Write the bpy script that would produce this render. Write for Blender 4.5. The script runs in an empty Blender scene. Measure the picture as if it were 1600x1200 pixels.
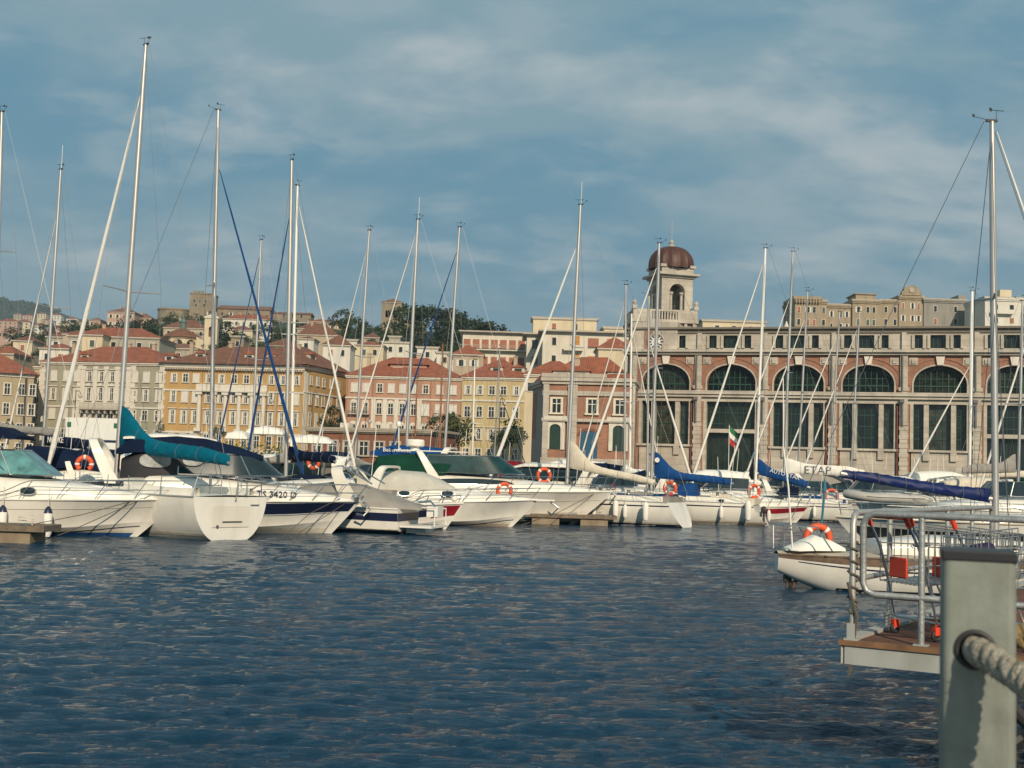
import bpy, math, random
from math import radians as R, sin, cos, pi, sqrt, tan, atan2
from mathutils import Vector as V, Matrix
import numpy as np
random.seed(7)
sc = bpy.context.scene
col = sc.collection

# ------------------------------------------------------------------ camera
F = 1900.0                      # focal length in pixels of the 1600-wide photograph
PITCH, ROLL = R(4.06), R(1.8)
EYE = V((0, 0, 2.6))
FW = V((0, cos(PITCH), sin(PITCH)))
U0 = V((0, -sin(PITCH), cos(PITCH)))
RT = V((1, 0, 0)) * cos(ROLL) + U0 * sin(ROLL)
UP = U0 * cos(ROLL) - V((1, 0, 0)) * sin(ROLL)
cam = bpy.data.objects.new('camera', bpy.data.cameras.new('camera'))
col.objects.link(cam)
cam.matrix_world = Matrix(((RT.x, UP.x, -FW.x, EYE.x), (RT.y, UP.y, -FW.y, EYE.y), (RT.z, UP.z, -FW.z, EYE.z), (0, 0, 0, 1)))
cam.data.sensor_width = 36
cam.data.lens = 36 * F / 1600
cam.data.clip_start = 0.05
cam.data.clip_end = 20000
cam.data.dof.use_dof = True
cam.data.dof.focus_distance = 45
cam.data.dof.aperture_fstop = 9.0
sc.camera = cam

# ------------------------------------------------------------------ sun, sky, exposure
SUN_AZ, SUN_EL = R(166), R(28)  # azimuth clockwise from the view direction (+Y)
sd = V((sin(SUN_AZ) * cos(SUN_EL), cos(SUN_AZ) * cos(SUN_EL), sin(SUN_EL)))
sun = bpy.data.objects.new('sun', bpy.data.lights.new('sun', 'SUN'))
col.objects.link(sun)
sun.data.energy = 4.4
sun.data.angle = R(0.5)
sun.data.color = (1.0, 0.83, 0.62)
sun.rotation_euler = sd.to_track_quat('Z', 'Y').to_euler()
w = bpy.data.worlds.new('World'); sc.world = w; w.use_nodes = True
nt = w.node_tree; nt.nodes.clear()
def wn(t, **k):
    n = nt.nodes.new(t)
    for a, b in k.items(): setattr(n, a, b)
    return n
sky = wn('ShaderNodeTexSky', sky_type='NISHITA', sun_disc=False, sun_elevation=SUN_EL, sun_rotation=SUN_AZ, air_density=1.0, dust_density=1.2, ozone_density=2.0)
tc = wn('ShaderNodeTexCoord')
# cloud layer: the view direction projected on a plane overhead, so clouds flatten towards the horizon
sep = wn('ShaderNodeSeparateXYZ'); nt.links.new(tc.outputs['Generated'], sep.inputs[0])
zz = wn('ShaderNodeMath', operation='ADD'); zz.inputs[1].default_value = 0.32; nt.links.new(sep.outputs[2], zz.inputs[0])
zc = wn('ShaderNodeMath', operation='MAXIMUM'); zc.inputs[1].default_value = 0.05; nt.links.new(zz.outputs[0], zc.inputs[0])
dx = wn('ShaderNodeMath', operation='DIVIDE'); nt.links.new(sep.outputs[0], dx.inputs[0]); nt.links.new(zc.outputs[0], dx.inputs[1])
dy = wn('ShaderNodeMath', operation='DIVIDE'); nt.links.new(sep.outputs[1], dy.inputs[0]); nt.links.new(zc.outputs[0], dy.inputs[1])
cmb = wn('ShaderNodeCombineXYZ'); nt.links.new(dx.outputs[0], cmb.inputs[0]); nt.links.new(dy.outputs[0], cmb.inputs[1])
def noise(scale, det, rough, offs, sx=1.0, sy=1.0, dist=0.0):
    mp = wn('ShaderNodeMapping'); mp.inputs['Location'].default_value = offs; mp.inputs['Scale'].default_value = (sx, sy, 1)
    nt.links.new(cmb.outputs[0], mp.inputs[0])
    n = wn('ShaderNodeTexNoise'); n.inputs['Scale'].default_value = scale; n.inputs['Detail'].default_value = det
    n.inputs['Roughness'].default_value = rough; n.inputs['Distortion'].default_value = dist
    nt.links.new(mp.outputs[0], n.inputs['Vector'])
    return n
def ramp(src, stops):
    r = wn('ShaderNodeValToRGB'); r.color_ramp.interpolation = 'EASE'
    while len(r.color_ramp.elements) < len(stops): r.color_ramp.elements.new(0.5)
    for e, (p, c) in zip(r.color_ramp.elements, stops): e.position = p; e.color = (c, c, c, 1)
    nt.links.new(src, r.inputs[0]); return r
def mixc(fac, a, b, amt=1.0):
    m = wn('ShaderNodeMix', data_type='RGBA')
    if amt != 1.0:
        k = wn('ShaderNodeMath', operation='MULTIPLY'); k.inputs[1].default_value = amt; nt.links.new(fac, k.inputs[0]); fac = k.outputs[0]
    nt.links.new(fac, m.inputs['Factor'])
    if isinstance(a, tuple): m.inputs['A'].default_value = a
    else: nt.links.new(a, m.inputs['A'])
    if isinstance(b, tuple): m.inputs['B'].default_value = b
    else: nt.links.new(b, m.inputs['B'])
    return m.outputs['Result']
K = 10.0                         # the Nishita sky is physically bright; clouds are in the same units
big = ramp(noise(1.5, 9, .58, (2.3, 6.7, 0), .8, 1.35, .2).outputs['Fac'], [(.40, 0), (.58, 1)])
wisp = ramp(noise(5.5, 12, .60, (0.3, 4.4, 0), .8, 1.15, .2).outputs['Fac'], [(.44, 0), (.66, 1)])
puff = ramp(noise(3.4, 10, .56, (9.4, 3.3, 0), .8, 1.2, .15).outputs['Fac'], [(.50, 0), (.70, 1)])
c0 = mixc(big.outputs[0], (.110*K, .285*K, .39*K, 1), (.225*K, .365*K, .425*K, 1))
c0 = mixc(ramp(sep.outputs[2], [(0.02, 1), (.24, 0)]).outputs[0], c0, (.27*K, .405*K, .46*K, 1), .65)
c1 = mixc(wisp.outputs[0], c0, (.37*K, .47*K, .495*K, 1), .62)
c2 = mixc(puff.outputs[0], c1, (.64*K, .66*K, .63*K, 1), .62)
mixsky = wn('ShaderNodeMix', data_type='RGBA'); mixsky.inputs['Factor'].default_value = .90
nt.links.new(sky.outputs[0], mixsky.inputs['A']); nt.links.new(c2, mixsky.inputs['B'])
bg = wn('ShaderNodeBackground'); bg.inputs['Strength'].default_value = 0.10
out = wn('ShaderNodeOutputWorld')
nt.links.new(mixsky.outputs['Result'], bg.inputs['Color']); nt.links.new(bg.outputs[0], out.inputs[0])
sc.view_settings.view_transform = 'Standard'
sc.view_settings.look = 'None'
sc.view_settings.exposure = 0.0
sc.view_settings.gamma = 1.0
sc.cycles.max_bounces = 6
sc.cycles.transparent_max_bounces = 8
sc.cycles.caustics_reflective = False
sc.cycles.caustics_refractive = False

# ------------------------------------------------------------------ pixel <-> place
def ray(px, py):
    a = (px - 800) / F; b = (600 - py) / F
    return FW + RT * a + UP * b
def at(px, py, Y):
    d = ray(px, py); return EYE + d * (Y / d.y)
def at_z(px, py, z=0.0):
    d = ray(px, py); return EYE + d * ((z - EYE.z) / d.z)
def hor(px): return 735 + (px - 800) * tan(ROLL)
def xat(px, Y): return at(px, hor(px), Y).x
def proj(p):
    q = p - EYE; f = q.dot(FW); return 800 + F * q.dot(RT) / f, 600 - F * q.dot(UP) / f

# ------------------------------------------------------------------ materials
MATS = {}
def mat(name, c, rough=.6, metal=0, var=.12, vscale=1.5, bump=0, bscale=20, spec=None, c2=None, stain=0, coat=0, trans=0, alpha=1, emit=None):
    if name in MATS: return MATS[name]
    if spec is None: spec = .12 if ('canvas' in name or 'tarpaulin' in name or 'plaster' in name or 'cloth' in name) else .5
    m = bpy.data.materials.new(name); m.use_nodes = True; n = m.node_tree; b = n.nodes['Principled BSDF']
    def N(t): return n.nodes.new(t)
    tc = N('ShaderNodeTexCoord')
    tex = N('ShaderNodeTexNoise'); tex.inputs['Scale'].default_value = vscale; tex.inputs['Detail'].default_value = 6; tex.inputs['Roughness'].default_value = .6
    n.links.new(tc.outputs['Object'], tex.inputs['Vector'])
    rp = N('ShaderNodeMapRange'); rp.inputs['From Min'].default_value = .3; rp.inputs['From Max'].default_value = .7
    n.links.new(tex.outputs['Fac'], rp.inputs['Value'])
    mx = N('ShaderNodeMix'); mx.data_type = 'RGBA'
    lo = tuple(x * (1 - var) for x in c); hi = tuple(min(1, x * (1 + var)) for x in c)
    if c2: lo, hi = c, c2
    mx.inputs['A'].default_value = (*lo, 1); mx.inputs['B'].default_value = (*hi, 1)
    n.links.new(rp.outputs[0], mx.inputs['Factor'])
    last = mx.outputs['Result']
    if stain:
        mp = N('ShaderNodeMapping'); mp.inputs['Scale'].default_value = (1, 1, .18)
        n.links.new(tc.outputs['Object'], mp.inputs[0])
        t2 = N('ShaderNodeTexNoise'); t2.inputs['Scale'].default_value = vscale * 1.7; t2.inputs['Detail'].default_value = 5
        n.links.new(mp.outputs[0], t2.inputs['Vector'])
        r2 = N('ShaderNodeMapRange'); r2.inputs['From Min'].default_value = .5; r2.inputs['From Max'].default_value = .75; r2.inputs['To Max'].default_value = stain
        n.links.new(t2.outputs['Fac'], r2.inputs['Value'])
        m2 = N('ShaderNodeMix'); m2.data_type = 'RGBA'; m2.inputs['B'].default_value = (c[0] * .45, c[1] * .42, c[2] * .36, 1)
        n.links.new(r2.outputs[0], m2.inputs['Factor']); n.links.new(last, m2.inputs['A']); last = m2.outputs['Result']
    n.links.new(last, b.inputs['Base Color'])
    b.inputs['Roughness'].default_value = rough; b.inputs['Metallic'].default_value = metal
    b.inputs['Specular IOR Level'].default_value = spec
    b.inputs['Coat Weight'].default_value = coat; b.inputs['Coat Roughness'].default_value = .08
    b.inputs['Transmission Weight'].default_value = trans
    b.inputs['Alpha'].default_value = alpha
    if bump:
        t3 = N('ShaderNodeTexNoise'); t3.inputs['Scale'].default_value = bscale; t3.inputs['Detail'].default_value = 5
        n.links.new(tc.outputs['Object'], t3.inputs['Vector'])
        bp = N('ShaderNodeBump'); bp.inputs['Strength'].default_value = bump; bp.inputs['Distance'].default_value = .05
        n.links.new(t3.outputs['Fac'], bp.inputs['Height']); n.links.new(bp.outputs[0], b.inputs['Normal'])
    MATS[name] = m
    return m
def brickmat(name, c1, c2, mortar, sc_=1.0, off=.5, bw=.5, rh=.25, rough=.85, msize=.02):
    if name in MATS: return MATS[name]
    m = mat(name, c1, rough); n = m.node_tree; b = n.nodes['Principled BSDF']
    tc = n.nodes.new('ShaderNodeTexCoord'); mp = n.nodes.new('ShaderNodeMapping'); mp.inputs['Rotation'].default_value = (R(90), 0, 0)
    n.links.new(tc.outputs['Object'], mp.inputs[0])
    br = n.nodes.new('ShaderNodeTexBrick'); br.inputs['Color1'].default_value = (*c1, 1); br.inputs['Color2'].default_value = (*c2, 1); br.inputs['Mortar'].default_value = (*mortar, 1)
    br.inputs['Scale'].default_value = sc_; br.inputs['Brick Width'].default_value = bw; br.inputs['Row Height'].default_value = rh; br.inputs['Mortar Size'].default_value = msize
    br.offset = off
    n.links.new(mp.outputs[0], br.inputs['Vector'])
    tx = n.nodes.new('ShaderNodeTexNoise'); tx.inputs['Scale'].default_value = .6; tx.inputs['Detail'].default_value = 6
    n.links.new(tc.outputs['Object'], tx.inputs['Vector'])
    rp = n.nodes.new('ShaderNodeMapRange'); rp.inputs['From Min'].default_value = .3; rp.inputs['From Max'].default_value = .75; rp.inputs['To Min'].default_value = .75; rp.inputs['To Max'].default_value = 1.15
    n.links.new(tx.outputs['Fac'], rp.inputs['Value'])
    vm = n.nodes.new('ShaderNodeVectorMath'); vm.operation = 'SCALE'
    n.links.new(br.outputs['Color'], vm.inputs[0]); n.links.new(rp.outputs[0], vm.inputs['Scale'])
    n.links.new(vm.outputs[0], b.inputs['Base Color'])
    return m
gel = lambda: mat('gelcoat_white', (.76, .735, .66), .2, var=.06, vscale=1.2, stain=.25, coat=.4)
gel2 = lambda: mat('gelcoat_cream', (.70, .66, .57), .25, var=.05, vscale=1.2, stain=.25, coat=.3)
geld = lambda: mat('deck_paint', (.72, .71, .66), .45, var=.06, vscale=3)
navy = lambda: mat('navy_paint', (.012, .018, .05), .3, coat=.3)
black = lambda: mat('black_antifouling', (.012, .014, .018), .7)
bluep = lambda: mat('blue_paint', (.02, .075, .22), .35)
redp = lambda: mat('red_paint', (.28, .012, .02), .3, coat=.3)
steel = lambda: mat('stainless_steel', (.55, .55, .53), .3, 1, var=.08)
alu = lambda: mat('mast_aluminium', (.46, .45, .43), .42, .6, var=.08)
whmast = lambda: mat('mast_white', (.80, .78, .72), .35, var=.05)
wood = lambda: mat('varnished_wood', (.26, .10, .035), .4, var=.25, vscale=6)
dark = lambda: mat('dark_rubber', (.02, .02, .022), .6)
glass = lambda: mat('tinted_glass', (.010, .022, .026), .06, var=.3, spec=.8)
aqua = lambda: mat('green_tinted_windscreen', (.10, .25, .25), .06, var=.5, vscale=2.2, spec=.8)
rope_m = lambda: mat('rope_fibre', (.62, .58, .48), .85, var=.2, vscale=12)
orange = lambda: mat('lifebuoy_orange', (.62, .085, .025), .55, var=.12)
cloth_navy = lambda: mat('navy_canvas', (.004, .011, .034), .85, var=.25, bump=.3, bscale=6)
cloth_teal = lambda: mat('teal_canvas', (.0, .105, .165), .8, var=.18, vscale=3, bump=.4, bscale=5)
cloth_blue = lambda: mat('blue_canvas', (.008, .055, .19), .8, var=.2, vscale=3, bump=.4, bscale=5)
cloth_green = lambda: mat('green_canvas', (.005, .042, .026), .85, var=.2, vscale=2, bump=.4, bscale=4)
cloth_grey = lambda: mat('grey_tarpaulin', (.27, .255, .23), .85, var=.15, vscale=2, bump=.4, bscale=5)
cloth_lgrey = lambda: mat('pale_grey_cover', (.45, .44, .39), .85, var=.12, vscale=2, bump=.5, bscale=4)
cloth_cream = lambda: mat('cream_sailcloth', (.62, .56, .45), .85, var=.1, vscale=3, bump=.4, bscale=6)
cloth_white = lambda: mat('white_sailcloth', (.76, .74, .68), .8, var=.06, vscale=3, bump=.3, bscale=6)
cloth_red = lambda: mat('dark_red_canvas', (.20, .012, .02), .85, var=.2, bump=.3)
galv = lambda: mat('galvanised_steel', (.36, .375, .365), .48, .55, var=.2, vscale=9, bump=.15, bscale=40)

# ------------------------------------------------------------------ mesh builder
def smoothstep(a, b, x):
    t = max(0, min(1, (x - a) / (b - a))); return t * t * (3 - 2 * t)
class MB:
    def __init__(s): s.v = []; s.f = []; s.m = []; s.cur = 0
    def vert(s, p): s.v.append((p[0], p[1], p[2])); return len(s.v) - 1
    def face(s, idx): s.f.append(tuple(idx)); s.m.append(s.cur)
    def poly(s, pts): s.face([s.vert(p) for p in pts])
    def box(s, x0, x1, y0, y1, z0, z1, M=None):
        c = [(x0, y0, z0), (x1, y0, z0), (x1, y1, z0), (x0, y1, z0), (x0, y0, z1), (x1, y0, z1), (x1, y1, z1), (x0, y1, z1)]
        if M is not None: c = [M @ V(p) for p in c]
        b = len(s.v); s.v += [tuple(p) for p in c]
        for f in ((0, 3, 2, 1), (4, 5, 6, 7), (0, 1, 5, 4), (1, 2, 6, 5), (2, 3, 7, 6), (3, 0, 4, 7)): s.face([b + i for i in f])
        return s
    def grid(s, rows, close_u=False, close_v=False):
        n = len(rows[0]); b = len(s.v)
        for r in rows: s.v += [tuple(p) for p in r]
        nr = len(rows)
        for i in range(nr if close_u else nr - 1):
            for j in range(n if close_v else n - 1):
                i2 = (i + 1) % nr; j2 = (j + 1) % n
                s.face([b + i * n + j, b + i2 * n + j, b + i2 * n + j2, b + i * n + j2])
        return b
    def tube(s, pts, r, n=6, caps=True):
        pts = [V(p) for p in pts]; rs = r if isinstance(r, (list, tuple)) else [r] * len(pts)
        rows = []
        up = V((0, 0, 1))
        for i, p in enumerate(pts):
            a = pts[max(0, i - 1)]; b = pts[min(len(pts) - 1, i + 1)]
            t = (b - a)
            if t.length < 1e-9: t = V((0, 0, 1))
            t.normalize()
            u = up if abs(t.dot(up)) < .97 else V((1, 0, 0))
            if i and abs(t.dot(pu)) < .97: u = pu
            e1 = (u - t * u.dot(t)).normalized(); e2 = t.cross(e1); pu = e1
            rows.append([p + (e1 * cos(2 * pi * k / n) + e2 * sin(2 * pi * k / n)) * rs[i] for k in range(n)])
        b = s.grid(rows, close_v=True)
        if caps:
            s.face([b + k for k in range(n)][::-1]); L = b + (len(pts) - 1) * n; s.face([L + k for k in range(n)])
        return s
    def cyl(s, p0, p1, r, n=12, r1=None): return s.tube([p0, p1], [r, r if r1 is None else r1], n)
    def loft(s, st, n=14, pw=2.6, full=False):
        """stations (x, halfwidth, z0, z1[, yc]): domed sections, superellipse; full = closed tube section"""
        rows = []
        for q in st:
            x, wd, z0, z1 = q[:4]; yc = q[4] if len(q) > 4 else 0
            row = []
            if full:
                zc = (z0 + z1) / 2; h = (z1 - z0) / 2
                for k in range(n):
                    a = 2 * pi * k / n; ca, sa = cos(a), sin(a)
                    row.append((x, yc + wd * math.copysign(abs(ca) ** (2 / pw), ca), zc + h * math.copysign(abs(sa) ** (2 / pw), sa)))
            else:
                for k in range(n + 1):
                    a = pi * k / n; ca, sa = cos(a), sin(a)
                    row.append((x, yc + wd * math.copysign(abs(ca) ** (2 / pw), ca), z0 + (z1 - z0) * abs(sa) ** (2 / pw)))
            rows.append(row)
        nn = len(rows[0]); b = s.grid(rows, close_v=full)
        s.face([b + k for k in range(nn)][::-1]); L = b + (len(rows) - 1) * nn; s.face([L + k for k in range(nn)])
        return s
    def lathe(s, prof, c=(0, 0, 0), n=24, axis='z', M=None):
        rows = []
        for r, z in prof:
            row = []
            for k in range(n):
                a = 2 * pi * k / n; p = (r * cos(a), r * sin(a), z)
                if axis == 'x': p = (z, r * cos(a), r * sin(a))
                if axis == 'y': p = (r * cos(a), z, r * sin(a))
                p = V(p)
                if M is not None: p = M @ p
                row.append(p + V(c))
            rows.append(row)
        b = s.grid(rows, close_v=True)
        s.face([b + k for k in range(n)][::-1]); L = b + (len(rows) - 1) * n; s.face([L + k for k in range(n)])
        return s
    def torus(s, c, R0, r, ax=V((0, 1, 0)), n=20, m=8, a0=0, a1=2 * pi):
        ax = V(ax).normalized(); e1 = ax.orthogonal().normalized()
        if abs(ax.z) < .9: e1 = (V((0, 0, 1)) - ax * ax.z).normalized()
        e2 = ax.cross(e1); c = V(c); closed = abs(a1 - a0 - 2 * pi) < 1e-6
        pts = []
        rows = []
        for i in range(n if closed else n + 1):
            a = a0 + (a1 - a0) * i / n; d = e1 * cos(a) + e2 * sin(a)
            rows.append([c + d * (R0 + r * cos(2 * pi * k / m)) + ax * (r * sin(2 * pi * k / m)) for k in range(m)])
        s.grid(rows, close_u=closed, close_v=True); return s
    def extr(s, poly, d):
        """closed polygon (list of points) extruded by vector d"""
        d = V(d); a = [s.vert(p) for p in poly]; b = [s.vert(V(p) + d) for p in poly]; n = len(poly)
        s.face(a[::-1]); s.face(b)
        for i in range(n): s.face([a[i], a[(i + 1) % n], b[(i + 1) % n], b[i]])
        return s
    def build(s, name, mats, parent=None, smooth=False, bevel=0):
        me = bpy.data.meshes.new(name); me.from_pydata(s.v, [], s.f)
        if not isinstance(mats, (list, tuple)): mats = [mats]
        for m in mats: me.materials.append(m)
        if len(mats) > 1: me.polygons.foreach_set('material_index', s.m)
        me.update()
        import bmesh
        bm = bmesh.new(); bm.from_mesh(me); bmesh.ops.recalc_face_normals(bm, faces=bm.faces); bm.to_mesh(me); bm.free()
        if smooth:
            me.polygons.foreach_set('use_smooth', [True] * len(me.polygons))
            me.set_sharp_from_angle(angle=R(38))
        o = bpy.data.objects.new(name, me); col.objects.link(o)
        if parent: o.parent = parent
        if bevel:
            b = o.modifiers.new('bevel', 'BEVEL'); b.width = bevel; b.segments = 2; b.limit_method = 'ANGLE'
        return o
def tag(o, label=None, cat=None, group=None, kind=None):
    if label: o['label'] = label
    if cat: o['category'] = cat
    if group: o['group'] = group
    if kind: o['kind'] = kind
    return o
def empty(name, loc=(0, 0, 0), rz=0, label=None, cat=None, group=None, rx=0):
    o = bpy.data.objects.new(name, None); col.objects.link(o); o.location = loc; o.rotation_euler = (rx, 0, rz)
    o.empty_display_size = .3
    return tag(o, label, cat, group)
KIDS = {}
def copy_tree(o, parent=None):
    c = o.copy(); col.objects.link(c)
    if parent: c.parent = parent
    for ch in list(o.children): copy_tree(ch, c)
    return c
def text_mesh(txt, size, name, m, parent, loc, rot=None, M=None, ext=.004, shear=0, thin=0):
    cu = bpy.data.curves.new(name, 'FONT'); cu.body = txt; cu.size = size; cu.extrude = ext; cu.resolution_u = 2; cu.shear = shear; cu.offset = -thin
    t = bpy.data.objects.new(name, cu); col.objects.link(t)
    dg = bpy.context.evaluated_depsgraph_get()
    me = bpy.data.meshes.new_from_object(t.evaluated_get(dg)); bpy.data.objects.remove(t)
    me.materials.clear(); me.materials.append(m)
    o = bpy.data.objects.new(name, me); col.objects.link(o); o.parent = parent
    if M is not None: o.matrix_local = M
    else: o.location = loc; o.rotation_euler = rot or (0, 0, 0)
    return o
# ------------------------------------------------------------------ water: one sheet of real wavelets
wm = bpy.data.materials.new('harbour_water'); wm.use_nodes = True
n = wm.node_tree; b = n.nodes['Principled BSDF']
b.inputs['Base Color'].default_value = (.0005, .030, .066, 1); b.inputs['Roughness'].default_value = .06; b.inputs['IOR'].default_value = 1.33
tcw = n.nodes.new('ShaderNodeTexCoord'); mpw = n.nodes.new('ShaderNodeMapping'); mpw.inputs['Scale'].default_value = (1, 1.9, 1)
n.links.new(tcw.outputs['Object'], mpw.inputs[0])
tw = n.nodes.new('ShaderNodeTexNoise'); tw.inputs['Scale'].default_value = 6.5; tw.inputs['Detail'].default_value = 8; tw.inputs['Roughness'].default_value = .6; tw.inputs['Distortion'].default_value = .4
n.links.new(mpw.outputs[0], tw.inputs['Vector'])
bw = n.nodes.new('ShaderNodeBump'); bw.inputs['Strength'].default_value = 1.0; bw.inputs['Distance'].default_value = .075
n.links.new(tw.outputs['Fac'], bw.inputs['Height']); n.links.new(bw.outputs[0], b.inputs['Normal'])
# rows spaced by distance, columns by bearing: one continuous sheet
ys = [-60, -20, -4, 2, 6]; y = 8.0
while y < 125: ys.append(y); y *= 1.0046
ys += [135, 160, 200, 300, 500, 1000, 2500, 6000, 14000]
NX = 420
us = np.linspace(-.62, .62, NX); us = np.concatenate([[-1.6, -1.0, -.8], us, [.8, 1.0, 1.6]])
Yg, Ug = np.meshgrid(np.array(ys), us, indexing='ij')
Xg = Ug * np.maximum(np.abs(Yg), 12) + 0.0
Z = np.zeros_like(Xg)
rg = np.random.RandomState(5)
for i in range(80):
    lam = 0.12 * (9.0 ** rg.rand()); th = R(97) + rg.randn() * R(20); k = 2 * pi / lam
    amp = .0043 * lam ** .72
    ph = rg.rand() * 6.28; arg = k * (Xg * cos(th) + Yg * sin(th)) + ph
    arg = arg + .6 * np.sin(.37 * k * (Xg * cos(th + 1.1) + Yg * sin(th + 1.1)) + ph * 2)
    cell = np.maximum(Yg * .0046, .03)
    fade = np.clip((lam / cell - 2.2) / 2.0, 0, 1)
    s_ = np.sin(arg); Z += amp * fade * (s_ + .35 * np.abs(s_) ** 2 - .17)
Z *= np.clip((220 - Yg) / 120, 0, 1)
vv = np.stack([Xg, Yg, Z], -1).reshape(-1, 3)
nr, nc = Xg.shape
ii = np.arange(nr - 1)[:, None] * nc + np.arange(nc - 1)[None, :]
fc = np.stack([ii, ii + 1, ii + nc + 1, ii + nc], -1).reshape(-1, 4)
me = bpy.data.meshes.new('water'); me.vertices.add(len(vv)); me.vertices.foreach_set('co', vv.ravel())
me.loops.add(fc.size); me.loops.foreach_set('vertex_index', fc.ravel().astype(np.int32))
me.polygons.add(len(fc)); me.polygons.foreach_set('loop_start', np.arange(0, fc.size, 4, dtype=np.int32)); me.polygons.foreach_set('loop_total', np.full(len(fc), 4, dtype=np.int32))
me.polygons.foreach_set('use_smooth', [True] * len(fc)); me.update(calc_edges=True); me.validate(); me.materials.append(wm)
water = bpy.data.objects.new('water', me); col.objects.link(water); tag(water, kind='structure')

# ------------------------------------------------------------------ quay and town ground
QZ = 1.55
stone = mat('istrian_stone', (.36, .33, .27), .8, var=.14, vscale=1.2, stain=.35, bump=.3, bscale=8)
asph = mat('asphalt', (.055, .055, .052), .9, var=.2, vscale=.5)
QY = 104.0
mb = MB()
mb.box(-900, 900, QY + .9, 1500, -2, QZ); q = mb.build('quay_ground', mat('quay_paving', (.20, .19, .165), .85, var=.2, vscale=.4)); tag(q, kind='structure')
mb = MB(); mb.box(-900, 900, QY, QY + .9, -2, QZ + .02); q = mb.build('quay_edge', stone); tag(q, kind='structure')
mb = MB(); mb.box(-900, 0, 150, 212, QZ + .004, QZ + .008); q = mb.build('road', asph); tag(q, kind='structure')
mb = MB()
for k in range(-40, 0): mb.box(k * 8, k * 8 + 3, 181, 181.15, QZ + .012, QZ + .014)
q = mb.build('road_markings', mat('road_paint', (.7, .7, .66), .7)); tag(q, kind='structure')

# ------------------------------------------------------------------ terrain
PROF = [(-900, 575), (-100, 566), (60, 552), (130, 534), (180, 520), (225, 508), (260, 499), (330, 497), (470, 501), (560, 510), (600, 508), (650, 512), (700, 520), (770, 545), (860, 560), (1100, 562), (1230, 530), (1600, 520), (2400, 540)]
FAR = [(-900, 484), (-100, 476), (0, 485), (30, 489), (60, 495), (120, 515), (180, 533), (240, 550), (300, 556), (420, 566), (2400, 580)]
def lerp_t(t, x):
    if x <= t[0][0]: return t[0][1]
    for (a, p), (b_, q_) in zip(t, t[1:]):
        if x <= b_:
            k = (x - a) / (b_ - a); k = k * k * (3 - 2 * k); return p + (q_ - p) * k
    return t[-1][1]
def tz(x, y):
    z = QZ - .3
    if y > 240:
        px = 800 + F * x / y
        h1 = (hor(px) - lerp_t(PROF, px)) / F * 600
        g = smoothstep(240, 620, y) ** .9 * (1 - .75 * smoothstep(760, 1100, y))
        h2 = (hor(px) - lerp_t(FAR, px)) / F * 3400 * smoothstep(900, 3400, y) * (1 - smoothstep(3600, 5200, y))
        z += max(h1 * g, h2)
        if y > 1000: z += (sin(x * .013) + sin(y * .009 + x * .006) + .6 * sin(x * .05 + y * .02)) * 4 * smoothstep(1000, 1800, y)
    return z
tys = [238 + 12 * i for i in range(60)] + [960 + 60 * i for i in range(75)]
rows = []
for yy in tys:
    r = []
    for k in range(161):
        xx = (-.62 + 1.3 * k / 160) * max(yy, 300) ; r.append((xx, yy, tz(xx, yy)))
    rows.append(r)
mb = MB(); mb.grid(rows)
tm = mat('hill_scrub', (.022, .040, .018), .95, c2=(.055, .075, .03), vscale=.05, bump=.8, bscale=.2)
t = mb.build('hills', tm, smooth=True); tag(t, kind='structure')

# ------------------------------------------------------------------ air: thin even haze round the whole place
hz_m = bpy.data.materials.new('haze'); hz_m.use_nodes = True; hn = hz_m.node_tree; hn.nodes.clear()
ho = hn.nodes.new('ShaderNodeOutputMaterial'); hv = hn.nodes.new('ShaderNodeVolumePrincipled')
hv.inputs['Color'].default_value = (.68, .84, 1.0, 1); hv.inputs['Density'].default_value = .00015; hv.inputs['Anisotropy'].default_value = .2
hn.links.new(hv.outputs[0], ho.inputs['Volume'])
mb = MB(); mb.box(-6500, 6500, -300, 5600, -5, 620); hb_ = mb.build('haze', hz_m); tag(hb_, kind='stuff')
# ------------------------------------------------------------------ building kit
def plaster(name, c, st=.3): return mat('plaster_' + name, c, .88, var=.09, vscale=.35, stain=st, bump=.15, bscale=6)
def rooftile(name, c):
    k = 'roof_' + name
    if k in MATS: return MATS[k]
    m = mat(k, c, .85, var=.28, vscale=.9)
    n = m.node_tree; b = n.nodes['Principled BSDF']; tc = n.nodes.new('ShaderNodeTexCoord')
    wv = n.nodes.new('ShaderNodeTexWave'); wv.inputs['Scale'].default_value = 1.4; wv.inputs['Distortion'].default_value = .4
    n.links.new(tc.outputs['Object'], wv.inputs['Vector'])
    bp = n.nodes.new('ShaderNodeBump'); bp.inputs['Strength'].default_value = .5; bp.inputs['Distance'].default_value = .08
    n.links.new(wv.outputs['Fac'], bp.inputs['Height']); n.links.new(bp.outputs[0], b.inputs['Normal'])
    return m
tile_red = rooftile('red_tile', (.265, .088, .046)); tile_brown = rooftile('brown_tile', (.175, .078, .048)); tile_old = rooftile('old_tile', (.20, .105, .07))
trimw = mat('trim_stone', (.60, .56, .48), .8, var=.08, stain=.25)
trimg = mat('trim_grey_stone', (.40, .36, .30), .85, var=.12, stain=.35)
pane_m = mat('window_pane', (.018, .022, .02), .12, var=.5, vscale=.8, spec=.7)
shut_w = mat('white_shutter', (.58, .56, .50), .7, var=.08)
shut_g = mat('green_shutter', (.05, .09, .07), .7, var=.2)
shut_o = mat('orange_blind', (.42, .19, .04), .7, var=.2)
shut_r = mat('russet_blind', (.30, .11, .065), .7, var=.2)
WC = {}
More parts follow.
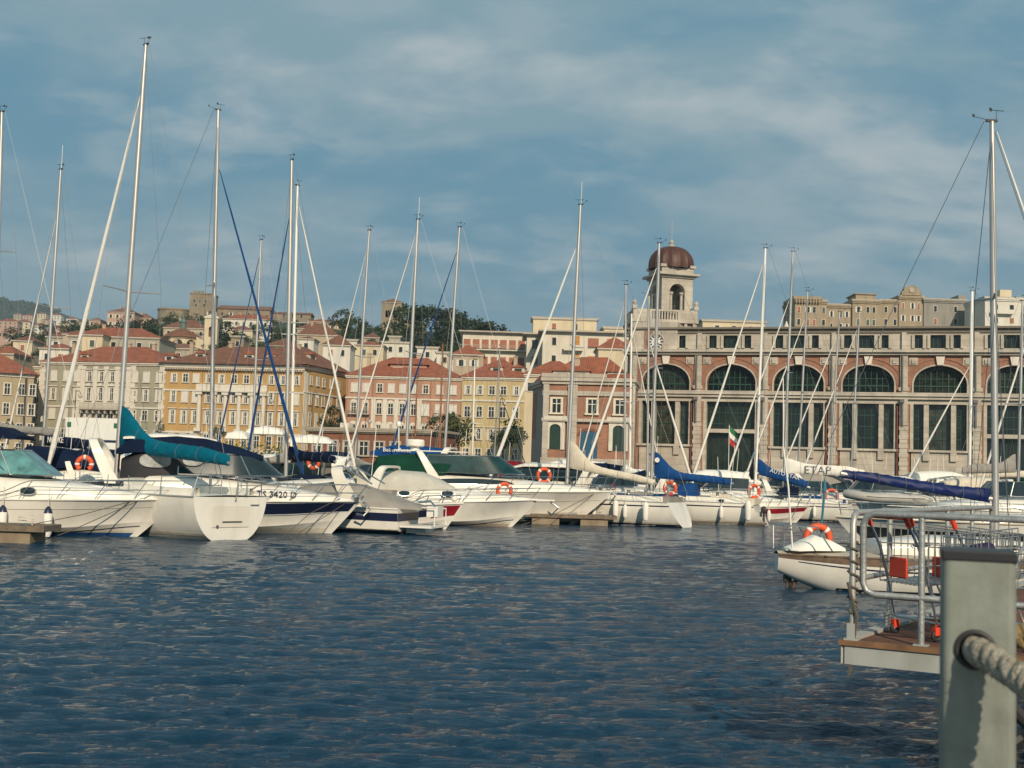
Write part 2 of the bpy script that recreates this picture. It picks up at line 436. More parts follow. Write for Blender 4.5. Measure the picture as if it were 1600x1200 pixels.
def win(root, x, z, w, h, kind='sash', y=0.0, trim=None, simple=False, rz=0):
    """one window (centre x, sill z) on the facade plane y: surround, sill, pane, shutters"""
    if kind == 'half' and not simple and random.random() < .45: kind = random.choice(['closed', 'sash', 'sash'])
    if simple and kind in ('plain', 'shutters') and random.random() < .35: kind = random.choice(['shutters', 'blind_r', 'plain', 'blind_g'])
    key = (round(w, 2), round(h, 2), kind, trim.name if trim else '', simple)
    if key not in WC:
        t = trim or trimw; tpl = []
        if simple:
            m = MB(); m.cur = 1; m.box(-w/2, w/2, -.05, .02, 0, h); m.cur = 0
            m.box(-w/2-.12, -w/2, -.09, .02, -.1, h+.12); m.box(w/2, w/2+.12, -.09, .02, -.1, h+.12); m.box(-w/2, w/2, -.09, .02, h, h+.12); m.box(-w/2, w/2, -.14, .02, -.12, 0)
            if kind == 'shutters': m.cur = 2; m.box(-w/2-.1-w*.5, -w/2-.121, -.13, .02, 0, h); m.box(w/2+.121, w/2+.1+w*.5, -.13, .02, 0, h)
            if kind.startswith('blind'): m.cur = 2; m.box(-w/2+.001, w/2-.001, -.075, -.02, h*.12, h-.001)
            o = m.build('window', [t, pane_m, {'blind_o': shut_o, 'blind_r': shut_r, 'blind_g': shut_g}.get(kind, shut_w)]); tpl = [o]
        else:
            m = MB(); fw = .16
            m.box(-w/2-fw, -w/2, -.12, .02, -.02, h+fw); m.box(w/2, w/2+fw, -.12, .02, -.02, h+fw); m.box(-w/2, w/2, -.12, .02, h, h+fw)
            m.box(-w/2-fw-.08, w/2+fw+.08, -.26, .02, -.18, -.021)
            if kind in ('ped', 'hood'): m.box(-w/2-fw-.18, w/2+fw+.18, -.34, .02, h+fw+.18, h+fw+.34)
            if kind == 'ped': m.extr([(-w/2-fw-.18, -.3, h+fw+.345), (w/2+fw+.18, -.3, h+fw+.345), (0, -.3, h+fw+.75)], (0, .32, 0))
            if kind == 'arch': m.extr([(w/2*1.3*cos(a*pi/8), -.16, h+fw+.01+.5*sin(a*pi/8)) for a in range(9)], (0, .17, 0))
            o = m.build('window', t)
            m = MB(); m.box(-w/2, w/2, -.03, .015, 0, h); p = m.build('pane', pane_m, o)
            m = MB()
            for a, b_ in ((-w/2, -w/2+.07), (w/2-.07, w/2), (-.05, .05)): m.box(a, b_, -.07, -.031, 0, h)
            m.box(-w/2+.07, -.05, -.07, -.031, h*.62, h*.62+.08); m.box(.05, w/2-.07, -.07, -.031, h*.62, h*.62+.08)
            p = m.build('sash', shut_w, o)
            if kind == 'closed':
                m = MB(); m.box(-w/2+.01, w/2-.01, -.11, -.072, .02, h-.02); m.build('shutter', shut_w, o)
            if kind in ('half', 'ped', 'hood'):
                m = MB(); m.box(-w/2+.01, -w/2+w*.30, -.115, -.072, .02, h-.02); m.build('shutter', shut_w, o)
                m = MB(); m.box(w/2-w*.2, w/2-.01, -.115, -.072, .02, h-.02); m.build('shutter', shut_w, o)
            tpl = [o]
        WC[key] = o; o.parent = root; o.location = (x, y, z); o.rotation_euler = (0, 0, rz); return o
    c = copy_tree(WC[key], root); c.location = (x, y, z); c.rotation_euler = (0, 0, rz); return c
def hip(mb, x0, x1, y0, y1, z, h, ins=None, ov=.5):
    x0 -= ov; x1 += ov; y0 -= ov; y1 += ov
    dy = (y1 - y0) / 2; ins = dy if ins is None else ins; ins = min(ins, (x1 - x0) / 2 - .05)
    ym = (y0 + y1) / 2; a, b = (x0 + ins, ym, z + h), (x1 - ins, ym, z + h)
    c = [(x0, y0, z), (x1, y0, z), (x1, y1, z), (x0, y1, z)]
    i = [mb.vert(p) for p in c + [a, b]]
    mb.face([i[0], i[1], i[5], i[4]]); mb.face([i[1], i[2], i[5]]); mb.face([i[2], i[3], i[4], i[5]]); mb.face([i[3], i[0], i[4]]); mb.face([i[3], i[2], i[1], i[0]])
def frame_of(px0, d0, px1, d1):
    a = at(px0, hor(px0), d0); b_ = at(px1, hor(px1), d1)
    return V((a.x, a.y, 0)), V((b_.x, b_.y, 0))
def block(name, label, cat, px0, d0, px1, d1, ze, depth, wall, roofm=None, rh=3.5, z0=None, group=None, ov=.6, ins=None, base=None, flat=False, cornice=trimw, ch=.5, wallname='wall'):
    """a building whose front runs between two places; returns (root, width)"""
    A, B = frame_of(px0, d0, px1, d1); W = (B - A).length; rz = atan2(B.y - A.y, B.x - A.x)
    z0 = QZ if z0 is None else z0
    r = empty(name, (A.x, A.y, z0), rz, label, cat, group)
    H = ze - z0
    m = MB(); m.box(0, W, 0, depth, 0, H); m.build('wall', wall, r)
    if cornice: m = MB(); m.box(-.25, W + .25, -.45, depth + .25, H + .003, H + ch * .6); m.box(-.12, W + .12, -.25, depth + .12, H - ch * .5, H); m.build('cornice', cornice, r)
    zt = H + ch * .6 + .003 if cornice else H
    if roofm and not flat:
        m = MB(); hip(m, 0, W, 0, depth, zt + .01, rh, ins, ov); m.build('roof', roofm, r)
    elif flat:
        m = MB(); m.box(-ov, W + ov, -ov, depth + ov, zt + .004, zt + .28); m.build('roof', roofm or trimg, r)
    return r, W, H, zt
def yz(px, py, d): return at(px, py, d).z
def chimney(r, x, y, z, h=1.2):
    m = MB(); m.box(x-.35, x+.35, y-.3, y+.3, z-1.2, z+h); m.box(x-.45, x+.45, y-.4, y+.4, z+h+.002, z+h+.18)
    p = [c for c in r.children if c.name.startswith('roof')]
    return m.build('chimney', plaster('chimney', (.42, .33, .25)), p[0] if p else r)
def dormer(r, x, y, z, w=1.6, h=1.5):
    m = MB(); m.box(x-w/2, x+w/2, y, y+3.2, z-.3, z+h); m.cur = 1; m.box(x-w*.28, x+w*.28, y-.06, y-.001, z+.25, z+h-.2)
    m.cur = 2; m.extr([(x-w/2-.2, y-.25, z+h+.003), (x+w/2+.2, y-.25, z+h+.003), (x, y-.25, z+h+.65)], (0, 3.6, 0))
    return m.build('dormer', [plaster('dormer', (.55, .50, .42)), pane_m, tile_red], r)

D = 228.0   # the palazzi along the seafront road stand this far off
# --- grey palazzo with giant pilasters
ze = yz(150, 568, D)
r, W, H, zt = block('palazzo', 'grey-green seafront palazzo with white pilasters and a long balcony, left of the ochre palazzo', 'building', 57, D+3, 250, D-2, ze, 16, plaster('grey_green', (.30, .285, .215)), tile_red, 3.8, group='seafront palazzi')
s = W / 193.0
def X(px): return (px - 57) * s
fl = [H - 3.25, H - 6.85, H - 10.45, H - 14.6]   # sill heights of the rows
cols_side = [78, 98, 115]; cols_mid = [134, 153, 170, 187]; cols_r = [205, 223, 243]
for c in cols_side[:-1] + [c for c in cols_r] + [115]:
    for k, z in enumerate(fl):
        win(r, X(c), z, 1.05, [1.75, 2.1, 1.8, 2.2][k], ['closed', 'hood', 'half', 'sash'][k])
for c in cols_mid:
    for k, z in enumerate(fl): win(r, X(c), z, 1.15, [1.75, 2.3, 1.8, 2.2][k], ['hood', 'ped', 'half', 'sash'][k])
for c in (125, 144, 161.5, 178.5, 196):
    m = MB(); m.box(X(c)-.42, X(c)+.42, -.32, .05, H-7.6, H-.5); m.box(X(c)-.55, X(c)+.55, -.42, .05, H-8.1, H-7.6); m.box(X(c)-.55, X(c)+.55, -.42, .05, H-1.1, H-.502); m.build('pilaster', trimw, r)
for c in (59, 119, 202, 247):
    m = MB()
    for k in range(24):
        m.box(X(c)-(.7 if k % 2 else .5), X(c)+(.7 if k % 2 else .5), -.12, .04, k*.8, k*.8+.77)
    m.build('quoins', trimw, r)
m = MB(); m.box(-.1, W+.1, -.2, .04, H-8.3, H-8.0); m.box(-.1, W+.1, -.25, .04, 0, .9); m.build('string_course', trimw, r)
m = MB(); m.box(X(126), X(196), -1.5, 0, H-8.7, H-8.35); 
for k in range(8): m.box(X(128+k*9.4)-.15, X(128+k*9.4)+.15, -1.2, 0, H-9.4, H-8.7)
m.build('balcony', trimg, r)
m = MB()
for k in range(36): x = X(126.5 + k*1.97); m.box(x-.07, x+.07, -1.45, -1.3, H-8.35, H-7.45)
m.box(X(126), X(196), -1.5, -1.25, H-7.45, H-7.3); m.build('balustrade', trimw, r)
for x in (95, 228): dormer(r, X(x+20), 2.0, zt+.6, 1.7, 1.0)
for x in (70, 160, 200): chimney(r, X(x), 8, zt+3.2, 1.1)
# --- buildings at the far left edge
r, W, H, zt = block('townhouse', 'beige stone townhouse with a red roof at the left edge of the photo', 'building', -70, D-14, 46, D-9, yz(40, 588, D-9), 14, plaster('beige_stone', (.36, .30, .20)), tile_red, 4.2, group='seafront palazzi', ov=1.0)
for c in (-55, -35, -15, 5, 28, 45):
    for k in range(4): win(r, (c+69.5)*W/116, H-3.4-k*3.55, 1.0, 1.9, 'sash')
m = MB(); m.box(W*.88, W*.91, -.15, .03, 0, H-.4); m.build('downpipe', dark(), r)
r, W, H, zt = block('townhouse', 'narrow beige house squeezed against the grey-green palazzo with an ochre parapet', 'building', 46.5, D+3, 57, D+3, yz(50, 572, D), 14, plaster('beige2', (.40, .33, .23)), tile_brown, 1.2, group='seafront palazzi')
for k in range(4): win(r, W/2, H-3.4-k*3.55, .8, 1.9, 'sash')
# --- ochre palazzo
och = plaster('ochre', (.43, .28, .12), .35); 
r, W, H, zt = block('palazzo', 'ochre palazzo with a six-column white portico front and bracketed cornice', 'building', 251, D-2, 469, D-5, yz(350, 573, D-3), 17, och, tile_brown, 4.2, group='seafront palazzi', ov=1.1, ch=.7)
s = W / 218.0
def X(px): return (px - 251) * s
cc = [266, 284, 301, 321, 341, 361, 380, 400, 419, 437, 458]
rowz = [H-3.0, H-6.7, H-10.6, H-15]
for i, c in enumerate(cc):
    for k, z in enumerate(rowz): win(r, X(c), z, 1.0, [1.45, 2.0, 2.25, 2.3][k], ['half', 'half', 'hood', 'sash'][k])
for c in (308, 331.5, 349, 370.5, 390, 408.5):
    m = MB(); x = X(c); m.lathe([(.42, 0), (.36, 6.2)], (x, -.32, H-11.5), 12); m.box(x-.6, x+.6, -.85, .02, H-12.1, H-11.5); m.box(x-.6, x+.6, -.85, .02, H-5.3, H-4.75); m.build('column', trimw, r)
m = MB(); m.box(X(303), X(414), -1.0, .03, H-4.74, H-4.35); m.box(X(303), X(414), -.6, .03, H-4.34, H-3.35); m.build('entablature', trimw, r)
m = MB(); m.box(-.1, X(302), -.22, .03, H-4.7, H-4.4); m.box(X(415), W+.1, -.22, .03, H-4.7, H-4.4); m.box(-.1, W+.1, -.22, .03, H-12.5, H-12.15); m.box(-.05, W+.05, -.2, .03, 0, 3.2); m.build('string_course', trimw, r)
m = MB()
for k in range(56): x = .3 + k*(W-.6)/55; m.box(x-.13, x+.13, -.75, -.02, H-.75, H-.36)
m.build('bracket', trimg, r)
for x in (297, 375, 410): dormer(r, X(x), 2.6, zt+1.1, 1.8, 1.1)
for x in (266, 330, 440): chimney(r, X(x), 8, zt+3.4, 1.3)
for x in (291, 427):
    m = MB(); m.box(X(x)-.07, X(x)+.07, -.16, 0, 0, H-.4); m.build('downpipe', trimg, r)
# right wing of the ochre palazzo turns back from the quay
r, W, H, zt = block('palazzo_wing', 'ochre side wing of the columned palazzo, turned away from the quay', 'building', 469.5, D-5, 536, D+14, yz(470, 573, D-5), 12, och, tile_brown, 4.5, group='seafront palazzi', ov=1.0, ch=.7)
for c in (.15, .3, .44, .62, .8):
    for k, z in enumerate([H-3.0, H-6.7, H-10.6, H-15]): win(r, c*W, z, 1.0, [1.45, 2.0, 2.25, 2.3][k], 'half')
m = MB(); m.box(-.1, W+.1, -.22, .03, H-4.7, H-4.4); m.box(0, 1.6, -.1, .03, 0, H-.8); m.build('string_course', trimw, r)
dormer(r, W*.35, 1.6, zt+.8, 3.0, 1.6)
# --- pink palazzo
pink = plaster('pink', (.40, .235, .165), .35)
r, W, H, zt = block('palazzo', 'salmon pink palazzo with white arched window heads and a red hipped roof', 'building', 536, D+2, 717, D+1, yz(630, 590, D), 15, pink, tile_red, 4.3, group='seafront palazzi')
s = W / 181.0
def X(px): return (px - 536) * s
cc = [549, 567, 589, 607, 625, 643, 661, 683, 704]
for i, c in enumerate(cc):
    for k, z in enumerate([H-2.75, H-6.9, H-11.0, H-15]):
        kk = ['sash', 'arch', 'arch', 'sash'][k]
        if k == 1 and i in (6, 7, 8): kk = 'closed'
        if k == 0: kk = 'closed' if i not in (2, 6) else 'sash'
        win(r, X(c), z, 1.0 if kk != 'closed' or k == 0 else 1.3, [1.5, 2.0, 2.0, 2.3][k], kk)
m = MB(); m.box(-.1, W+.1, -.22, .03, H-4.1, H-3.8); m.box(-.1, W+.1, -.2, .03, 0, 3.0); m.build('string_course', trimw, r)
for c in (580, 598, 616, 634, 652):
    m = MB(); m.box(X(c)-.4, X(c)+.4, -.18, .03, H-12, H-4.12); m.build('pilaster', trimw, r)
for x in (538, 578, 669):
    m = MB(); m.box(X(x)-.07, X(x)+.07, -.16, 0, 0, H-.4); m.build('downpipe', mat('copper_pipe', (.30, .13, .07), .6), r)
m = MB(); m.box(X(600), X(658), 3.2, 9, zt-.2, zt+2.6); m.build('attic_storey', pink, r)
m = MB(); hip(m, X(600), X(658), 3.2, 9, zt+2.61, 1.2, None, .5); m.build('roof', tile_red, r)
win(r, X(612), zt+.6, 1.6, 1.3, 'closed', 3.2)
for c in (549, 567, 683, 704):
    m = MB(); m.box(X(c)-.95, X(c)+.95, -.95, -.02, H-7.12, H-6.98)
    for q in range(11): m.box(X(c)-.9+q*.18-.02, X(c)-.9+q*.18+.02, -.93, -.89, H-6.98, H-6.05)
    m.box(X(c)-.95, X(c)+.95, -.95, -.88, H-6.05, H-5.98); m.build('balcony', trimg, r)
for x in (560, 640, 690): chimney(r, X(x), 7.5, zt+3.6, 1.2)
# --- cream palazzo
cream = plaster('cream', (.47, .38, .21), .35)
r, W, H, zt = block('palazzo', 'pale yellow palazzo with a red roof next to the brick market hall', 'building', 717.5, D+1, 820, D-1, yz(770, 592, D), 15, cream, tile_red, 4.3, group='seafront palazzi')
s = W / 102.5
def X(px): return (px - 717.5) * s
for c in (727, 746, 765, 783, 803):
    for k, z in enumerate([H-2.9, H-7.2, H-11.4, H-15.4]): win(r, X(c), z, 1.1, [1.5, 1.9, 1.9, 2.2][k], ['half', 'sash', 'hood', 'sash'][k])
m = MB(); m.box(-.1, W+.1, -.22, .03, H-4.3, H-4.0); m.box(-.1, W+.1, -.2, .03, 0, 3.0); m.build('string_course', trimw, r)
for x in (768, 802): dormer(r, X(x), 2.2, zt+.8, 2.4, 1.3)
for x in (735, 790): chimney(r, X(x), 8, zt+3.4, 1.2)
# cream gable end house between cream palazzo and annex
r, W, H, zt = block('townhouse', 'pale gable-ended house rising between the pale yellow palazzo and the brick pavilion', 'building', 816, 204, 905, 203, yz(860, 585, 200), 8, plaster('pale', (.55, .46, .33)), tile_red, 2.6, group='houses behind the seafront')
for k in range(5): win(r, W*(.1+.2*k), H-2.6, .9, 1.4, 'shutters', simple=True)

# --- low brick bath house / kiosk building on the quay
brk = mat('kiosk_brick', (.20, .085, .05), .85, var=.2, vscale=2, stain=.3)
r, W, H, zt = block('quay_building', 'low flat-roofed russet building on the quay in front of the ochre and pink palazzi', 'building', 480, 140, 672, 136, yz(600, 676, 138), 9, brk, mat('flat_roof_rim', (.33, .29, .23), .85), flat=True, ov=.5, ch=.3, cornice=mat('flat_roof_rim', (.3, .3, .3)))
for k in range(7): win(r, 1.2+k*1.9, H-2.6, 1.1, 1.5, 'sash', trim=trimg)
for k in range(2): m = MB(); m.box(3+k*5, 4.1+k*5, 2, 3, zt+.28, zt+.9); m.build('roof_unit', trimw, r)

# --- city houses up the slope: (px0, px1, eaves py, distance, depth, wall, roof, roof height, window rows, label)
wc = {'white': plaster('white', (.62, .60, .53)), 'cream': plaster('cream_h', (.58, .50, .35)), 'beige': plaster('beige_h', (.42, .35, .26)), 'pink': plaster('pink_h', (.46, .32, .25)),
      'grey': plaster('grey_h', (.36, .34, .28)), 'stone': plaster('stone_h', (.28, .235, .17)), 'ochre': plaster('ochre_h', (.40, .29, .15)), 'green': plaster('pale_green_h', (.42, .46, .38))}
rm = {'r': tile_red, 'b': tile_brown, 'o': tile_old}
WCS = {}
def house(px0, px1, py, d, dep, wk, rk, rh, rows, label, name='house', group='houses on the hillside', yaw=0, ww=.95, wh=1.4, sp=2.8, kind='plain', flat=False, hh=None):
    xm = (px0 + px1) / 2; ze = yz(xm, py, d); A = at(xm, hor(xm), d)
    z0 = min(tz(A.x, A.y), tz(A.x + 10, A.y), tz(A.x - 10, A.y)) - 2
    if z0 > ze - 5: z0 = ze - 7
    r, W, H, zt = block(name, label, 'building' if name != 'house' else 'house', px0, d - yaw, px1, d + yaw, ze, dep, wc[wk], rm.get(rk, trimg), rh, z0=z0, group=group, ov=.5, ch=.3, flat=flat, cornice=trimw if wk != 'stone' else trimg)
    nc = max(1, int(W / sp)); x0 = (W - (nc - 1) * sp) / 2
    for k in range(rows):
        for i in range(nc): win(r, x0 + i * sp, H - 1.0 - wh - k * 3.2, ww, wh, kind, simple=True)
    if W > 8 and not flat: chimney(r, W * .3, dep * .45, zt + rh * .8, .9)
    return r, W, H, zt
for a in [
 (95, 240, 527, 262, 12, 'grey', 'r', 2.6, 1, 'grey house with a low red roof directly above the grey-green palazzo'),
 (88, 122, 523, 275, 10, 'beige', 'b', 1.6, 2, 'tall beige house with chimneys behind the left palazzo roof'),
 (118, 150, 524, 257.6, 10, 'cream', 'r', 1.6, 1, 'cream house with a sloping roof left of the low grey house'),
 (62, 92, 527, 285, 10, 'grey', 'b', 1.8, 1, 'brown-roofed stone house left of the tall beige house'),
 (52, 98, 545, 250, 9, 'white', 'r', 1.4, 1, 'white terrace house just behind the narrow beige house'),
 (-30, 12, 553, 262, 10, 'beige', 'r', 2.2, 1, 'red-roofed beige house cut by the left edge'),
 (10, 40, 533, 330, 10, 'cream', 'b', 2.0, 1, 'small cream house among trees at the far left'),
 (155, 198, 488, 520, 14, 'pink', 'o', 3.0, 3, 'big pink hilltop villa with a russet roof left of the castle'),
 (196, 225, 497, 530, 10, 'pink', 'o', 2.6, 1, 'lower pink annex right of the hilltop villa'),
 (127, 145, 500, 620, 10, 'pink', 'o', 1.8, 1, 'small pink house standing alone on the ridge left of the villa'),
 (245, 312, 513, 420, 10, 'beige', 'b', 3.4, 1, 'wide brown-roofed house left of the bell tower'),
 (338, 415, 499, 470, 10, 'white', 'r', 2.4, 1, 'long white house with a red roof below the castle ramparts'),
 (346, 385, 516, 400, 9, 'cream', 'b', 2.0, 1, 'cream house with brown roof right of the bell tower'),
 (455, 500, 514, 430, 10, 'beige', 'b', 3.0, 0, 'broad brown-roofed house right of centre under the castle'),
 (455, 520, 524, 350, 10, 'beige', 'b', 4.0, 0, 'large brown roof behind the right wing of the ochre palazzo'),
 (458, 482, 530, 320, 8, 'white', 'b', 1.0, 1, 'white roof-terrace house with a turquoise awning level'),
 (474, 508, 503, 520, 9, 'cream', 'r', 1.8, 2, 'cream house with two window rows near the right end of the castle'),
 (505, 528, 505, 530, 9, 'ochre', 'r', 1.8, 2, 'ochre house beside the trees right of the castle'),
 (497, 540, 540, 290, 9, 'white', 'b', 3.0, 1, 'white house with a brown hip roof behind the ochre wing'),
 (520, 550, 532, 340, 9, 'white', 'f', .3, 1, 'flat white terraced block left of the furled blue stay'),
 (548, 592, 540, 310, 9, 'cream', 'r', 1.4, 1, 'red-roofed cream house behind the pink palazzo'),
 (590, 632, 536, 330, 10, 'white', 'f', .3, 2, 'bright white flat-roofed block behind the pink palazzo'),
 (600, 618, 527, 350, 8, 'grey', 'f', .3, 1, 'grey penthouse block above the bright white block'),
 (645, 678, 544, 320, 9, 'white', 'f', .3, 1, 'white terraced block right of the tall mast in front of the pines'),
 (676, 702, 552, 310, 9, 'white', 'f', .3, 1, 'stepped white block with roof chimneys left of the apartment block'),
 (560, 585, 528, 370, 9, 'beige', 'b', 2.0, 1, 'brown-roofed beige house below the cathedral trees'),
 (702, 748, 555, 262, 9, 'beige', 'r', 2.6, 1, 'beige corner house with red hip roof in front of the apartment block'),
 (240, 300, 545, 275, 9, 'grey', 'o', 1.6, 1, 'low grey house under the domed church'),
 (352, 372, 527, 330, 8, 'stone', 'f', .3, 1, 'square stone stack block right of the church tower'),
 (408, 455, 541, 300, 9, 'stone', 'b', 2.4, 0, 'wide low stone house with brown roof behind the ochre palazzo right half'),
 (430, 452, 500, 560, 9, 'stone', 'o', 2.0, 1, 'old stone house under the right end of the castle wall')]:
    px0, px1, py, d, dep, wk, rk, rh, rows, lab = a
    house(px0, px1, py, d, dep, wk, rk, rh, rows, lab, flat=(rk == 'f'), kind=random.choice(['plain', 'shutters', 'plain']))
# distant suburbs at the left: small houses on the far slope
k = 0
kinds = ['pink', 'cream', 'white', 'beige']
far = [(0, 502, 1150, 30), (22, 503, 1200, 26), (48, 508, 1250, 20), (60, 500, 1400, 18), (75, 512, 1180, 24), (88, 505, 1350, 16), (100, 498, 1600, 18), (112, 504, 1500, 16), (30, 493, 1700, 16), (52, 490, 1850, 14), (76, 492, 1800, 14), (120, 512, 1200, 18),
       (4, 520, 800, 18), (35, 524, 780, 26), (62, 520, 820, 24), (14, 491, 1900, 12), (92, 516, 900, 20), (135, 516, 1000, 16)]
FL = ['peach block at the far left edge', 'long peach block left of the tall left mast', 'peach block just right of the first mast', 'small russet-roofed block touching the wood', 'white block on the sunny shoulder', 'tiny cream block half hidden by the furled sail', 'pale block high beside the thin mast', 'small block nearest the villa ridge', 'upper peach block under the wooded crest', 'tiny block on the crest road', 'highest tiny block under the wooded crest', 'low white block below the sunny shoulder',
 'cream block low at the left edge', 'broad brown-roofed block in the valley trees', 'second brown-roofed block in the valley', 'speck-sized block above the left edge', 'white block between valley wood and shoulder', 'last cream block where the slope meets the trees']
for i, (px, py, d, wpx) in enumerate(far):
    house(px - wpx / 2, px + wpx / 2, py, d, 12, kinds[i % 4], 'ro'[i % 2], 3, 2, 'distant suburban house, ' + FL[i], group='distant suburban houses', ww=1.5, wh=1.6, sp=4.5)
# ------------------------------------------------------------------ castle, cathedral tower, church
castle = mat('castle_stone', (.25, .205, .14), .9, var=.2, vscale=.3, stain=.4, bump=.4, bscale=3)
def wpx(px, d): return xat(px, d)
d = 610; r = empty('castle', (wpx(238, d), d, 0), 0, 'long hilltop castle with a square stone keep and brown-roofed barracks', 'castle')
ox = wpx(238, d); sx = d / F
def CX(px): return wpx(px, d) - ox
zb = yz(300, 500, d)
m = MB(); m.box(CX(284), CX(320), 0, 11, zb-25, yz(300, 459, d)); m.box(CX(284)-.3, CX(320)+.3, -.3, 11.3, yz(300, 459, d)+.01, yz(300, 459, d)+.5)
for x in (290, 296, 302): m.box(CX(x)-.4, CX(x)+.8, 0, 1, yz(300, 459, d)+.51, yz(300, 459, d)+1.6)
kp = m.build('keep', castle, r)
for x, y in ((291, 469), (309, 470), (300, 470), (294, 476), (307, 476)): win(r, CX(x), yz(x, y+2.2, d), .9, 1.2, 'plain', simple=True, trim=trimg)
m = MB(); m.lathe([(9.5, zb-25), (8.2, yz(250, 485, d)), (8.6, yz(250, 483, d)), (8.6, yz(250, 481, d))], (CX(256), 6, 0), 28); m.build('round_bastion', castle, r)
m = MB(); m.box(CX(262), CX(470), 4, 14, zb-30, yz(370, 492, d)); m.build('rampart', castle, r)
m = MB(); m.box(CX(322), CX(406), 8, 20, zb-5, yz(365, 480, d)); m.build('wall', castle, r)
m = MB(); hip(m, CX(322), CX(406), 8, 20, yz(365, 480, d)+.01, 2.6, .6, .6); m.build('roof', tile_old, r)
m = MB(); m.box(CX(406.5), CX(471), 9, 19, zb-8, yz(440, 487, d)); m.build('wall', castle, r)
m = MB(); hip(m, CX(406.5), CX(471), 9, 19, yz(440, 487, d)+.01, 1.6, .5, .5); m.build('roof', tile_old, r)
for x in range(330, 466, 14): win(r, CX(x), yz(x, 489 + (x-330)*.03, d), 1.0, 1.5, 'plain', y=7.98 if x < 404 else 8.98, simple=True, trim=trimg)
m = MB(); m.tube([(CX(304), 5, yz(304, 460, d)), (CX(305), 5, yz(305, 447, d))], .12, 5); m.build('flagpole', trimg, r)
# cathedral bell tower
d = 520; r = empty('cathedral_tower', (wpx(587, d), d, 0), 0, 'square medieval stone bell tower with twin arched openings among hilltop trees', 'bell tower')
Wt = (618-587)*d/F; zt_ = yz(600, 473, d); zb = yz(600, 505, d)
m = MB(); m.box(0, Wt, 0, Wt, zb-12, zb+2.6)
th = .9; z1 = zb + 2.6
for a, b_ in ((0, 1.6), (3.5, 4.9), (6.8, Wt)): m.box(a, b_, 0, th, z1, zt_)
m.box(0, Wt, Wt-th, Wt, z1, zt_); m.box(0, th, th, Wt-th, z1, zt_); m.box(Wt-th, Wt, th, Wt-th, z1, zt_)
for a, b_ in ((1.6, 3.5), (4.9, 6.8)):
    c = (a+b_)/2; rr = (b_-a)/2; zc = z1 + 2.2
    m.extr([(a, 0, zt_), (a, 0, zc)] + [(c - rr*cos(q*pi/8), 0, zc + rr*sin(q*pi/8)) for q in range(1, 8)] + [(b_, 0, zc), (b_, 0, zt_)], (0, th, 0))
m.build('wall', castle, r)
m = MB(); m.box(-.3, Wt+.3, -.3, Wt+.3, zt_+.003, zt_+.4); m.build('cornice', trimg, r)
m = MB(); hip(m, 0, Wt, 0, Wt, zt_+.42, 2.0, None, .5); m.build('roof', tile_old, r)
r2 = empty('cathedral_nave', (wpx(620, d), d+6, 0), 0, 'sloping stone gable end of the cathedral nave right of its bell tower', 'church')
m = MB(); m.extr([(0, 0, zb-10), (9, 0, zb-10), (9, 0, zb+1), (5, 0, zb+4.2), (0, 0, zb+1.6)], (0, 16, 0)); m.build('wall', castle, r2)
m = MB(); m.extr([(-.3, -.4, zb+1.7), (5, -.4, zb+4.4), (9.3, -.4, zb+1.0), (9.3, -.4, zb+1.3), (5, -.4, zb+4.75), (-.3, -.4, zb+2.05)], (0, 16.8, 0)); m.build('roof', tile_old, r2)
# church with drum and lantern, and its campanile
d = 330; r = empty('domed_church', (wpx(266, d), d, 0), 0, 'round cream church drum with arched lunette windows, low tiled dome and green lantern', 'church')
zb = yz(266, 541, d); rr = 29*d/F
m = MB(); m.lathe([(rr, zb-16), (rr, yz(266, 527, d)), (rr+.4, yz(266, 526.5, d)), (rr+.4, yz(266, 525, d))], (0, 6, 0), 8, M=Matrix.Rotation(R(22.5), 4, 'Z')); m.build('drum', wc['cream'], r)
m = MB(); z0 = yz(266, 525, d); m.lathe([(rr+.8, z0+.02), (rr*.72, z0+1.5), (rr*.4, z0+2.3), (.8, z0+2.8)], (0, 6, 0), 8, M=Matrix.Rotation(R(22.5), 4, 'Z')); m.build('dome', tile_brown, r)
m = MB(); m.lathe([(.95, z0+2.6), (.95, z0+4.4), (1.2, z0+4.5), (.9, z0+5.1), (.3, z0+5.6), (.12, z0+7.4), (.02, z0+7.5)], (0, 6, 0), 8); m.build('lantern', mat('copper_green', (.10, .15, .13), .7), r)
for a in (-45, 0, 45):
    ap = rr*cos(R(22.5)); M = Matrix.Translation((0, 6, 0)) @ Matrix.Rotation(R(a), 4, 'Z')
    m = MB(); zc = yz(266, 536, d)
    P_ = [M @ V((1.35*cos(q*pi/10), -ap-.06, zc+1.35*sin(q*pi/10))) for q in range(11)]
    m.extr(P_, M.to_3x3() @ V((0, .1, 0))); m.build('lunette_window', pane_m, r)
m = MB(); m.box(-rr-6, -rr+1, 2, 12, zb-14, zb-1); m.box(rr-1, rr+7, 2, 12, zb-14, zb-1); m.extr([(rr, 1.5, zb-1), (rr+8, 1.5, zb-1), (rr, 1.5, zb+3)], (0, 8, 0)); m.build('side_chapel', wc['cream'], r)
d = 320; r = empty('campanile', (wpx(309, d), d, 0), R(6), 'slim cream church tower with one tall arched opening beside the domed church', 'bell tower')
W = 20*d/F; zt_ = yz(320, 497, d); zb = yz(320, 548, d); a0, a1 = W*.34, W*.66; zc = yz(320, 513, d); zs = yz(320, 526, d)
m = MB(); m.box(0, W, 0, W, zb-12, zs); m.box(0, a0, 0, W, zs, zt_); m.box(a1, W, 0, W, zs, zt_)
c = W/2; q_ = (a1-a0)/2
m.extr([(a0, 0, zt_), (a0, 0, zc)] + [(c - q_*cos(q*pi/8), 0, zc + q_*sin(q*pi/8)) for q in range(1, 8)] + [(a1, 0, zc), (a1, 0, zt_)], (0, W, 0))
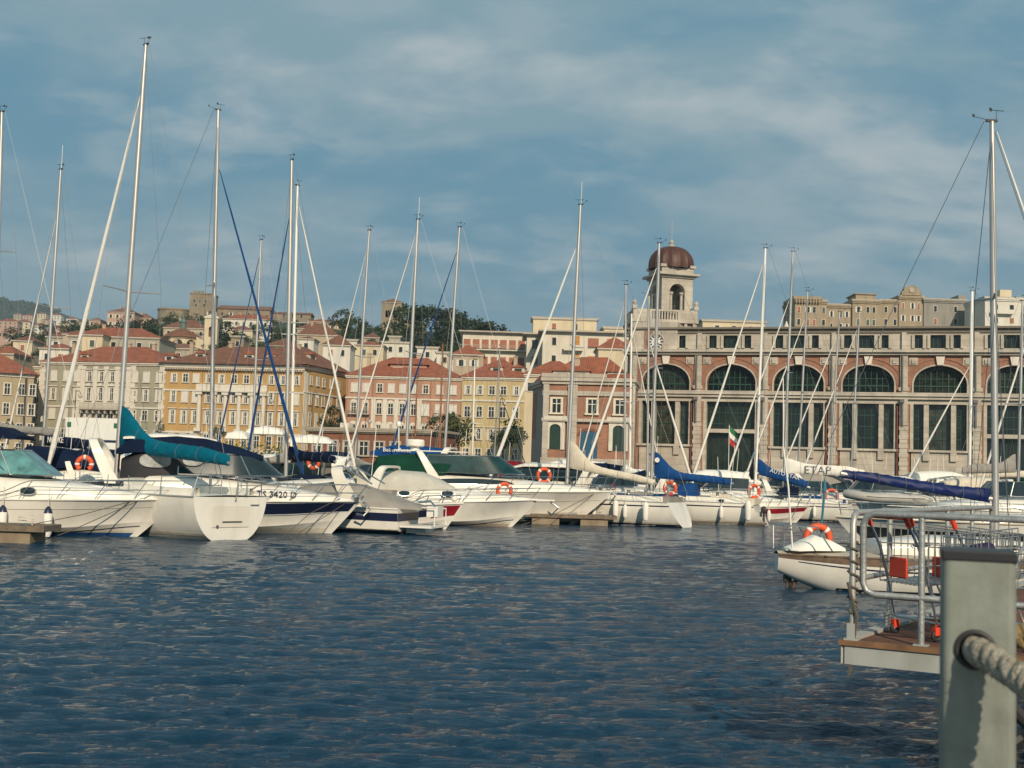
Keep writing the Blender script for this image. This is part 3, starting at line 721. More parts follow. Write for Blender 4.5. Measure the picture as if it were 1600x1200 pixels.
m.build('wall', wc['cream'], r)
m = MB(); m.box(a0, a1, W*.4, W*.45, zs, zc+.6); m.build('louvre', mat('louvre_brown', (.13, .07, .04), .8), r)
m = MB(); m.box(-.25, W+.25, -.25, W+.25, zt_+.003, zt_+.45); hip(m, 0, W, 0, W, zt_+.46, .9, None, .2); m.build('roof', trimw, r)
for x in (a0/2, W-a0/2):
    m = MB(); m.lathe([(.12, zt_+.6), (.22, zt_+1.2), (.02, zt_+1.9)], (x, .2, 0), 6); m.build('finial', trimw, r)

# ------------------------------------------------------------------ modern apartment blocks
aw = plaster('apartment', (.60, .56, .47), .25)
def apartments(px0, px1, pyr, d, depth, label, spec, zdrop=26, flatroof=True):
    A, B = frame_of(px0, d, px1, d); W = (B-A).length; zr = yz((px0+px1)/2, pyr, d); z0 = zr - zdrop
    r = empty('apartment_block', (A.x, A.y, z0), 0, label, 'building', 'apartment blocks'); H = zdrop
    m = MB(); m.box(0, W, 0, depth, 0, H); m.build('wall', aw, r)
    m = MB(); m.box(-1, W+1, -1.3, depth+.5, H+.003, H+.35); m.build('roof', trimg, r)
    for (x0, x1, zrel, w, h, kind) in spec:
        win(r, (x0+x1)/2*W, H+zrel, w, h, kind, simple=True)
    return r, W, H
spec = []
for i in range(7): spec.append((.04+.14*i, .10+.14*i, -4.1, 1.7, 2.4, 'blind_r')); spec.append((.04+.14*i, .10+.14*i, -8.2, 1.5, 2.2, 'blind_r'))
r, W, H = apartments(716, 818, 520, 300, 12, 'modern white apartment block with russet blinds and long balcony before the pines', spec)
m = MB(); m.box(-.6, W+.3, -1.5, -.02, H-4.5, H-4.3); m.box(-.6, W+.3, -1.5, -.02, H-8.8, H-8.6); m.build('balcony', aw, r)
m = MB()
for k in range(60): x = -.5+k*(W+.7)/59; m.box(x-.03, x+.03, -1.48, -1.42, H-4.3, H-3.3)
m.box(-.6, W+.3, -1.5, -1.4, H-3.3, H-3.2); m.build('railing', trimg, r)
spec = [(.1, .14, -3.0, .9, 1.7, 'plain'), (.34, .36, -3.2, 1.6, 2.4, 'blind_o'), (.52, .54, -3.4, 2.4, 2.2, 'blind_r'), (.72, .74, -3.4, 2.4, 2.2, 'blind_o'), (.9, .94, -3.4, 2.2, 2.2, 'blind_o'),
        (.1, .14, -7.0, .9, 1.7, 'plain'), (.34, .36, -7.2, 1.6, 2.4, 'blind_o'), (.52, .54, -7.4, 2.4, 2.2, 'blind_o'), (.75, .8, -7.2, 1.2, 2.0, 'plain'), (.1, .14, -11, .9, 1.7, 'plain')]
r, W, H = apartments(842, 992, 520, 270, 14, 'modern cream apartment block with orange blinds rising behind the brick pavilion', spec)
m = MB()
for z in (-4.0, -8.0): m.box(W*.22, W*.42, -1.5, -.02, H+z-.2, H+z)
m.box(W*.22, W*.42, -1.5, -1.4, H-4, H-3); m.box(W*.22, W*.42, -1.5, -1.4, H-8, H-7); m.build('balcony', aw, r)
r, W, H = apartments(817, 843, 523, 280, 14, 'recessed dark stairwell block joining the two modern apartment blocks', [(.4, .6, -3.2, 1.4, 2, 'plain'), (.4, .6, -7, 1.4, 2, 'plain')])
d = 275
house(826, 926, 499, 282, 9, 'cream', 'f', .3, 1, 'flat-roofed cream penthouse on top of the apartment block', name='penthouse', group='apartment blocks', flat=True, sp=5, kind='plain')
r_ = house(938, 1005, 514, 280, 9, 'cream', 'f', .3, 0, 'low cream roof building at the foot of the domed clock tower', name='penthouse', group='apartment blocks', flat=True)
house(930, 985, 546, 235, 9, 'cream', 'r', 2.8, 0, 'small loggia house with a red hip roof between the apartments and clock tower', name='loggia_house', group='houses behind the seafront')
house(1093, 1192, 503, 300, 10, 'cream', 'f', .3, 1, 'long cream flat-topped house showing over the market hall roof', name='rooftop_house', group='buildings behind the hall', flat=True, sp=4.2)
# grand buildings behind the hall, right
sand = plaster('sandstone', (.33, .27, .19), .5); dgrey = plaster('weathered_grey', (.27, .26, .23), .5)
def grand(px0, px1, py, d, dep, wall, label, rows=3, sp=2.1, name='apartment_palace', yaw=0, attic=0, kind='plain', w=.9):
    ze = yz((px0+px1)/2, py, d)
    r, W, H, zt = block(name, label, 'building', px0, d-yaw, px1, d+yaw, ze, dep, wall, trimg, 1, z0=ze-22, group='buildings behind the hall', ov=.3, ch=.8, flat=True, cornice=wall)
    n = max(1, int(W/sp)); x0 = (W-(n-1)*sp)/2
    for k in range(rows):
        for i in range(n): win(r, x0+i*sp+(.35 if i % 2 else -.1), H-2.9-k*3.4, w*.85, 1.6, kind, simple=True)
    return r, W, H, zt
r, W, H, zt = grand(1238, 1288, 472, 328, 14, sand, 'sand-coloured palace corner tower with a bracketed cornice, left end of the hilltop row', 3)
m = MB(); m.box(-.5, W*.85, -.6, 12, H+.7, H+1.5)
for k in range(9): m.box(k*W*.09, k*W*.09+.3, -.9, 0, H-.4, H+.69)
m.build('parapet', sand, r)
r, W, H, zt = grand(1287, 1330, 479, 328.5, 14, sand, 'sand-coloured palace wing with paired windows behind the hall', 2, kind='shutters', w=.7)
r, W, H, zt = grand(1329, 1373, 472, 327.6, 14, sand, 'sand-coloured belvedere block with arched loggia windows and a flat crown', 2)
m = MB(); m.box(W*.15, W*.85, 1, 9, H+.7, H+2.2); m.box(W*.1, W*.9, .6, 9.4, H+2.21, H+2.5); m.build('belvedere', sand, r)
r, W, H, zt = grand(1372, 1404, 472, 328, 14, sand, 'plain tawny wing between the belvedere and the gabled palace', 2)
r, W, H, zt = grand(1402, 1441, 466, 327.5, 14, sand, 'gabled sand-coloured palace with a rounded ornamental pediment', 3, kind='shutters', w=.7)
m = MB(); m.extr([(W*.1, -.3, H+.6), (W*.9, -.3, H+.6), (W*.9, -.3, H+1.8)] + [(W*.5+W*.33*cos(q*pi/8), -.3, H+1.9+1.6*sin(q*pi/8)) for q in range(9)] + [(W*.1, -.3, H+1.8)], (0, 1.2, 0)); m.build('pediment', sand, r)
m = MB(); m.lathe([(.7, -.1), (.7, .05)], (W*.5, -.45, H+2.2), 14, 'y'); m.build('oculus', trimg, r)
r, W, H, zt = grand(1441.5, 1508, 471, 327, 14, dgrey, 'weathered grey blank-walled tenement with few small windows', 2, sp=5.0)
m = MB(); m.box(W*.82, W, 0, 8, H+.6, H+1.9); m.box(W*.1, W*.16, 3, 4, H+.6, H+1.6); m.build('stair_head', dgrey, r)
r, W, H, zt = grand(1505, 1540, 487, 329, 14, wc['stone'], 'low brown building in the gap left of the balconied block', 1)
r, W, H, zt = grand(1538, 1640, 469, 310, 14, wc['white'], 'white balconied apartment block at the right edge behind the tall mast', 3, sp=3.6, kind='plain', w=1.2)
m = MB()
for k in range(3): m.box(W*.08, W*.42, -1.4, -.02, H-3.6-k*3.6-.2, H-3.6-k*3.6); m.box(W*.08, W*.42, -1.4, -1.3, H-3.6-k*3.6, H-2.7-k*3.6); m.box(W*.6, W*.9, -1.4, -.02, H-3.6-k*3.6-.2, H-3.6-k*3.6); m.box(W*.6, W*.9, -1.4, -1.3, H-3.6-k*3.6, H-2.7-k*3.6)
m.build('balcony', wc['white'], r)
m = MB(); m.box(W*.28, W*.46, 2, 6, H+.7, H+2.9); m.build('roof_house', wc['cream'], r)
r = empty('church_cross', (wpx(1225, 300), 300, 0), 0, 'small iron cross on a white pinnacle rising over the hall roof', 'cross')
zc = yz(1225, 512, 300); m = MB(); m.lathe([(.9, zc-6), (.7, zc), (.15, zc+1.6)], n=8); m.build('pinnacle', trimw, r)
m = MB(); m.box(-.07, .07, -.07, .07, zc+1.5, zc+4.0); m.box(-.8, .8, -.06, .06, zc+3.0, zc+3.15); m.build('cross', dark(), r)

# ------------------------------------------------------------------ market hall
brick = brickmat('hall_brick', (.36, .18, .115), (.30, .145, .09), (.22, .13, .09), 1.0, bw=.5, rh=.16, msize=.012)
bstone = brickmat('hall_stone', (.47, .43, .36), (.40, .365, .305), (.25, .22, .18), 1.0, bw=1.4, rh=.62, msize=.012, rough=.8)
pstone = brickmat('hall_plain_stone', (.48, .44, .37), (.42, .38, .315), (.27, .24, .20), 1.0, bw=1.7, rh=.55, msize=.014, rough=.82)
hglass = mat('hall_glass', (.003, .008, .006), .10, c2=(.028, .036, .026), vscale=.9, spec=.6)  # paler second colour paints patches of reflection into the dark glass
HG = [hglass, mat('hall_glass_pale_reflection', (.004, .010, .008), .1, c2=(.07, .075, .06), vscale=1.6, spec=.6), mat('hall_glass_faint_reflection', (.002, .006, .005), .08, c2=(.012, .022, .018), vscale=.6, spec=.7)]  # variants with stronger and weaker painted reflections, picked per window
hgreen = mat('green_glazing_bars', (.010, .055, .032), .5)
A, B = frame_of(1088, 127.5, 1411, 121.5)
SP = (B-A).length/3; dirv = (B-A).normalized(); rz = atan2(dirv.y, dirv.x)
NL, NR = 1, 6
O = A - dirv*(SP*NL)
hall = empty('market_hall', (O.x, O.y, QZ), rz, 'long red brick and stone market hall with great arched windows on the quay', 'building')
Lh = SP*(NL+NR)
def hz(z): return z - QZ
ZT, ZA1, ZA0, ZL, ZS, ZW1, ZW0 = hz(18.25), hz(17.45), hz(16.15), hz(15.6), hz(11.75), hz(10.45), hz(5.9)
ARW, ARH = 2.5, 2.55   # arch half width, rise
m = MB(); m.box(-1.0, Lh, 1.2, 30, 0, ZL); m.box(-1.0, Lh, 1.6, 28, ZL, ZT-.3); m.build('wall', bstone, hall)    # body behind the glass
m = MB(); m.box(-1.2, Lh+.2, -.75, 30.3, ZL+.003, ZL+.28); m.box(-1.1, Lh+.1, -.45, 30, ZL-.25, ZL); m.box(-1.1, Lh+.1, -.5, 1.2, ZS-.55, ZS-.18); m.box(-1.1, Lh+.1, -.3, 1.2, ZS-.85, ZS-.553); m.build('cornice', pstone, hall)
m = MB(); m.box(-1.2, Lh+.3, .1, 28.6, ZT-.15, ZT+.05); m.box(-1.1, Lh+.2, .45, 28.3, ZT-.55, ZT-.152); m.build('roof', mat('hall_roof_edge', (.16, .14, .11), .8), hall)
m = MB(); m.box(-1.0, Lh, .62, 1.6, ZL+.285, ZA0-.02); m.box(-1.0, Lh, .62, 1.6, ZA1+.02, ZT-.555)
att = []
for b_ in range(NL+NR):
    x0 = b_*SP
    ws = [(1.15, 2.35), (2.9, 5.0), (5.5, 6.7)] if SP > 7 else [(1.0, 2.2), (2.7, 4.7), (5.2, 6.3)]
    ws = [(a*SP/7.85, c*SP/7.85) for a, c in ws]
    edges = [0] + [v for w_ in ws for v in w_] + [SP]
    for i in range(0, len(edges), 2): m.box(x0+edges[i], x0+edges[i+1], .62, 1.6, ZA0-.02, ZA1+.02)
    for e in edges[1:-1]: m.box(x0+e-.14, x0+e+.14, .45, .62, ZA0-.02, ZA1+.02)
    m.box(x0-.22, x0+.22, .3, .62, ZL+.285, ZT-.556)
    att += [(x0+a, x0+c) for a, c in ws]
m.build('attic_wall', pstone, hall)
for a, c in att:
    k = MB(); k.box(a, c, 1.15, 1.25, ZA0-.02, ZA1+.02); p = k.build('attic_window', hglass, hall)
    k = MB()
    n_ = int((c-a)/.55)+1
    for i in range(1, n_): x = a+(c-a)*i/n_; k.box(x-.03, x+.03, 1.06, 1.148, ZA0, ZA1)
    k.build('glazing_bar', hgreen, p)
doors = (1, 5)
for b_ in range(NL+NR):
    x0 = b_*SP; xc = x0+SP/2; hw = SP/2-.36
    # arch spandrel in brick with an arched opening
    m = MB(); zb, zt2 = ZS-.18, ZL-.25; spr = ZS+.55; nseg = 20
    pts = [(xc-ARW, zb), (xc-ARW, spr)] + [(xc-ARW*cos(pi*q/nseg), spr+(ARH-.55)*sin(pi*q/nseg)**.9) for q in range(1, nseg)] + [(xc+ARW, spr), (xc+ARW, zb)]
    outer = []
    for (px, pz) in pts:
        t = (px-(xc-ARW))/(2*ARW)
        outer.append((x0+.36+t*2*hw, zt2 if pz > zb+.01 and abs(px-xc) < ARW-.001 else (zb if pz == zb else spr)))
    outer[1] = (x0+.36, spr); outer[-2] = (x0+SP-.36, spr)
    outer[2] = (x0+.36, zt2); outer[-3] = (x0+SP-.36, zt2)
    yf, yb = 0.0, 1.1
    for q in range(len(pts)-1):
        a, c, e, f_ = pts[q], pts[q+1], outer[q+1], outer[q]
        m.poly([(a[0], yf, a[1]), (c[0], yf, c[1]), (e[0], yf, e[1]), (f_[0], yf, f_[1])])
        m.poly([(a[0], yf, a[1]), (a[0], yb, a[1]), (c[0], yb, c[1]), (c[0], yf, c[1])])
    m.build('spandrel', brick, hall)
    m = MB(); ring = lambda o, y: [(xc-(ARW+o)*cos(pi*q/nseg), y, spr+(ARH-.55+o)*sin(pi*q/nseg)**.9) for q in range(nseg+1)]
    m.grid([ring(.02, -.09), ring(.17, -.09), ring(.17, .0)]); 
    m.box(xc-ARW-.17, xc-ARW-.001, -.09, .3, zb, spr); m.box(xc+ARW+.001, xc+ARW+.17, -.09, .3, zb, spr)
    m.build('arch_moulding', pstone, hall)
    m = MB(); m.grid([ring(.19, -.001), ring(.19, -.05), ring(.66, -.05), ring(.66, -.12), ring(.74, -.12), ring(.74, -.001)]); m.build('brick_arch', brickmat('voussoir', (.38, .195, .125), (.31, .155, .10), (.2, .1, .07), 1.6, bw=.12, rh=.5), hall)
    m = MB(); m.extr([(xc-.28, -.35, spr+ARH-.5), (xc+.28, -.35, spr+ARH-.5), (xc+.42, -.35, spr+ARH+.35), (xc-.42, -.35, spr+ARH+.35)], (0, .34, 0)); m.build('keystone', mat('keystone_pale', (.62, .58, .50), .8), hall)
    for s_ in (-1, 1):
        m = MB(); m.box(xc+s_*(hw-.55)-.42, xc+s_*(hw-.55)+.42, -.1, -.001, zt2-1.0, zt2-.25); m.box(xc+s_*(hw-.55)-.2, xc+s_*(hw-.55)+.2, -.22, -.1, zt2-.85, zt2-.4); m.build('relief_block', pstone, hall)
    k = MB(); k.poly([(p[0], .8, p[1]) for p in pts]); k.extr([(p[0], .8, p[1]) for p in pts], (0, .06, 0)); ap = k.build('arched_window', random.choice(HG), hall)
    k = MB()
    for i in range(1, 9):
        x = xc-ARW+2*ARW*i/9; t = (x-xc)/ARW; ztop = spr+(ARH-.6)*sqrt(max(0, 1-t*t)); r_ = .06 if i in (3, 6) else .03
        k.box(x-r_, x+r_, .70, .795, zb, ztop)
    k.box(xc-ARW, xc+ARW, .69, .699, ZS+.5, ZS+.62); k.box(xc-ARW*.93, xc+ARW*.93, .69, .699, ZS+1.25, ZS+1.31)
    k.build('glazing_bar', hgreen, ap)
    # lower storey: stone frame, three lights or a tall doorway
    gx0, gx1 = xc-ARW, xc+ARW; zlow = ZW0 if b_ not in doors else 1.0
    m = MB(); m.box(x0+.36, x0+SP-.36, .0, 1.1, ZW1, ZS-.852); m.box(gx0-.32, gx0, -.06, 1.1, zlow, ZW1); m.box(gx1, gx1+.2, -.06, 1.1, zlow, ZW1)
    if b_ not in doors:
        m.box(gx0-.2, gx1+.2, .0, 1.1, 0, ZW0-.22); m.box(gx0-.45, gx1+.45, -.28, .9, ZW0-.218, ZW0-.002)
        for x in (xc-1.28, xc+1.28): m.box(x-.24, x+.24, .1, 1.1, ZW0, ZW1); m.box(x-.3, x+.3, -.25, -.002, ZW0-1.1, ZW0-.22)
        lights = [(gx0, xc-1.52), (xc-1.04, xc+1.04), (xc+1.52, gx1)]
    else:
        m.box(gx0, gx1, -.05, .6, hz(7.2), hz(7.6)); lights = [(gx0, gx1)]
        if b_ == 5: pass
    m.build('stone_frame', pstone, hall)
    for a, c in lights:
        k = MB(); k.box(a, c, .8, .86, zlow, ZW1); p = k.build('window_light', random.choice(HG), hall)
        k = MB(); nb = max(2, round((c-a)/.6))
        for i in range(nb+1): x = a+.03+(c-a-.06)*i/nb; k.box(x-.025, x+.025, .72, .795, zlow, ZW1)
        for z_ in (1.15, 2.3, 3.45): k.box(a, c, .70, .718, ZW1-z_-.04, ZW1-z_+.04)
        k.build('glazing_bar', hgreen, p)
    m = MB()
    for a, c in ((x0+.38, gx0-.32), (gx1+.2, x0+SP-.72)):
        if c-a > .02: m.box(a, c, .02, 1.1, 0.9, ZW1)
    m.build('brick_strip', brick, hall)
for b_ in range(NL+NR+1):
    x = b_*SP; m = MB()
    m.box(x-.36, x+.36, -.28, 1.1, ZS-.17, ZL-.255); m.box(x-.5, x+.5, -.4, -.28, ZS+.0, ZS+.35); m.box(x-.38, x+.38, -.42, 1.1, hz(8.3), ZS-.86)
    for k in range(13): m.box(x-.38-.06*(k % 2 == 0), x+.38+.06*(k % 2 == 0), -.42-.05*(k % 2 == 0), 1.1, .9+k*.447, .9+k*.447+.43)
    m.box(x-.75, x+.75, -.55, 1.1, 0, .89)
    m.build('pilaster', pstone, hall)
    m = MB(); m.tube([(x-.15, -.42, ZL-.3), (x-.15, -.5, ZS-.1)], .07, 6); m.tube([(x-.15, -.6, ZS-1), (x-.15, -.55, hz(8.2))], .1, 6); m.box(x-.35, x+.05, -.85, -.5, ZS-1.2, ZS-.86); m.build('downpipe', mat('lead_pipe', (.12, .12, .12), .6), hall)
    if b_ < NL+NR: m = MB(); m.box(x+SP-.66, x+SP-.54, -.3, .02, 1, ZW1-.1); m.build('rust_pipe', mat('rust_pipe', (.17, .055, .035), .7), hall)

# ------------------------------------------------------------------ clock tower
tw = empty('clock_tower', (O.x - dirv.x*0, O.y - dirv.y*0, QZ), rz, 'stone clock tower with brick panels, open arched belfry and brown ribbed dome', 'tower')
TX0 = (at(984, 545, 131).x - O.x); TX1 = TX0 + 4.5; ty = 2.72
m = MB(); m.box(TX0-.2, TX1+.4, ty-2.4, ty+6.5, ZL+.3, hz(18.9)); m.build('shaft', bstone, tw)
m = MB(); m.box(TX0+1.35, TX0+2.25, ty-2.45, ty-2.402, hz(16.0), hz(18.2)); m.build('brick_panel', brick, tw)
cx = at(1024, 535, 130).x - O.x
m = MB(); cz = hz(yz(1037, 536, 130)); m.lathe([(.86, -.12), (.86, 0)], (cx, ty-2.42, cz), 32, 'y'); f_ = m.build('clock_face', mat('clock_white', (.62, .62, .58), .5), tw)
m = MB(); m.torus((cx, ty-2.58, cz), 0.86, .1, V((0, 1, 0)), 32, 8); m.build('clock_rim', trimg, f_)
m = MB()
for h in range(12):
    M = Matrix.Translation((cx, 0, cz)) @ Matrix.Rotation(h*pi/6, 4, 'Y'); m.box(-.07, .07, ty-2.58, ty-2.543, .5, .76, M)
m.build('hour_marks', dark(), f_)
for a, l in ((.7, .4), (2.2, .6)):
    m = MB(); M = Matrix.Translation((cx, 0, cz)) @ Matrix.Rotation(a, 4, 'Y'); m.box(-.035, .035, ty-2.62, ty-2.59, -.1, l, M); m.build('clock_hand', dark(), f_)
tc_ = at(1047, 490, 135); TC = V((tc_.x, tc_.y, 0)); top = empty('tmp', (0, 0, 0))
bpy.data.objects.remove(top)
ang = R(33) - rz; loc = Matrix.Rotation(-rz, 4, 'Z') @ (V((TC.x, TC.y, 0)) - V((O.x, O.y, 0)))
# platform: corbel table and balustrade
MP = Matrix.Translation((loc.x-.9, loc.y, 0)) @ Matrix.Rotation(R(20), 4, 'Z')
zp = hz(19.0)
m = MB(); m.box(-3.3, 3.0, -2.6, 3.4, zp-.5, zp+.25, MP); m.box(-3.8, 3.5, -3.1, 3.9, zp+.252, zp+.6, MP)
for k in range(8):
    x = -3.4+k*.92; m.box(x-.16, x+.16, -3.0, -2.6, zp-.55, zp+.25, MP); y = -2.7+k*.85; m.box(3.0, 3.4, y-.16, y+.16, zp-.55, zp+.25, MP)
m.build('corbel_table', pstone, tw)
m = MB()
for (a, c) in ((-3.7, -1.6), (1.2, 3.4)): m.box(a, c, -3.0, -2.7, zp+.602, zp+1.7, MP)
m.box(-1.6, 1.2, -3.0, -2.7, zp+1.5, zp+1.7, MP)
for k in range(9): m.box(-1.5+k*.31, -1.36+k*.31, -2.95, -2.75, zp+.602, zp+1.5, MP)
m.box(3.1, 3.4, -2.7, 3.8, zp+.602, zp+1.7, MP); m.box(-3.7, -3.4, -2.7, 3.8, zp+.602, zp+1.7, MP)
for x, y in ((-3.55, -2.85), (3.25, -2.85), (3.25, 3.6)): m.box(x-.25, x+.25, y-.25, y+.25, zp+1.702, zp+2.1, MP); m.lathe([(.2, zp+2.1), (.3, zp+2.4), (.05, zp+2.75)], (MP @ V((x, y, 0)))[:3], 8)
m.build('balustrade', pstone, tw)
MT = Matrix.Translation((loc.x, loc.y, 0)) @ Matrix.Rotation(R(33), 4, 'Z')
h2 = 1.85; zb = zp+.6; zcor = hz(yz(1047, 438, 135)); m = MB()
for sx_ in (-1, 1):
    for sy_ in (-1, 1): m.box(min(sx_*h2, sx_*(h2-.95)), max(sx_*h2, sx_*(h2-.95)), min(sy_*h2, sy_*(h2-.95)), max(sy_*h2, sy_*(h2-.95)), zb, zcor, MT)
zsp = zcor-1.55; ow = h2-.95
for rot in range(4):
    M2 = MT @ Matrix.Rotation(rot*pi/2, 4, 'Z')
    P_ = [(-ow, -h2, zcor), (-ow, -h2, zsp)] + [(-ow*cos(q*pi/10), -h2, zsp+ow*sin(q*pi/10)) for q in range(1, 10)] + [(ow, -h2, zsp), (ow, -h2, zcor)]
    m.extr([M2 @ V(p) for p in P_], M2.to_3x3() @ V((0, .8, 0)))
    m.box(-ow-.05, ow+.05, -h2-.001, -h2+.5, zb, zb+.9, M2)
m.build('belfry', pstone, tw)
m = MB()
for rot in range(4):
    M2 = MT @ Matrix.Rotation(rot*pi/2, 4, 'Z')
    for x in (-.62, .62): m.lathe([(.17, zb+.9), (.15, zsp-.35), (.26, zsp-.2), (.26, zsp)], (M2 @ V((x, -h2+.3, 0)))[:3], 10)
m.build('belfry_column', pstone, tw)
m = MB(); m.box(-h2-.2, h2+.2, -h2-.2, h2+.2, zcor+.002, zcor+.25, MT); m.box(-h2-.6, h2+.6, -h2-.6, h2+.6, zcor+.252, zcor+.5, MT); m.box(-h2-.05, h2+.05, -h2-.05, h2+.05, zcor+.502, zcor+1.15, MT); 
for sx_ in (-1, 1):
    for sy_ in (-1, 1): m.box(sx_*(h2-.1)-.35, sx_*(h2-.1)+.35, sy_*(h2-.1)-.35, sy_*(h2-.1)+.35, zcor+1.152, zcor+1.45, MT)
m.build('cornice', pstone, tw)
zd = zcor+1.16; hd = hz(yz(1045, 386, 135))-zd; prof = []
for q in range(13):
    a = q/12*pi/2; prof.append((2.5*cos(a)**.72*(1+.06*sin(2*a))+.02, zd+hd*sin(a)))
rows = []
for rr_, z_ in prof:
    row = []
    for k in range(48):
        a = 2*pi*k/48; oct_ = 1/ max(abs(cos((a % (pi/4))-pi/8)), .1)*cos(pi/8); rad = rr_*oct_*(1.08 if k % 6 == 3 else 1.0); row.append(V((loc.x+rad*cos(a+R(33)), loc.y+rad*sin(a+R(33)), z_)))
    rows.append(row)
m = MB(); m.grid(rows, close_v=True); m.build('dome', mat('dome_copper_brown', (.075, .028, .019), .55, var=.3, vscale=1.2, stain=.3), tw, smooth=True)
m = MB(); m.lathe([(.35, zd+hd-.15), (.45, zd+hd+.1), (.2, zd+hd+.25), (.32, zd+hd+.55), (.05, zd+hd+.8), (.03, zd+hd+3.2)], (loc.x, loc.y, 0), 10); m.build('finial', pstone, tw)

# ------------------------------------------------------------------ brick pavilion in front of the hall
dA = 119.5
r, W, H, zt = block('pavilion', 'two-storey red brick and stone pavilion with arched doors, left of the hall', 'building', 846, dA+.7, 987, dA-.7, 11.55, 7, brick, tile_red, 2.4, ov=.1, ch=.6, cornice=pstone, ins=3)
s = W/141.0
def X(px): return (px-846)*s
def Zp(py): return yz(900, py, dA)-QZ
m = MB()
for a, c in ((846, 855), (886, 899), (985, 990)):
    m.box(X(a), X(c), -.3, .03, 0, H-.35)
m.box(-.1, W+.1, -.38, .03, Zp(659), Zp(654)); m.box(-.1, W+.1, -.34, .03, Zp(725), Zp(716)); m.box(-.15, W+.15, -.36, .03, 0, Zp(725)-.002); m.box(-.1, W+.1, -.2, .03, H-1.4, H-.95)
m.box(X(885), X(900), -.36, -.301, 0, H-.36); m.build('stone_dressing', pstone, r)
m = MB(); m.box(-.2, W*.7, -.5, .5, H+.37, H+.75); m.build('parapet', trimg, r)
for c in (867, 923, 966):
    w_ = win(r, X(c), Zp(645), .95, 1.35, 'sash', trim=mat('window_stone', (.62, .58, .47), .8))
for c in (866, 965):
    m = MB(); x = X(c); z0_, z1_ = Zp(703), Zp(672); m.box(x-.95, x-.55, -.2, .02, z0_, z1_+.1); m.box(x+.55, x+.95, -.2, .02, z0_, z1_+.1)
    P_ = [(x-.95, -.2, z1_+.1), (x-.55, -.2, z1_+.1)] + [(x-.55*cos(q*pi/8), -.2, z1_+.1+.45*sin(q*pi/8)) for q in range(1, 8)] + [(x+.55, -.2, z1_+.1), (x+.95, -.2, z1_+.1), (x+.95, -.2, z1_+.95), (x-.95, -.2, z1_+.95)]
    m.extr(P_, (0, .22, 0)); m.box(x-1.15, x+1.15, -.4, .02, z1_+.952, z1_+1.35); o = m.build('window', trimw, r)
    k = MB(); k.extr([(x-.55, -.04, z0_), (x-.55, -.04, z1_+.1)] + [(x-.55*cos(q*pi/8), -.04, z1_+.1+.45*sin(q*pi/8)) for q in range(1, 8)] + [(x+.55, -.04, z1_+.1), (x+.55, -.04, z0_)], (0, .05, 0)); k.build('pane', mat('dark_green_door', (.01, .035, .025), .4), o)
x = X(919); z0_, z1_ = Zp(716), Zp(680); m = MB()
m.extr([(x-.85, -.06, z0_), (x-.85, -.06, z1_)] + [(x-.85*cos(q*pi/10), -.06, z1_+.45*sin(q*pi/10)) for q in range(1, 10)] + [(x+.85, -.06, z1_), (x+.85, -.06, z0_)], (0, .07, 0)); o = m.build('door', mat('blue_door', (.012, .075, .14), .5), r)
m = MB(); m.grid([[(x-(.85+o_)*cos(q*pi/12), y_, z1_+(.45+o_)*sin(q*pi/12)) for q in range(13)] for o_, y_ in ((.02, -.1), (.3, -.1), (.3, .01))]); m.build('door_arch', brickmat('arch_brick', (.20, .07, .04), (.17, .06, .035), (.2, .12, .09)), r)
for x in (872, 903, 958): dormer(r, X(x), .6, zt+.25, 1.7, .45)
chimney(r, X(893), 2.2, zt+1.2, .9)
# side face of the pavilion is the short grey return at its left
r, W, H, zt = block('pavilion_annex', 'grey stone side annex against the left end of the brick pavilion', 'building', 829, dA+6.3, 845.2, dA+1.4, 11.3, 1.5, mat('annex_grey', (.26, .24, .215), .85, var=.1, stain=.3), tile_red, 1.0, ov=.1, ch=.5, cornice=pstone, ins=.4)
m = MB(); m.box(W*.05, W*.4, -.03, .02, H*.45, H*.92); m.build('brick_panel', brick, r)
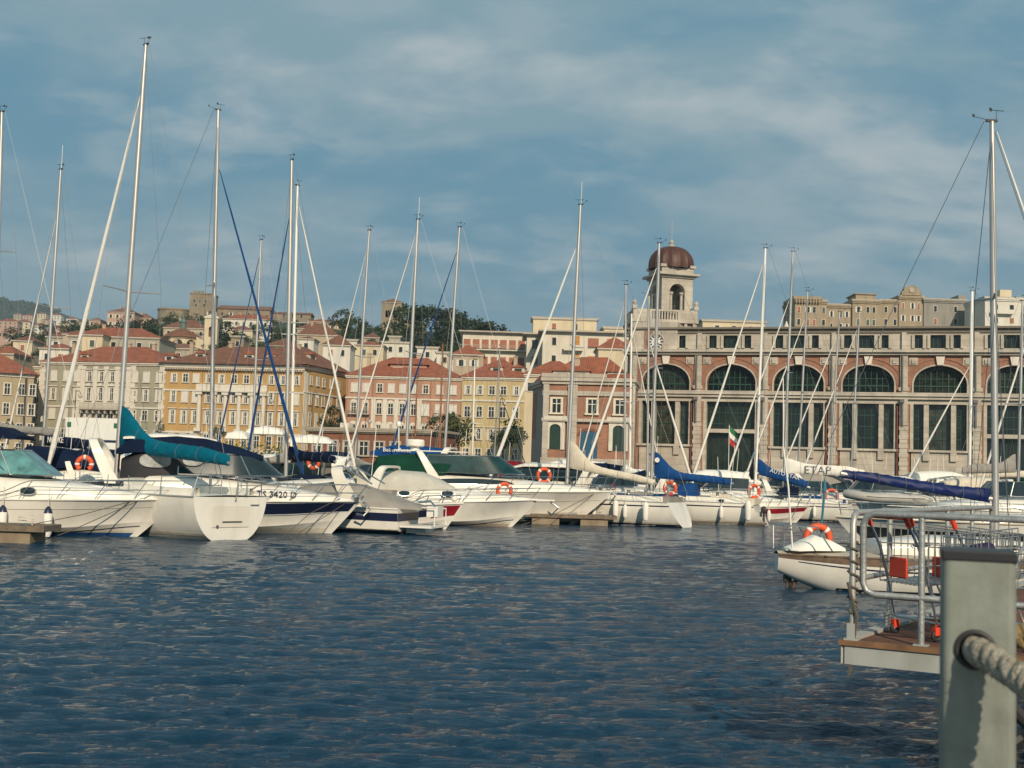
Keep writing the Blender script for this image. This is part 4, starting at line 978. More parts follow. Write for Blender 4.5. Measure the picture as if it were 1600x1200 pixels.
# ------------------------------------------------------------------ trees
leaf_d = mat('leaves_dark', (.018, .034, .012), .8, var=.5, vscale=.35)
leaf_m = mat('leaves_green', (.035, .060, .018), .8, var=.5, vscale=.4)
leaf_y = mat('leaves_olive', (.075, .085, .025), .8, var=.4, vscale=.5)
leaf_f = mat('leaves_far', (.03, .048, .025), .85, var=.45, vscale=.1)
bark = mat('bark', (.07, .05, .035), .9, var=.3, vscale=3)
TP = {}
def tree_mesh(kind, seed):
    """crown of leaf clumps in a unit-height tree (height 1), trunk separately"""
    if (kind, seed) in TP: return TP[kind, seed]
    rg = random.Random(seed * 17 + len(kind)); cl = []
    if kind == 'broad':
        for _ in range(34):
            while True:
                p = V((rg.uniform(-1, 1), rg.uniform(-1, 1), rg.uniform(-.9, 1)))
                if .45 < p.length < 1: break
            cl.append((V((p.x * .42, p.y * .42, .60 + p.z * .38)), rg.uniform(.09, .16)))
    elif kind == 'umbrella':
        for _ in range(46):
            a = rg.uniform(0, 2*pi); rr = sqrt(rg.random())
            cl.append((V((rr*cos(a)*.62, rr*sin(a)*.62, .80 + .2*(1 - rr**2) * rg.uniform(.3, 1) - .10*rg.random())), rg.uniform(.10, .16)))
    elif kind == 'conifer':
        for i in range(40):
            t = rg.random(); a = rg.uniform(0, 2*pi); rr = (1-t)*.26+.02
            cl.append((V((rr*cos(a), rr*sin(a), .12 + .86*t)), .05 + .07*(1-t)))
    else:
        for _ in range(22):
            a = rg.uniform(0, 2*pi); rr = sqrt(rg.random()); cl.append((V((rr*cos(a)*.6, rr*sin(a)*.5, .15 + .75*(1-rr**1.5)*rg.random())), rg.uniform(.14, .22)))
    m = MB()
    for c, s in cl:
        for _ in range(26):
            d = V((rg.gauss(0, 1), rg.gauss(0, 1), rg.gauss(0, .8))).normalized() * s * rg.uniform(.5, 1.05); p = c + d
            n = (d.normalized() + V((rg.gauss(0, .5), rg.gauss(0, .5), rg.gauss(0, .5)))).normalized(); e1 = n.orthogonal().normalized(); e2 = n.cross(e1)
            q = s * rg.uniform(.16, .34); a = rg.uniform(0, pi); u = (e1*cos(a)+e2*sin(a))*q; v = (e2*cos(a)-e1*sin(a))*q*.7
            m.poly([p-u-v*.6, p+u*.2-v, p+u, p-u*.1+v])
    t = MB()
    if kind != 'shrub':
        hb = .34 if kind == 'broad' else .8 if kind == 'umbrella' else .7
        t.tube([(0, 0, -.12), (.01, 0, hb*.5), (0, .01, hb)], [.035, .026, .014], 7)
        if kind in ('broad', 'umbrella'):
            for i in range(6):
                a = i*1.05+rg.random(); z0 = hb*.72; t.tube([(0, 0, z0), (.14*cos(a), .14*sin(a), z0+.12), (.3*cos(a), .3*sin(a), z0+.24)], [.014, .009, .004], 5)
    TP[kind, seed] = (m, t)
    return TP[kind, seed]
TC_ = {}
def tree(px, pytop, d, hpx, kind, lm, label, z=None, wide=1.0, group='trees on the hillside', name='tree', seed=None):
    top_ = at(px, pytop, d); h = hpx / F * d; seed = random.randint(0, 2) if seed is None else seed
    zb = top_.z - h
    r = empty({'broad': 'broadleaf_tree', 'umbrella': 'pine_tree', 'conifer': 'conifer_tree', 'shrub': 'shrub'}[kind], (top_.x, top_.y, zb), random.uniform(0, 6), label, 'tree' if kind != 'shrub' else 'shrub', group)
    r.scale = (h*wide, h*wide, h)
    key = (kind, seed, lm.name)
    if key not in TC_:
        m, t = tree_mesh(kind, seed); c = m.build('crown', lm, r); k = t.build('trunk', bark, r) if t.v else None; TC_[key] = (c, k)
    else:
        for o in TC_[key]:
            if o: q = o.copy(); col.objects.link(q); q.parent = r
    return r
# umbrella pines and evergreens round the cathedral
for a in [
 (654, 477, 470, 62, 'umbrella', 'highest domed pine right of the cathedral tower'), (683, 480, 460, 64, 'umbrella', 'second domed pine right of the cathedral tower'),
 (704, 488, 450, 62, 'broad', 'rounded evergreen crossed by the blue furled stay'), (722, 495, 440, 60, 'umbrella', 'pine crown right of the middle mast'),
 (746, 501, 420, 60, 'umbrella', 'lowest domed pine above the apartment roof'), (634, 488, 460, 60, 'broad', 'dark evergreen directly right of the cathedral nave'),
 (667, 500, 430, 62, 'broad', 'broad dark evergreen in the middle of the pine wood'), (694, 512, 410, 56, 'broad', 'lower evergreen right of the tall central mast'),
 (640, 512, 420, 52, 'broad', 'lower evergreen left of the tall central mast'), (720, 516, 400, 50, 'broad', 'lower evergreen beside the white apartment block'),
 (612, 503, 450, 46, 'broad', 'dark tree standing below the cathedral tower'), (590, 506, 450, 44, 'broad', 'tree at the left foot of the cathedral tower'),
 (570, 504, 460, 42, 'broad', 'tree left of the cathedral tower behind the thin mast'), (536, 484, 500, 40, 'broad', 'tall tree standing clear on the ridge left of the cathedral'),
 (553, 492, 490, 44, 'broad', 'dark tree right of the ridge tree'), (520, 491, 520, 20, 'conifer', 'slim cypress on the ridge right of the castle'),
 (514, 493, 520, 16, 'conifer', 'second slim cypress left of the taller one'), (545, 510, 430, 40, 'broad', 'tree on the slope below the ridge trees'),
 (575, 522, 400, 34, 'broad', 'lower tree above the brown-roofed houses'), (605, 520, 400, 34, 'broad', 'lower tree in the middle above white terraces')]:
    px, py, d, h, k, lab = a
    tree(px, py, d, h, k, leaf_d if random.random() < .65 else leaf_m, lab, group='trees around the cathedral', wide=1.15 if k == 'umbrella' else 1.1 if k == 'broad' else .9)
for a in [
 (268, 483, 585, 22, 'shrub', 'ivy-like green bush under the castle keep left'), (290, 487, 585, 20, 'shrub', 'green bush on the castle glacis below the keep'), (312, 488, 580, 22, 'shrub', 'green bush right below the castle keep'),
 (330, 484, 585, 22, 'shrub', 'bush against the rampart left part'), (352, 486, 585, 20, 'shrub', 'bush against the rampart beside the tall mast'), (374, 486, 585, 20, 'shrub', 'bush against the rampart middle'),
 (396, 488, 585, 20, 'shrub', 'bush against the rampart under the crossed stays'), (420, 491, 580, 20, 'shrub', 'olive bush against the rampart right part'), (445, 494, 580, 18, 'shrub', 'olive bush near the right end of the castle')]:
    px, py, d, h, k, lab = a
    tree(px, py, d, h, k, leaf_m if px < 400 else leaf_y, lab, group='bushes under the castle wall', wide=1.5)
for a in [
 (200, 497, 480, 40, 'broad', 'dark tree right of the pink villa'), (216, 502, 470, 40, 'broad', 'dark tree behind the second mast'), (186, 508, 470, 34, 'broad', 'tree in front of the pink villa right corner'),
 (160, 506, 460, 34, 'broad', 'rounded tree in front of the pink villa left corner'), (143, 502, 480, 40, 'broad', 'dark tree left of the pink villa'), (128, 508, 470, 40, 'broad', 'tree next left of the villa trees'),
 (112, 511, 450, 40, 'broad', 'tree crossed by the white furled sail'), (96, 515, 440, 40, 'broad', 'green tree right of the first mast'), (80, 520, 430, 38, 'broad', 'green tree above the red-roofed houses'),
 (64, 522, 430, 38, 'broad', 'green tree left of the first mast'), (48, 524, 420, 38, 'broad', 'green valley tree left of the first mast foot'), (30, 535, 400, 36, 'broad', 'low valley tree near the left edge'), (10, 538, 400, 36, 'broad', 'valley tree at the left edge'),
 (232, 500, 480, 38, 'broad', 'tree at the left end of the castle bastion'), (243, 506, 460, 36, 'broad', 'tree below the round bastion'), (275, 499, 470, 30, 'broad', 'tree left of the church tower top'),
 (262, 494, 480, 22, 'conifer', 'small dark conifer above the domed church'), (228, 516, 400, 30, 'broad', 'tree left of the domed church'), (355, 503, 380, 40, 'broad', 'dark tree right of the church tower'),
 (348, 522, 350, 30, 'broad', 'low dark tree at the foot of the church tower'), (378, 522, 370, 26, 'broad', 'olive tree between white houses'), (425, 500, 450, 26, 'broad', 'tree under the castle right half'),
 (440, 512, 420, 26, 'broad', 'tree beside the broad brown roof'), (468, 502, 480, 22, 'broad', 'small tree at the castle right end'), (485, 512, 430, 22, 'broad', 'yellowish tree by the cream house'), (413, 536, 330, 20, 'broad', 'tree showing between two stone blocks'),
 (505, 518, 430, 24, 'broad', 'dark tree in front of the ochre hillside house'), (300, 503, 450, 26, 'broad', 'tree behind the brown-roofed house by the bell tower'), (1470, 508, 300, 14, 'shrub', 'roof garden greenery behind the grey tenement'), (1570, 511, 300, 14, 'shrub', 'roof garden greenery by the balconied block')]:
    px, py, d, h, k, lab = a
    tree(px, py, d, h, k, random.choice([leaf_d, leaf_m, leaf_m, leaf_y]) if 'dark' not in lab else leaf_d, lab, wide=1.35 if k == 'broad' else 1)
for i, (px, py, d, h, lab) in enumerate([(70, 540, 330, 26, 'tree between the white terrace house and the brown-roofed stone house'), (104, 546, 300, 20, 'small tree behind the left palazzo roof'), (240, 533, 330, 26, 'tree at the right end of the low grey house'), (330, 538, 320, 26, 'tree under the cream church tower right side'), (300, 520, 390, 26, 'tree between the domed church and the bell tower'),
 (392, 528, 345, 24, 'tree right of the square stone block'), (430, 522, 380, 26, 'tree left of the large brown roof'), (462, 520, 390, 24, 'tree above the ochre wing roof'), (490, 528, 360, 24, 'tree behind the turquoise awning terrace'), (515, 526, 370, 24, 'tree left of the flat white terraced block'), (540, 520, 390, 26, 'tree above the flat white terraced block'), (585, 530, 360, 22, 'tree left of the bright white block'), (636, 532, 370, 24, 'tree beside the grey penthouse block'), (665, 536, 350, 24, 'tree right of the red-roofed house under the pines'), (698, 538, 340, 24, 'tree above the stepped white block'),
 (365, 512, 430, 24, 'tree in front of the long white house'), (405, 505, 470, 22, 'tree at the right end of the long white house'), (20, 512, 700, 24, 'wide valley tree below the distant peach blocks'), (75, 505, 800, 20, 'valley tree below the sunny shoulder'), (110, 500, 700, 22, 'valley tree at the ridge foot left of the villa'), (45, 515, 640, 24, 'valley tree between the brown-roofed blocks')]):
    tree(px, py, d, h, 'broad', (leaf_d, leaf_m, leaf_m)[i % 3], lab, wide=1.7)
# quayside trees in front of the palazzi
tree(696, 646, 150, 60, 'broad', leaf_m, 'leafy quayside tree in front of the pink palazzo', group='quayside trees', wide=1.3)
tree(718, 648, 148, 60, 'broad', leaf_y, 'leafy quayside tree in front of the pale yellow palazzo left side', group='quayside trees', wide=1.2)
tree(800, 655, 150, 50, 'broad', leaf_m, 'quayside tree beside the grey pavilion annex', group='quayside trees', wide=1.3)
tree(783, 672, 148, 36, 'broad', leaf_d, 'small dark quayside tree left of the pavilion', group='quayside trees', wide=1.1)
tree(519, 634, 165, 50, 'broad', leaf_d, 'dark bare-looking tree at the ochre palazzo corner', group='quayside trees', wide=.9)
tree(252, 654, 170, 30, 'conifer', leaf_m, 'small dark conifer between grey and ochre palazzi', group='quayside trees')
tree(342, 664, 160, 30, 'broad', leaf_m, 'small round tree before the ochre palazzo columns', group='quayside trees')
tree(15, 650, 160, 40, 'conifer', leaf_m, 'conical shrub at the far left quayside', group='quayside trees')
# wooded far slope
m = MB(); rg = random.Random(3)
for _ in range(2600):
    px = rg.uniform(-60, 330); d = rg.uniform(1100, 3600); x = xat(px, d); g = tz(x, d); s = rg.uniform(5, 11)
    if lerp_t(FAR, px) > 550: continue
    for q in range(5):
        p = V((x+rg.gauss(0, s*.5), d+rg.gauss(0, s*.5), g+s*rg.uniform(.3, .9))); n = V((rg.gauss(0, .6), -1+rg.gauss(0, .5), rg.gauss(.6, .5))).normalized(); e1 = n.orthogonal().normalized(); e2 = n.cross(e1)
        m.poly([p-e1*s*.5-e2*s*.2, p+e1*s*.1-e2*s*.5, p+e1*s*.5+e2*s*.1, p-e1*s*.1+e2*s*.5])
o = m.build('woodland', leaf_f); tag(o, 'far wooded hillside reading as one mass of trees', 'woodland', kind='stuff')
# ------------------------------------------------------------------ boat kit
class Hull:
    def __init__(s, kind, L, B, fs, fb, over=.16, keel=.4, rake=0.0, chine=.42, full=.9, counter=0):
        s.counter = counter
        s.k, s.L, s.B, s.fs, s.fb, s.over, s.keel, s.rake, s.ch, s.full = kind, L, B, fs, fb, over, keel, rake, chine, full
    def b(s, u):
        if s.k == 'motor':
            return s.B/2 * (s.full + (1-s.full)*smoothstep(0, .35, u)) * max(0, 1 - max(0, (u-.42)/.58)**2.3) + .015
        return s.B/2 * (s.full + (1-s.full)*sin(min(1, u/.45)*pi/2)) * max(0, 1 - max(0, (u-.42)/.58)**1.9) + .012
    def zs(s, u): return s.fs + (s.fb-s.fs)*(u**1.7 if s.k == 'motor' else (.25*u + .75*u*u))
    def S(s, u, v, side=1, off=0):
        zs = s.zs(u); b = s.b(u)
        if s.k == 'motor':
            zk = -s.keel + (s.keel-.05)*smoothstep(.62, 1, u)**1.5
            z = zk + (zs-zk)*v
            cb = .88 - .38*smoothstep(.45, 1, u)
            if v < s.ch: f = cb*(v/s.ch)**.9
            else:
                t = (v-s.ch)/(1-s.ch); f = cb + (1-cb)*(t**(1.0+.8*smoothstep(.4, 1, u)))
        else:
            zk = -s.keel*(1-((u-.45)/.55)**2) + .02 + s.counter*max(0, 1-u/.30)**1.6
            a = v*pi/2; f = sin(a)**.75; z = zs - (zs-zk)*cos(a)**1.15
        hz_ = max(0, min(1, (z+.2)/(s.fb+.2)))
        xb = s.L*(1-s.over*(1-hz_)**1.1); x0 = s.rake*hz_
        x = x0 + u*(xb-x0)
        return V((x, side*(b*f+off), z))
    def vz(s, u, z):
        a, b = 0.0, 1.0
        for _ in range(18):
            m = (a+b)/2
            if s.S(u, m).z < z: a = m
            else: b = m
        return a
    def mesh(s, nu=30, nv=12):
        m = MB(); vs = [k/nv for k in range(nv+1)]
        if s.k == 'motor': vs = sorted(set(vs+[s.ch, s.ch+.015]))
        rows = []
        for i in range(nu+1):
            u = (i/nu)**.9
            rows.append([s.S(u, v, -1) for v in vs[::-1]] + [s.S(u, v, 1) for v in vs[1:]])
        b = m.grid(rows); n = len(rows[0]); m.face([b+k for k in range(n)]); L_ = b+nu*n; m.face([L_+k for k in range(n)][::-1])
        return m
    def deck(s, cam=.06, inset=.0, u0=0, u1=1, dz=0.0):
        m = MB(); rows = []
        for i in range(25):
            u = u0+(u1-u0)*i/24; p = s.S(u, 1); b = max(.005, p.y-inset)
            rows.append([(p.x, b*t, p.z+dz+cam*(1-t*t)) for t in (-1, -.6, -.2, .2, .6, 1)])
        m.grid(rows); return m
    def band(s, u0, u1, v0, v1, off=.008, n=26, both=True, transom=False):
        m = MB()
        for side in ((1, -1) if both else (-1,)):
            rows = []
            for i in range(n+1):
                u = u0+(u1-u0)*i/n; f0 = v0(u) if callable(v0) else v0; f1 = v1(u) if callable(v1) else v1
                ln = [s.S(u, f0+(f1-f0)*q/4, side, off) for q in range(5)]
                rows.append([s.S(u, f0, side, -.02)] + ln + [s.S(u, f1, side, -.02)])
            m.grid(rows)
            b = len(m.v)
        if transom:
            f0 = v0(u0) if callable(v0) else v0; f1 = v1(u0) if callable(v1) else v1
            rows = [[s.S(0, f0+(f1-f0)*q/4, -1)+V((-.008, 0, 0)) for q in range(5)], [s.S(0, f0+(f1-f0)*q/4, 1)+V((-.008, 0, 0)) for q in range(5)]]; m.grid(rows)
        return m
    def rub(s, u0=0, u1=1, r=.03, v=1.0, dz=0):
        m = MB()
        for side in (1, -1): m.tube([s.S(u0+(u1-u0)*i/30, v, side, .01)+V((0, 0, dz)) for i in range(31)], r, 6)
        return m
def rail(r, h, u0, u1, ht=.55, n=6, inset=.08, z=None, name='guard_rail', lean=.0, mid=True, rad=.014, front=True, dx=0):
    """stainless rail along both sides of the deck, joined round the bow"""
    zf = z or (lambda u: h.zs(u)); m = MB()
    def pt(u, side, k): p = h.S(u, 1, side); return V((p.x+lean*k+dx*k, side*max(.02, abs(p.y)-inset+.04*k), zf(u)+ht*k*(.35+.65*smoothstep(u0, u0+.12, u) if True else 1)))
    N_ = 22
    for k in ((1, .5) if mid else (1,)):
        ptsL = [pt(u0+(u1-u0)*i/N_, -1, k) for i in range(N_+1)]; ptsR = [pt(u0+(u1-u0)*i/N_, 1, k) for i in range(N_+1)]
        if front and k == 1: m.tube(ptsL+ptsR[::-1], rad, 5)
        else: m.tube(ptsL, rad*.7, 5); m.tube(ptsR, rad*.7, 5)
    for i in range(n+1):
        u = u0+(u1-u0)*i/n
        for side in (1, -1): m.tube([pt(u, side, 0)-V((.12 if i else 0, 0, 0)), pt(u, side, 1)], rad, 5)
    return m.build(name, steel(), r, smooth=True)
def fender(r, x, y, z, l=.75, rad=.13, tip=None, name='fender'):
    o = MB().lathe([(.03, -l/2-.04), (rad*.7, -l/2), (rad, -l/2+.12), (rad, l/2-.12), (rad*.7, l/2), (.03, l/2+.06)], (x, y, z), 14).build(name, cloth_white(), r, smooth=True)
    if tip: MB().lathe([(rad*1.02, 0), (rad*.75, .13), (.03, .22)], (x, y, z+l/2-.1), 14).build('fender_cap', tip, o, smooth=True)
    m = MB(); m.tube([(x, y, z+l/2), (x, y+.02, z+l/2+.7)], .012, 5); m.build('fender_rope', rope_m(), o)
    return o
def port(r, c, w, h, n=(0, -1, 0), m_=None, name='porthole', rim=True):
    n = V(n).normalized(); e1 = V((0, 0, 1)).cross(n).normalized(); e2 = n.cross(e1); c = V(c); mb = MB()
    P_ = [c+n*.012+e1*(w/2*math.copysign(abs(cos(a*pi/12))**.8, cos(a*pi/12)))+e2*(h/2*math.copysign(abs(sin(a*pi/12))**.8, sin(a*pi/12))) for a in range(24)]
    mb.extr(P_, -n*.06); o = mb.build(name, m_ or glass(), r)
    if rim:
        mb = MB(); mb.grid([[p+n*.006 for p in P_], [c+(p-c)*1.12+n*.006 for p in P_], [c+(p-c)*1.12-n*.07 for p in P_]], close_v=True); mb.build('rim', steel(), o)
    return o
def lifebuoy(loc, R0=.30, r_=.075, ax=(0, 1, 0), label='', horseshoe=False, rz=0, group='orange lifebuoys on the boats', tilt=0):
    e = empty('lifebuoy', loc, rz, label, 'lifebuoy', group); e.rotation_euler = (tilt, 0, rz)
    a0, a1 = (0, 2*pi) if not horseshoe else (R(-140), R(140))
    MB().torus((0, 0, 0), R0, r_, ax, 28, 10, a0, a1).build('ring', orange(), e, smooth=True)
    for k in range(4):
        if horseshoe and k == 2: continue
        a = k*pi/2+(.0 if horseshoe else pi/4)
        MB().torus((0, 0, 0), R0, r_*1.06, ax, 4, 10, a-.12, a+.12).build('reflective_band', cloth_white(), e, smooth=True)
    m = MB(); m.tube([(R0*1.2*sin(a*pi/8), 0, R0*1.2*cos(a*pi/8)) for a in range(-7, 8)], .012, 5); m.build('grab_line', rope_m(), e)
    return e
def place(name, px, d, xl, yaw, label, cat, group=None, trim=0):
    """put local point (xl, 0) of a boat over water at the bearing of px and distance d"""
    a = R(yaw); x = xat(px, d); e = empty(name, (x-cos(a)*xl, d-sin(a)*xl, 0), a, label, cat, group)
    return e
def local_of(e, p):
    M = Matrix.Translation(e.location) @ Matrix.Rotation(e.rotation_euler[2], 4, 'Z'); return M.inverted() @ V(p)
def spar_top(e, px, py, d): return local_of(e, at(px, py, d))
def mast_set(e, base, top, r=.085, m_=None, spread=((.52, .95),), yawn=None, head='vane', ant=False, rig=True, hb=1.5, bow=None, stern=None, furl=None, furl_top=.88, furl_r=.06, backstay=True):
    m_ = m_ or alu(); base, top = V(base), V(top); ln = (top-base)
    pr = [(cos(a), sin(a)) for a in (0,)]
    mo = MB(); mo.tube([base+ln*t for t in (0, .3, .6, .85, 1)], [r, r, r, r*.92, r*.7], 10); mast = mo.build('mast', m_, e, smooth=True)
    mb = MB(); mb.box(top.x-.15, top.x+.13, top.y-.035, top.y+.035, top.z-.01, top.z+.05); mb.build('masthead', dark(), mast)
    if head == 'vane':
        mb = MB(); mb.tube([(top.x+.1, top.y, top.z), (top.x+.12, top.y, top.z+.28)], .007, 5); mb.tube([(top.x+.12-.2, top.y-.05, top.z+.28), (top.x+.12+.2, top.y+.05, top.z+.29)], .009, 5); mb.poly([(top.x-.02, top.y-.05, top.z+.24), (top.x-.10, top.y-.07, top.z+.24), (top.x-.10, top.y-.07, top.z+.33), (top.x-.02, top.y-.05, top.z+.33)]); mb.tube([(top.x-.1, top.y, top.z+.04), (top.x-.42, top.y+.1, top.z+.14)], .007, 5); mb.lathe([(.03, 0), (.03, .06)], (top.x-.42, top.y+.1, top.z+.14), 6); mb.build('wind_vane', dark(), mast)
    if ant: mb = MB(); mb.tube([(top.x-.05, top.y, top.z), (top.x-.05, top.y, top.z+1.25)], .012, 5); mb.build('antenna', whmast(), mast)
    tips = []
    for t, w_ in spread:
        p = base+ln*t
        for sd in (1, -1):
            q = p+V((-.22, sd*w_, .05)); mb = MB(); mb.tube([p, q], [.035, .022], 6); mb.build('spreader', m_, mast); tips.append((t, sd, q))
    if rig:
        mb = MB()
        for sd in (1, -1):
            ch = V((base.x-.15, sd*hb, base.z*.75)); tp = [q for t, s2, q in tips if s2 == sd]
            mb.tube([ch]+tp+[top-V((0, 0, .15))], .009, 4); mb.tube([ch, base+ln*(spread[0][0] if spread else .5)], .008, 4)
        if bow is not None: mb.tube([bow, base+ln*(furl_top+.02)], .009, 4)
        if stern is not None and backstay: mb.tube([stern, top-V((.2, 0, 0))], .009, 4)
        mb.build('rigging', mat('wire', (.16, .17, .17), .45, .5), e)
    if furl:
        a = V(bow)+V((0, 0, .35)); b = base+ln*furl_top+V((.12, 0, 0)); mb = MB(); n_ = 14
        pts = [a+(b-a)*(k/n_) for k in range(n_+1)]; rs = [furl_r*(1.15-.75*(k/n_))*(1+.10*sin(k*2.3)) for k in range(n_+1)]; rs[0] *= .5; rs[-1] *= .5
        f_ = mb.tube(pts, rs, 8).build('furled_sail', furl, e, smooth=True)
        mb = MB(); mb.lathe([(.12, -.08), (.12, .08)], a-V((0, 0, .15)), 10); mb.build('furling_drum', dark(), f_)
    return mast
def boom_set(e, g, ln, drop=0., cover=None, h0=1.2, h1=.3, w0=.26, m_=None, name='sail_cover', swing=0., prof=None, r=.06):
    """boom from gooseneck g running aft; cover is a stowed sail bundle standing on it"""
    m_ = m_ or alu(); g = V(g); end = g+V((-ln*cos(swing), ln*sin(swing), -drop)); mb = MB(); mb.tube([g, end], r, 8); b = mb.build('boom', m_, e, smooth=True)
    if cover:
        mb = MB(); rows = []; N_ = 26; nn = 14; u_ = (end-g).normalized(); sd = V((0, 0, 1)).cross(u_).normalized()
        for i in range(N_+1):
            t = i/N_; hh = h1+(h0-h1)*math.exp(-(t/.19)**1.9) if not prof else prof(t); hh *= (1-.35*smoothstep(.75, 1, t)); w_ = w0*(.55+.45*sin(pi*min(1, t*1.6+.12)/1.6*1.0))*(1-.45*smoothstep(.6, 1, t))+.012*sin(i*1.9)
            if i in (0, N_): w_ *= .3
            c = g+u_*(ln*(t*.985)+.05); row = []
            for k in range(nn):
                a = 2*pi*k/nn; z = -0.10+ (hh+.10)*(.5+.5*sin(a)); row.append(c+sd*(w_*cos(a)*(1-.35*(.5+.5*sin(a))**1.0)+.01*sin(k*3+i))+V((0, 0, z+.012*sin(i*2.7+k))))
            rows.append(row)
        b0 = mb.grid(rows, close_v=True); mb.face([b0+k for k in range(nn)]); L_ = b0+N_*nn; mb.face([L_+k for k in range(nn)][::-1])
        c_ = mb.build(name, cover, e, smooth=True)
        mb = MB()
        for t in (.2, .4, .58, .76, .92):
            hh = (h1+(h0-h1)*math.exp(-(t/.19)**1.9))*(1-.35*smoothstep(.75, 1, t)); c = g+u_*ln*t; mb.tube([c+sd*(w0*1.0*cos(a*pi/6)*(1-.35*(.5+.5*sin(a*pi/6))))+V((0, 0, -.1+(hh+.11)*(.5+.5*sin(a*pi/6)))) for a in range(13)], .008, 4)
        mb.build('tie', mat('tie_grey', (.12, .13, .13), .8), c_)
    return b
def sail_hull(e, L, B, fs, fb, hull_m=None, stripe=None, over=.14, rake=-.0, roof=True, boot=None, wood_rail=False, cov=None, win_c=True, rl=True, keel=.45, full=.72, cabin_stripe=None, line=True, cockpit=True):
    h = Hull('sail', L, B, fs, fb, over, keel, rake, full=full)
    h.mesh().build('hull', hull_m or gel(), e, smooth=True)
    h.deck().build('deck', geld(), e, smooth=True)
    if stripe: h.band(.0, .985, .80, .90, .01).build('hull_stripe', stripe, e)
    elif line: h.band(.0, .985, .87, .90, .01).build('hull_stripe', navy(), e)
    h.band(0, .97, .03, lambda u: max(.04, h.vz(u, .13)), .007).build('boot_stripe', boot or navy(), e)
    h.band(0, .965, lambda u: max(.04, h.vz(u, .13)), lambda u: max(.05, h.vz(u, .22)), .004).build('waterline_scum', mat('scum', (.50, .44, .32), .6, c2=(.70, .66, .56), vscale=2.5), e)
    h.rub(0, .995, .028 if not wood_rail else .045).build('toe_rail', wood() if wood_rail else alu(), e)
    if roof:
        st = []
        for i in range(9):
            t = i/8; u = .36+.42*t; x = h.S(u, 1).x; zd = h.zs(u); hgt = (.48-.28*t)*(sin(min(1, (t+.02)*9)*pi/2)); st.append((x, h.b(u)*.62*(1-.25*t), zd-.05, zd+.06+hgt))
        st.append((st[-1][0]+.25, st[-1][1]*.7, st[-1][2], st[-1][2]+.1))
        cr = MB().loft(st, 14, 4.5).build('coachroof', gel(), e, smooth=True)
        if win_c:
            for sd in (1, -1):
                mb = MB(); rows = []
                for i in range(8):
                    t = .08+.72*i/7; u = .36+.42*t; x = h.S(u, 1).x; zd = h.zs(u); w_ = h.b(u)*.62*(1-.25*t)+.006; hgt = .48-.28*t
                    rows.append([(x, sd*(w_), zd+.06+hgt*.30), (x, sd*w_, zd+.06+hgt*.66)])
                mb.grid(rows); mb.grid([[(p[0], p[1]-sd*.03, p[2]) for p in r_] for r_ in rows]); mb.build('cabin_window', glass() if not cabin_stripe else cabin_stripe, cr)
    if cockpit:
        mb = MB()
        for sd in (1, -1):
            rows = []
            for i in range(9):
                u = .03+.32*i/8; p = h.S(u, 1); y = sd*p.y*.72; rows.append([(p.x, y-sd*.1, p.z-.1), (p.x, y-sd*.07, p.z+.28), (p.x, y+sd*.07, p.z+.28), (p.x, y+sd*.12, p.z-.1)])
            mb.grid(rows)
        mb.build('cockpit_coaming', gel(), e, smooth=True)
        mb = MB(); mb.torus((L*.10, 0, fs+.75), .42, .018, (1, 0, 0), 20, 5); mb.tube([(L*.10, 0, fs), (L*.10, 0, fs+.75)], .05, 8); mb.build('steering_wheel', steel(), e)
    if rl: rail(e, h, .03, .99, .55, 8, .06, rad=.012)
    return h
def sprayhood(e, h, x, w, z, hgt=.75, ln=1.3, m_=None):
    st = [(x-ln*.5, w*.9, z, z+hgt*.9), (x-ln*.25, w*.93, z, z+hgt), (x+ln*.15, w*.9, z, z+hgt*.85), (x+ln*.5, w*.7, z, z+.12)]
    return MB().loft(st, 14, 3.5).build('sprayhood', m_ or cloth_navy(), e, smooth=True)
def motor_hull(e, L, B, fs, fb, hull_m=None, over=.15, chine=.42, bands=(), boot=None, full=.93, keel=.42, rake=0, rubm=None):
    h = Hull('motor', L, B, fs, fb, over, keel, rake, chine, full)
    h.mesh().build('hull', hull_m or gel(), e, smooth=True); h.deck().build('deck', geld(), e, smooth=True)
    h.band(0, .97, .02, lambda u: max(.03, h.vz(u, .12)), .007, transom=True).build('boot_stripe', boot or navy(), e)
    h.band(0, .965, lambda u: max(.03, h.vz(u, .12)), lambda u: max(.04, h.vz(u, .21)), .004).build('waterline_scum', mat('scum', (.50, .44, .32), .6, c2=(.70, .66, .56), vscale=2.5), e)
    for (u0, u1, v0, v1, m_) in bands: h.band(u0, u1, v0, v1, .01).build('hull_stripe', m_, e)
    h.rub(0, .998, .032).build('rub_rail', rubm or gel(), e, smooth=True)
    return h
def trunk(e, h, u0, u1, hh, wf=.8, pw=3.2, name='foredeck', m_=None, n=12, dz=-.06):
    """hh(t) = height above deck from aft (t=0) to fore (t=1)"""
    st = []
    for i in range(n+1):
        t = i/n; u = u0+(u1-u0)*t; p = h.S(u, 1); st.append((p.x, max(.03, (h.b(u)-.02)*(wf if not callable(wf) else wf(t))), p.z+dz, p.z+max(.02, hh(t))))
    return MB().loft(st, 16, pw).build(name, m_ or gel(), e, smooth=True), st
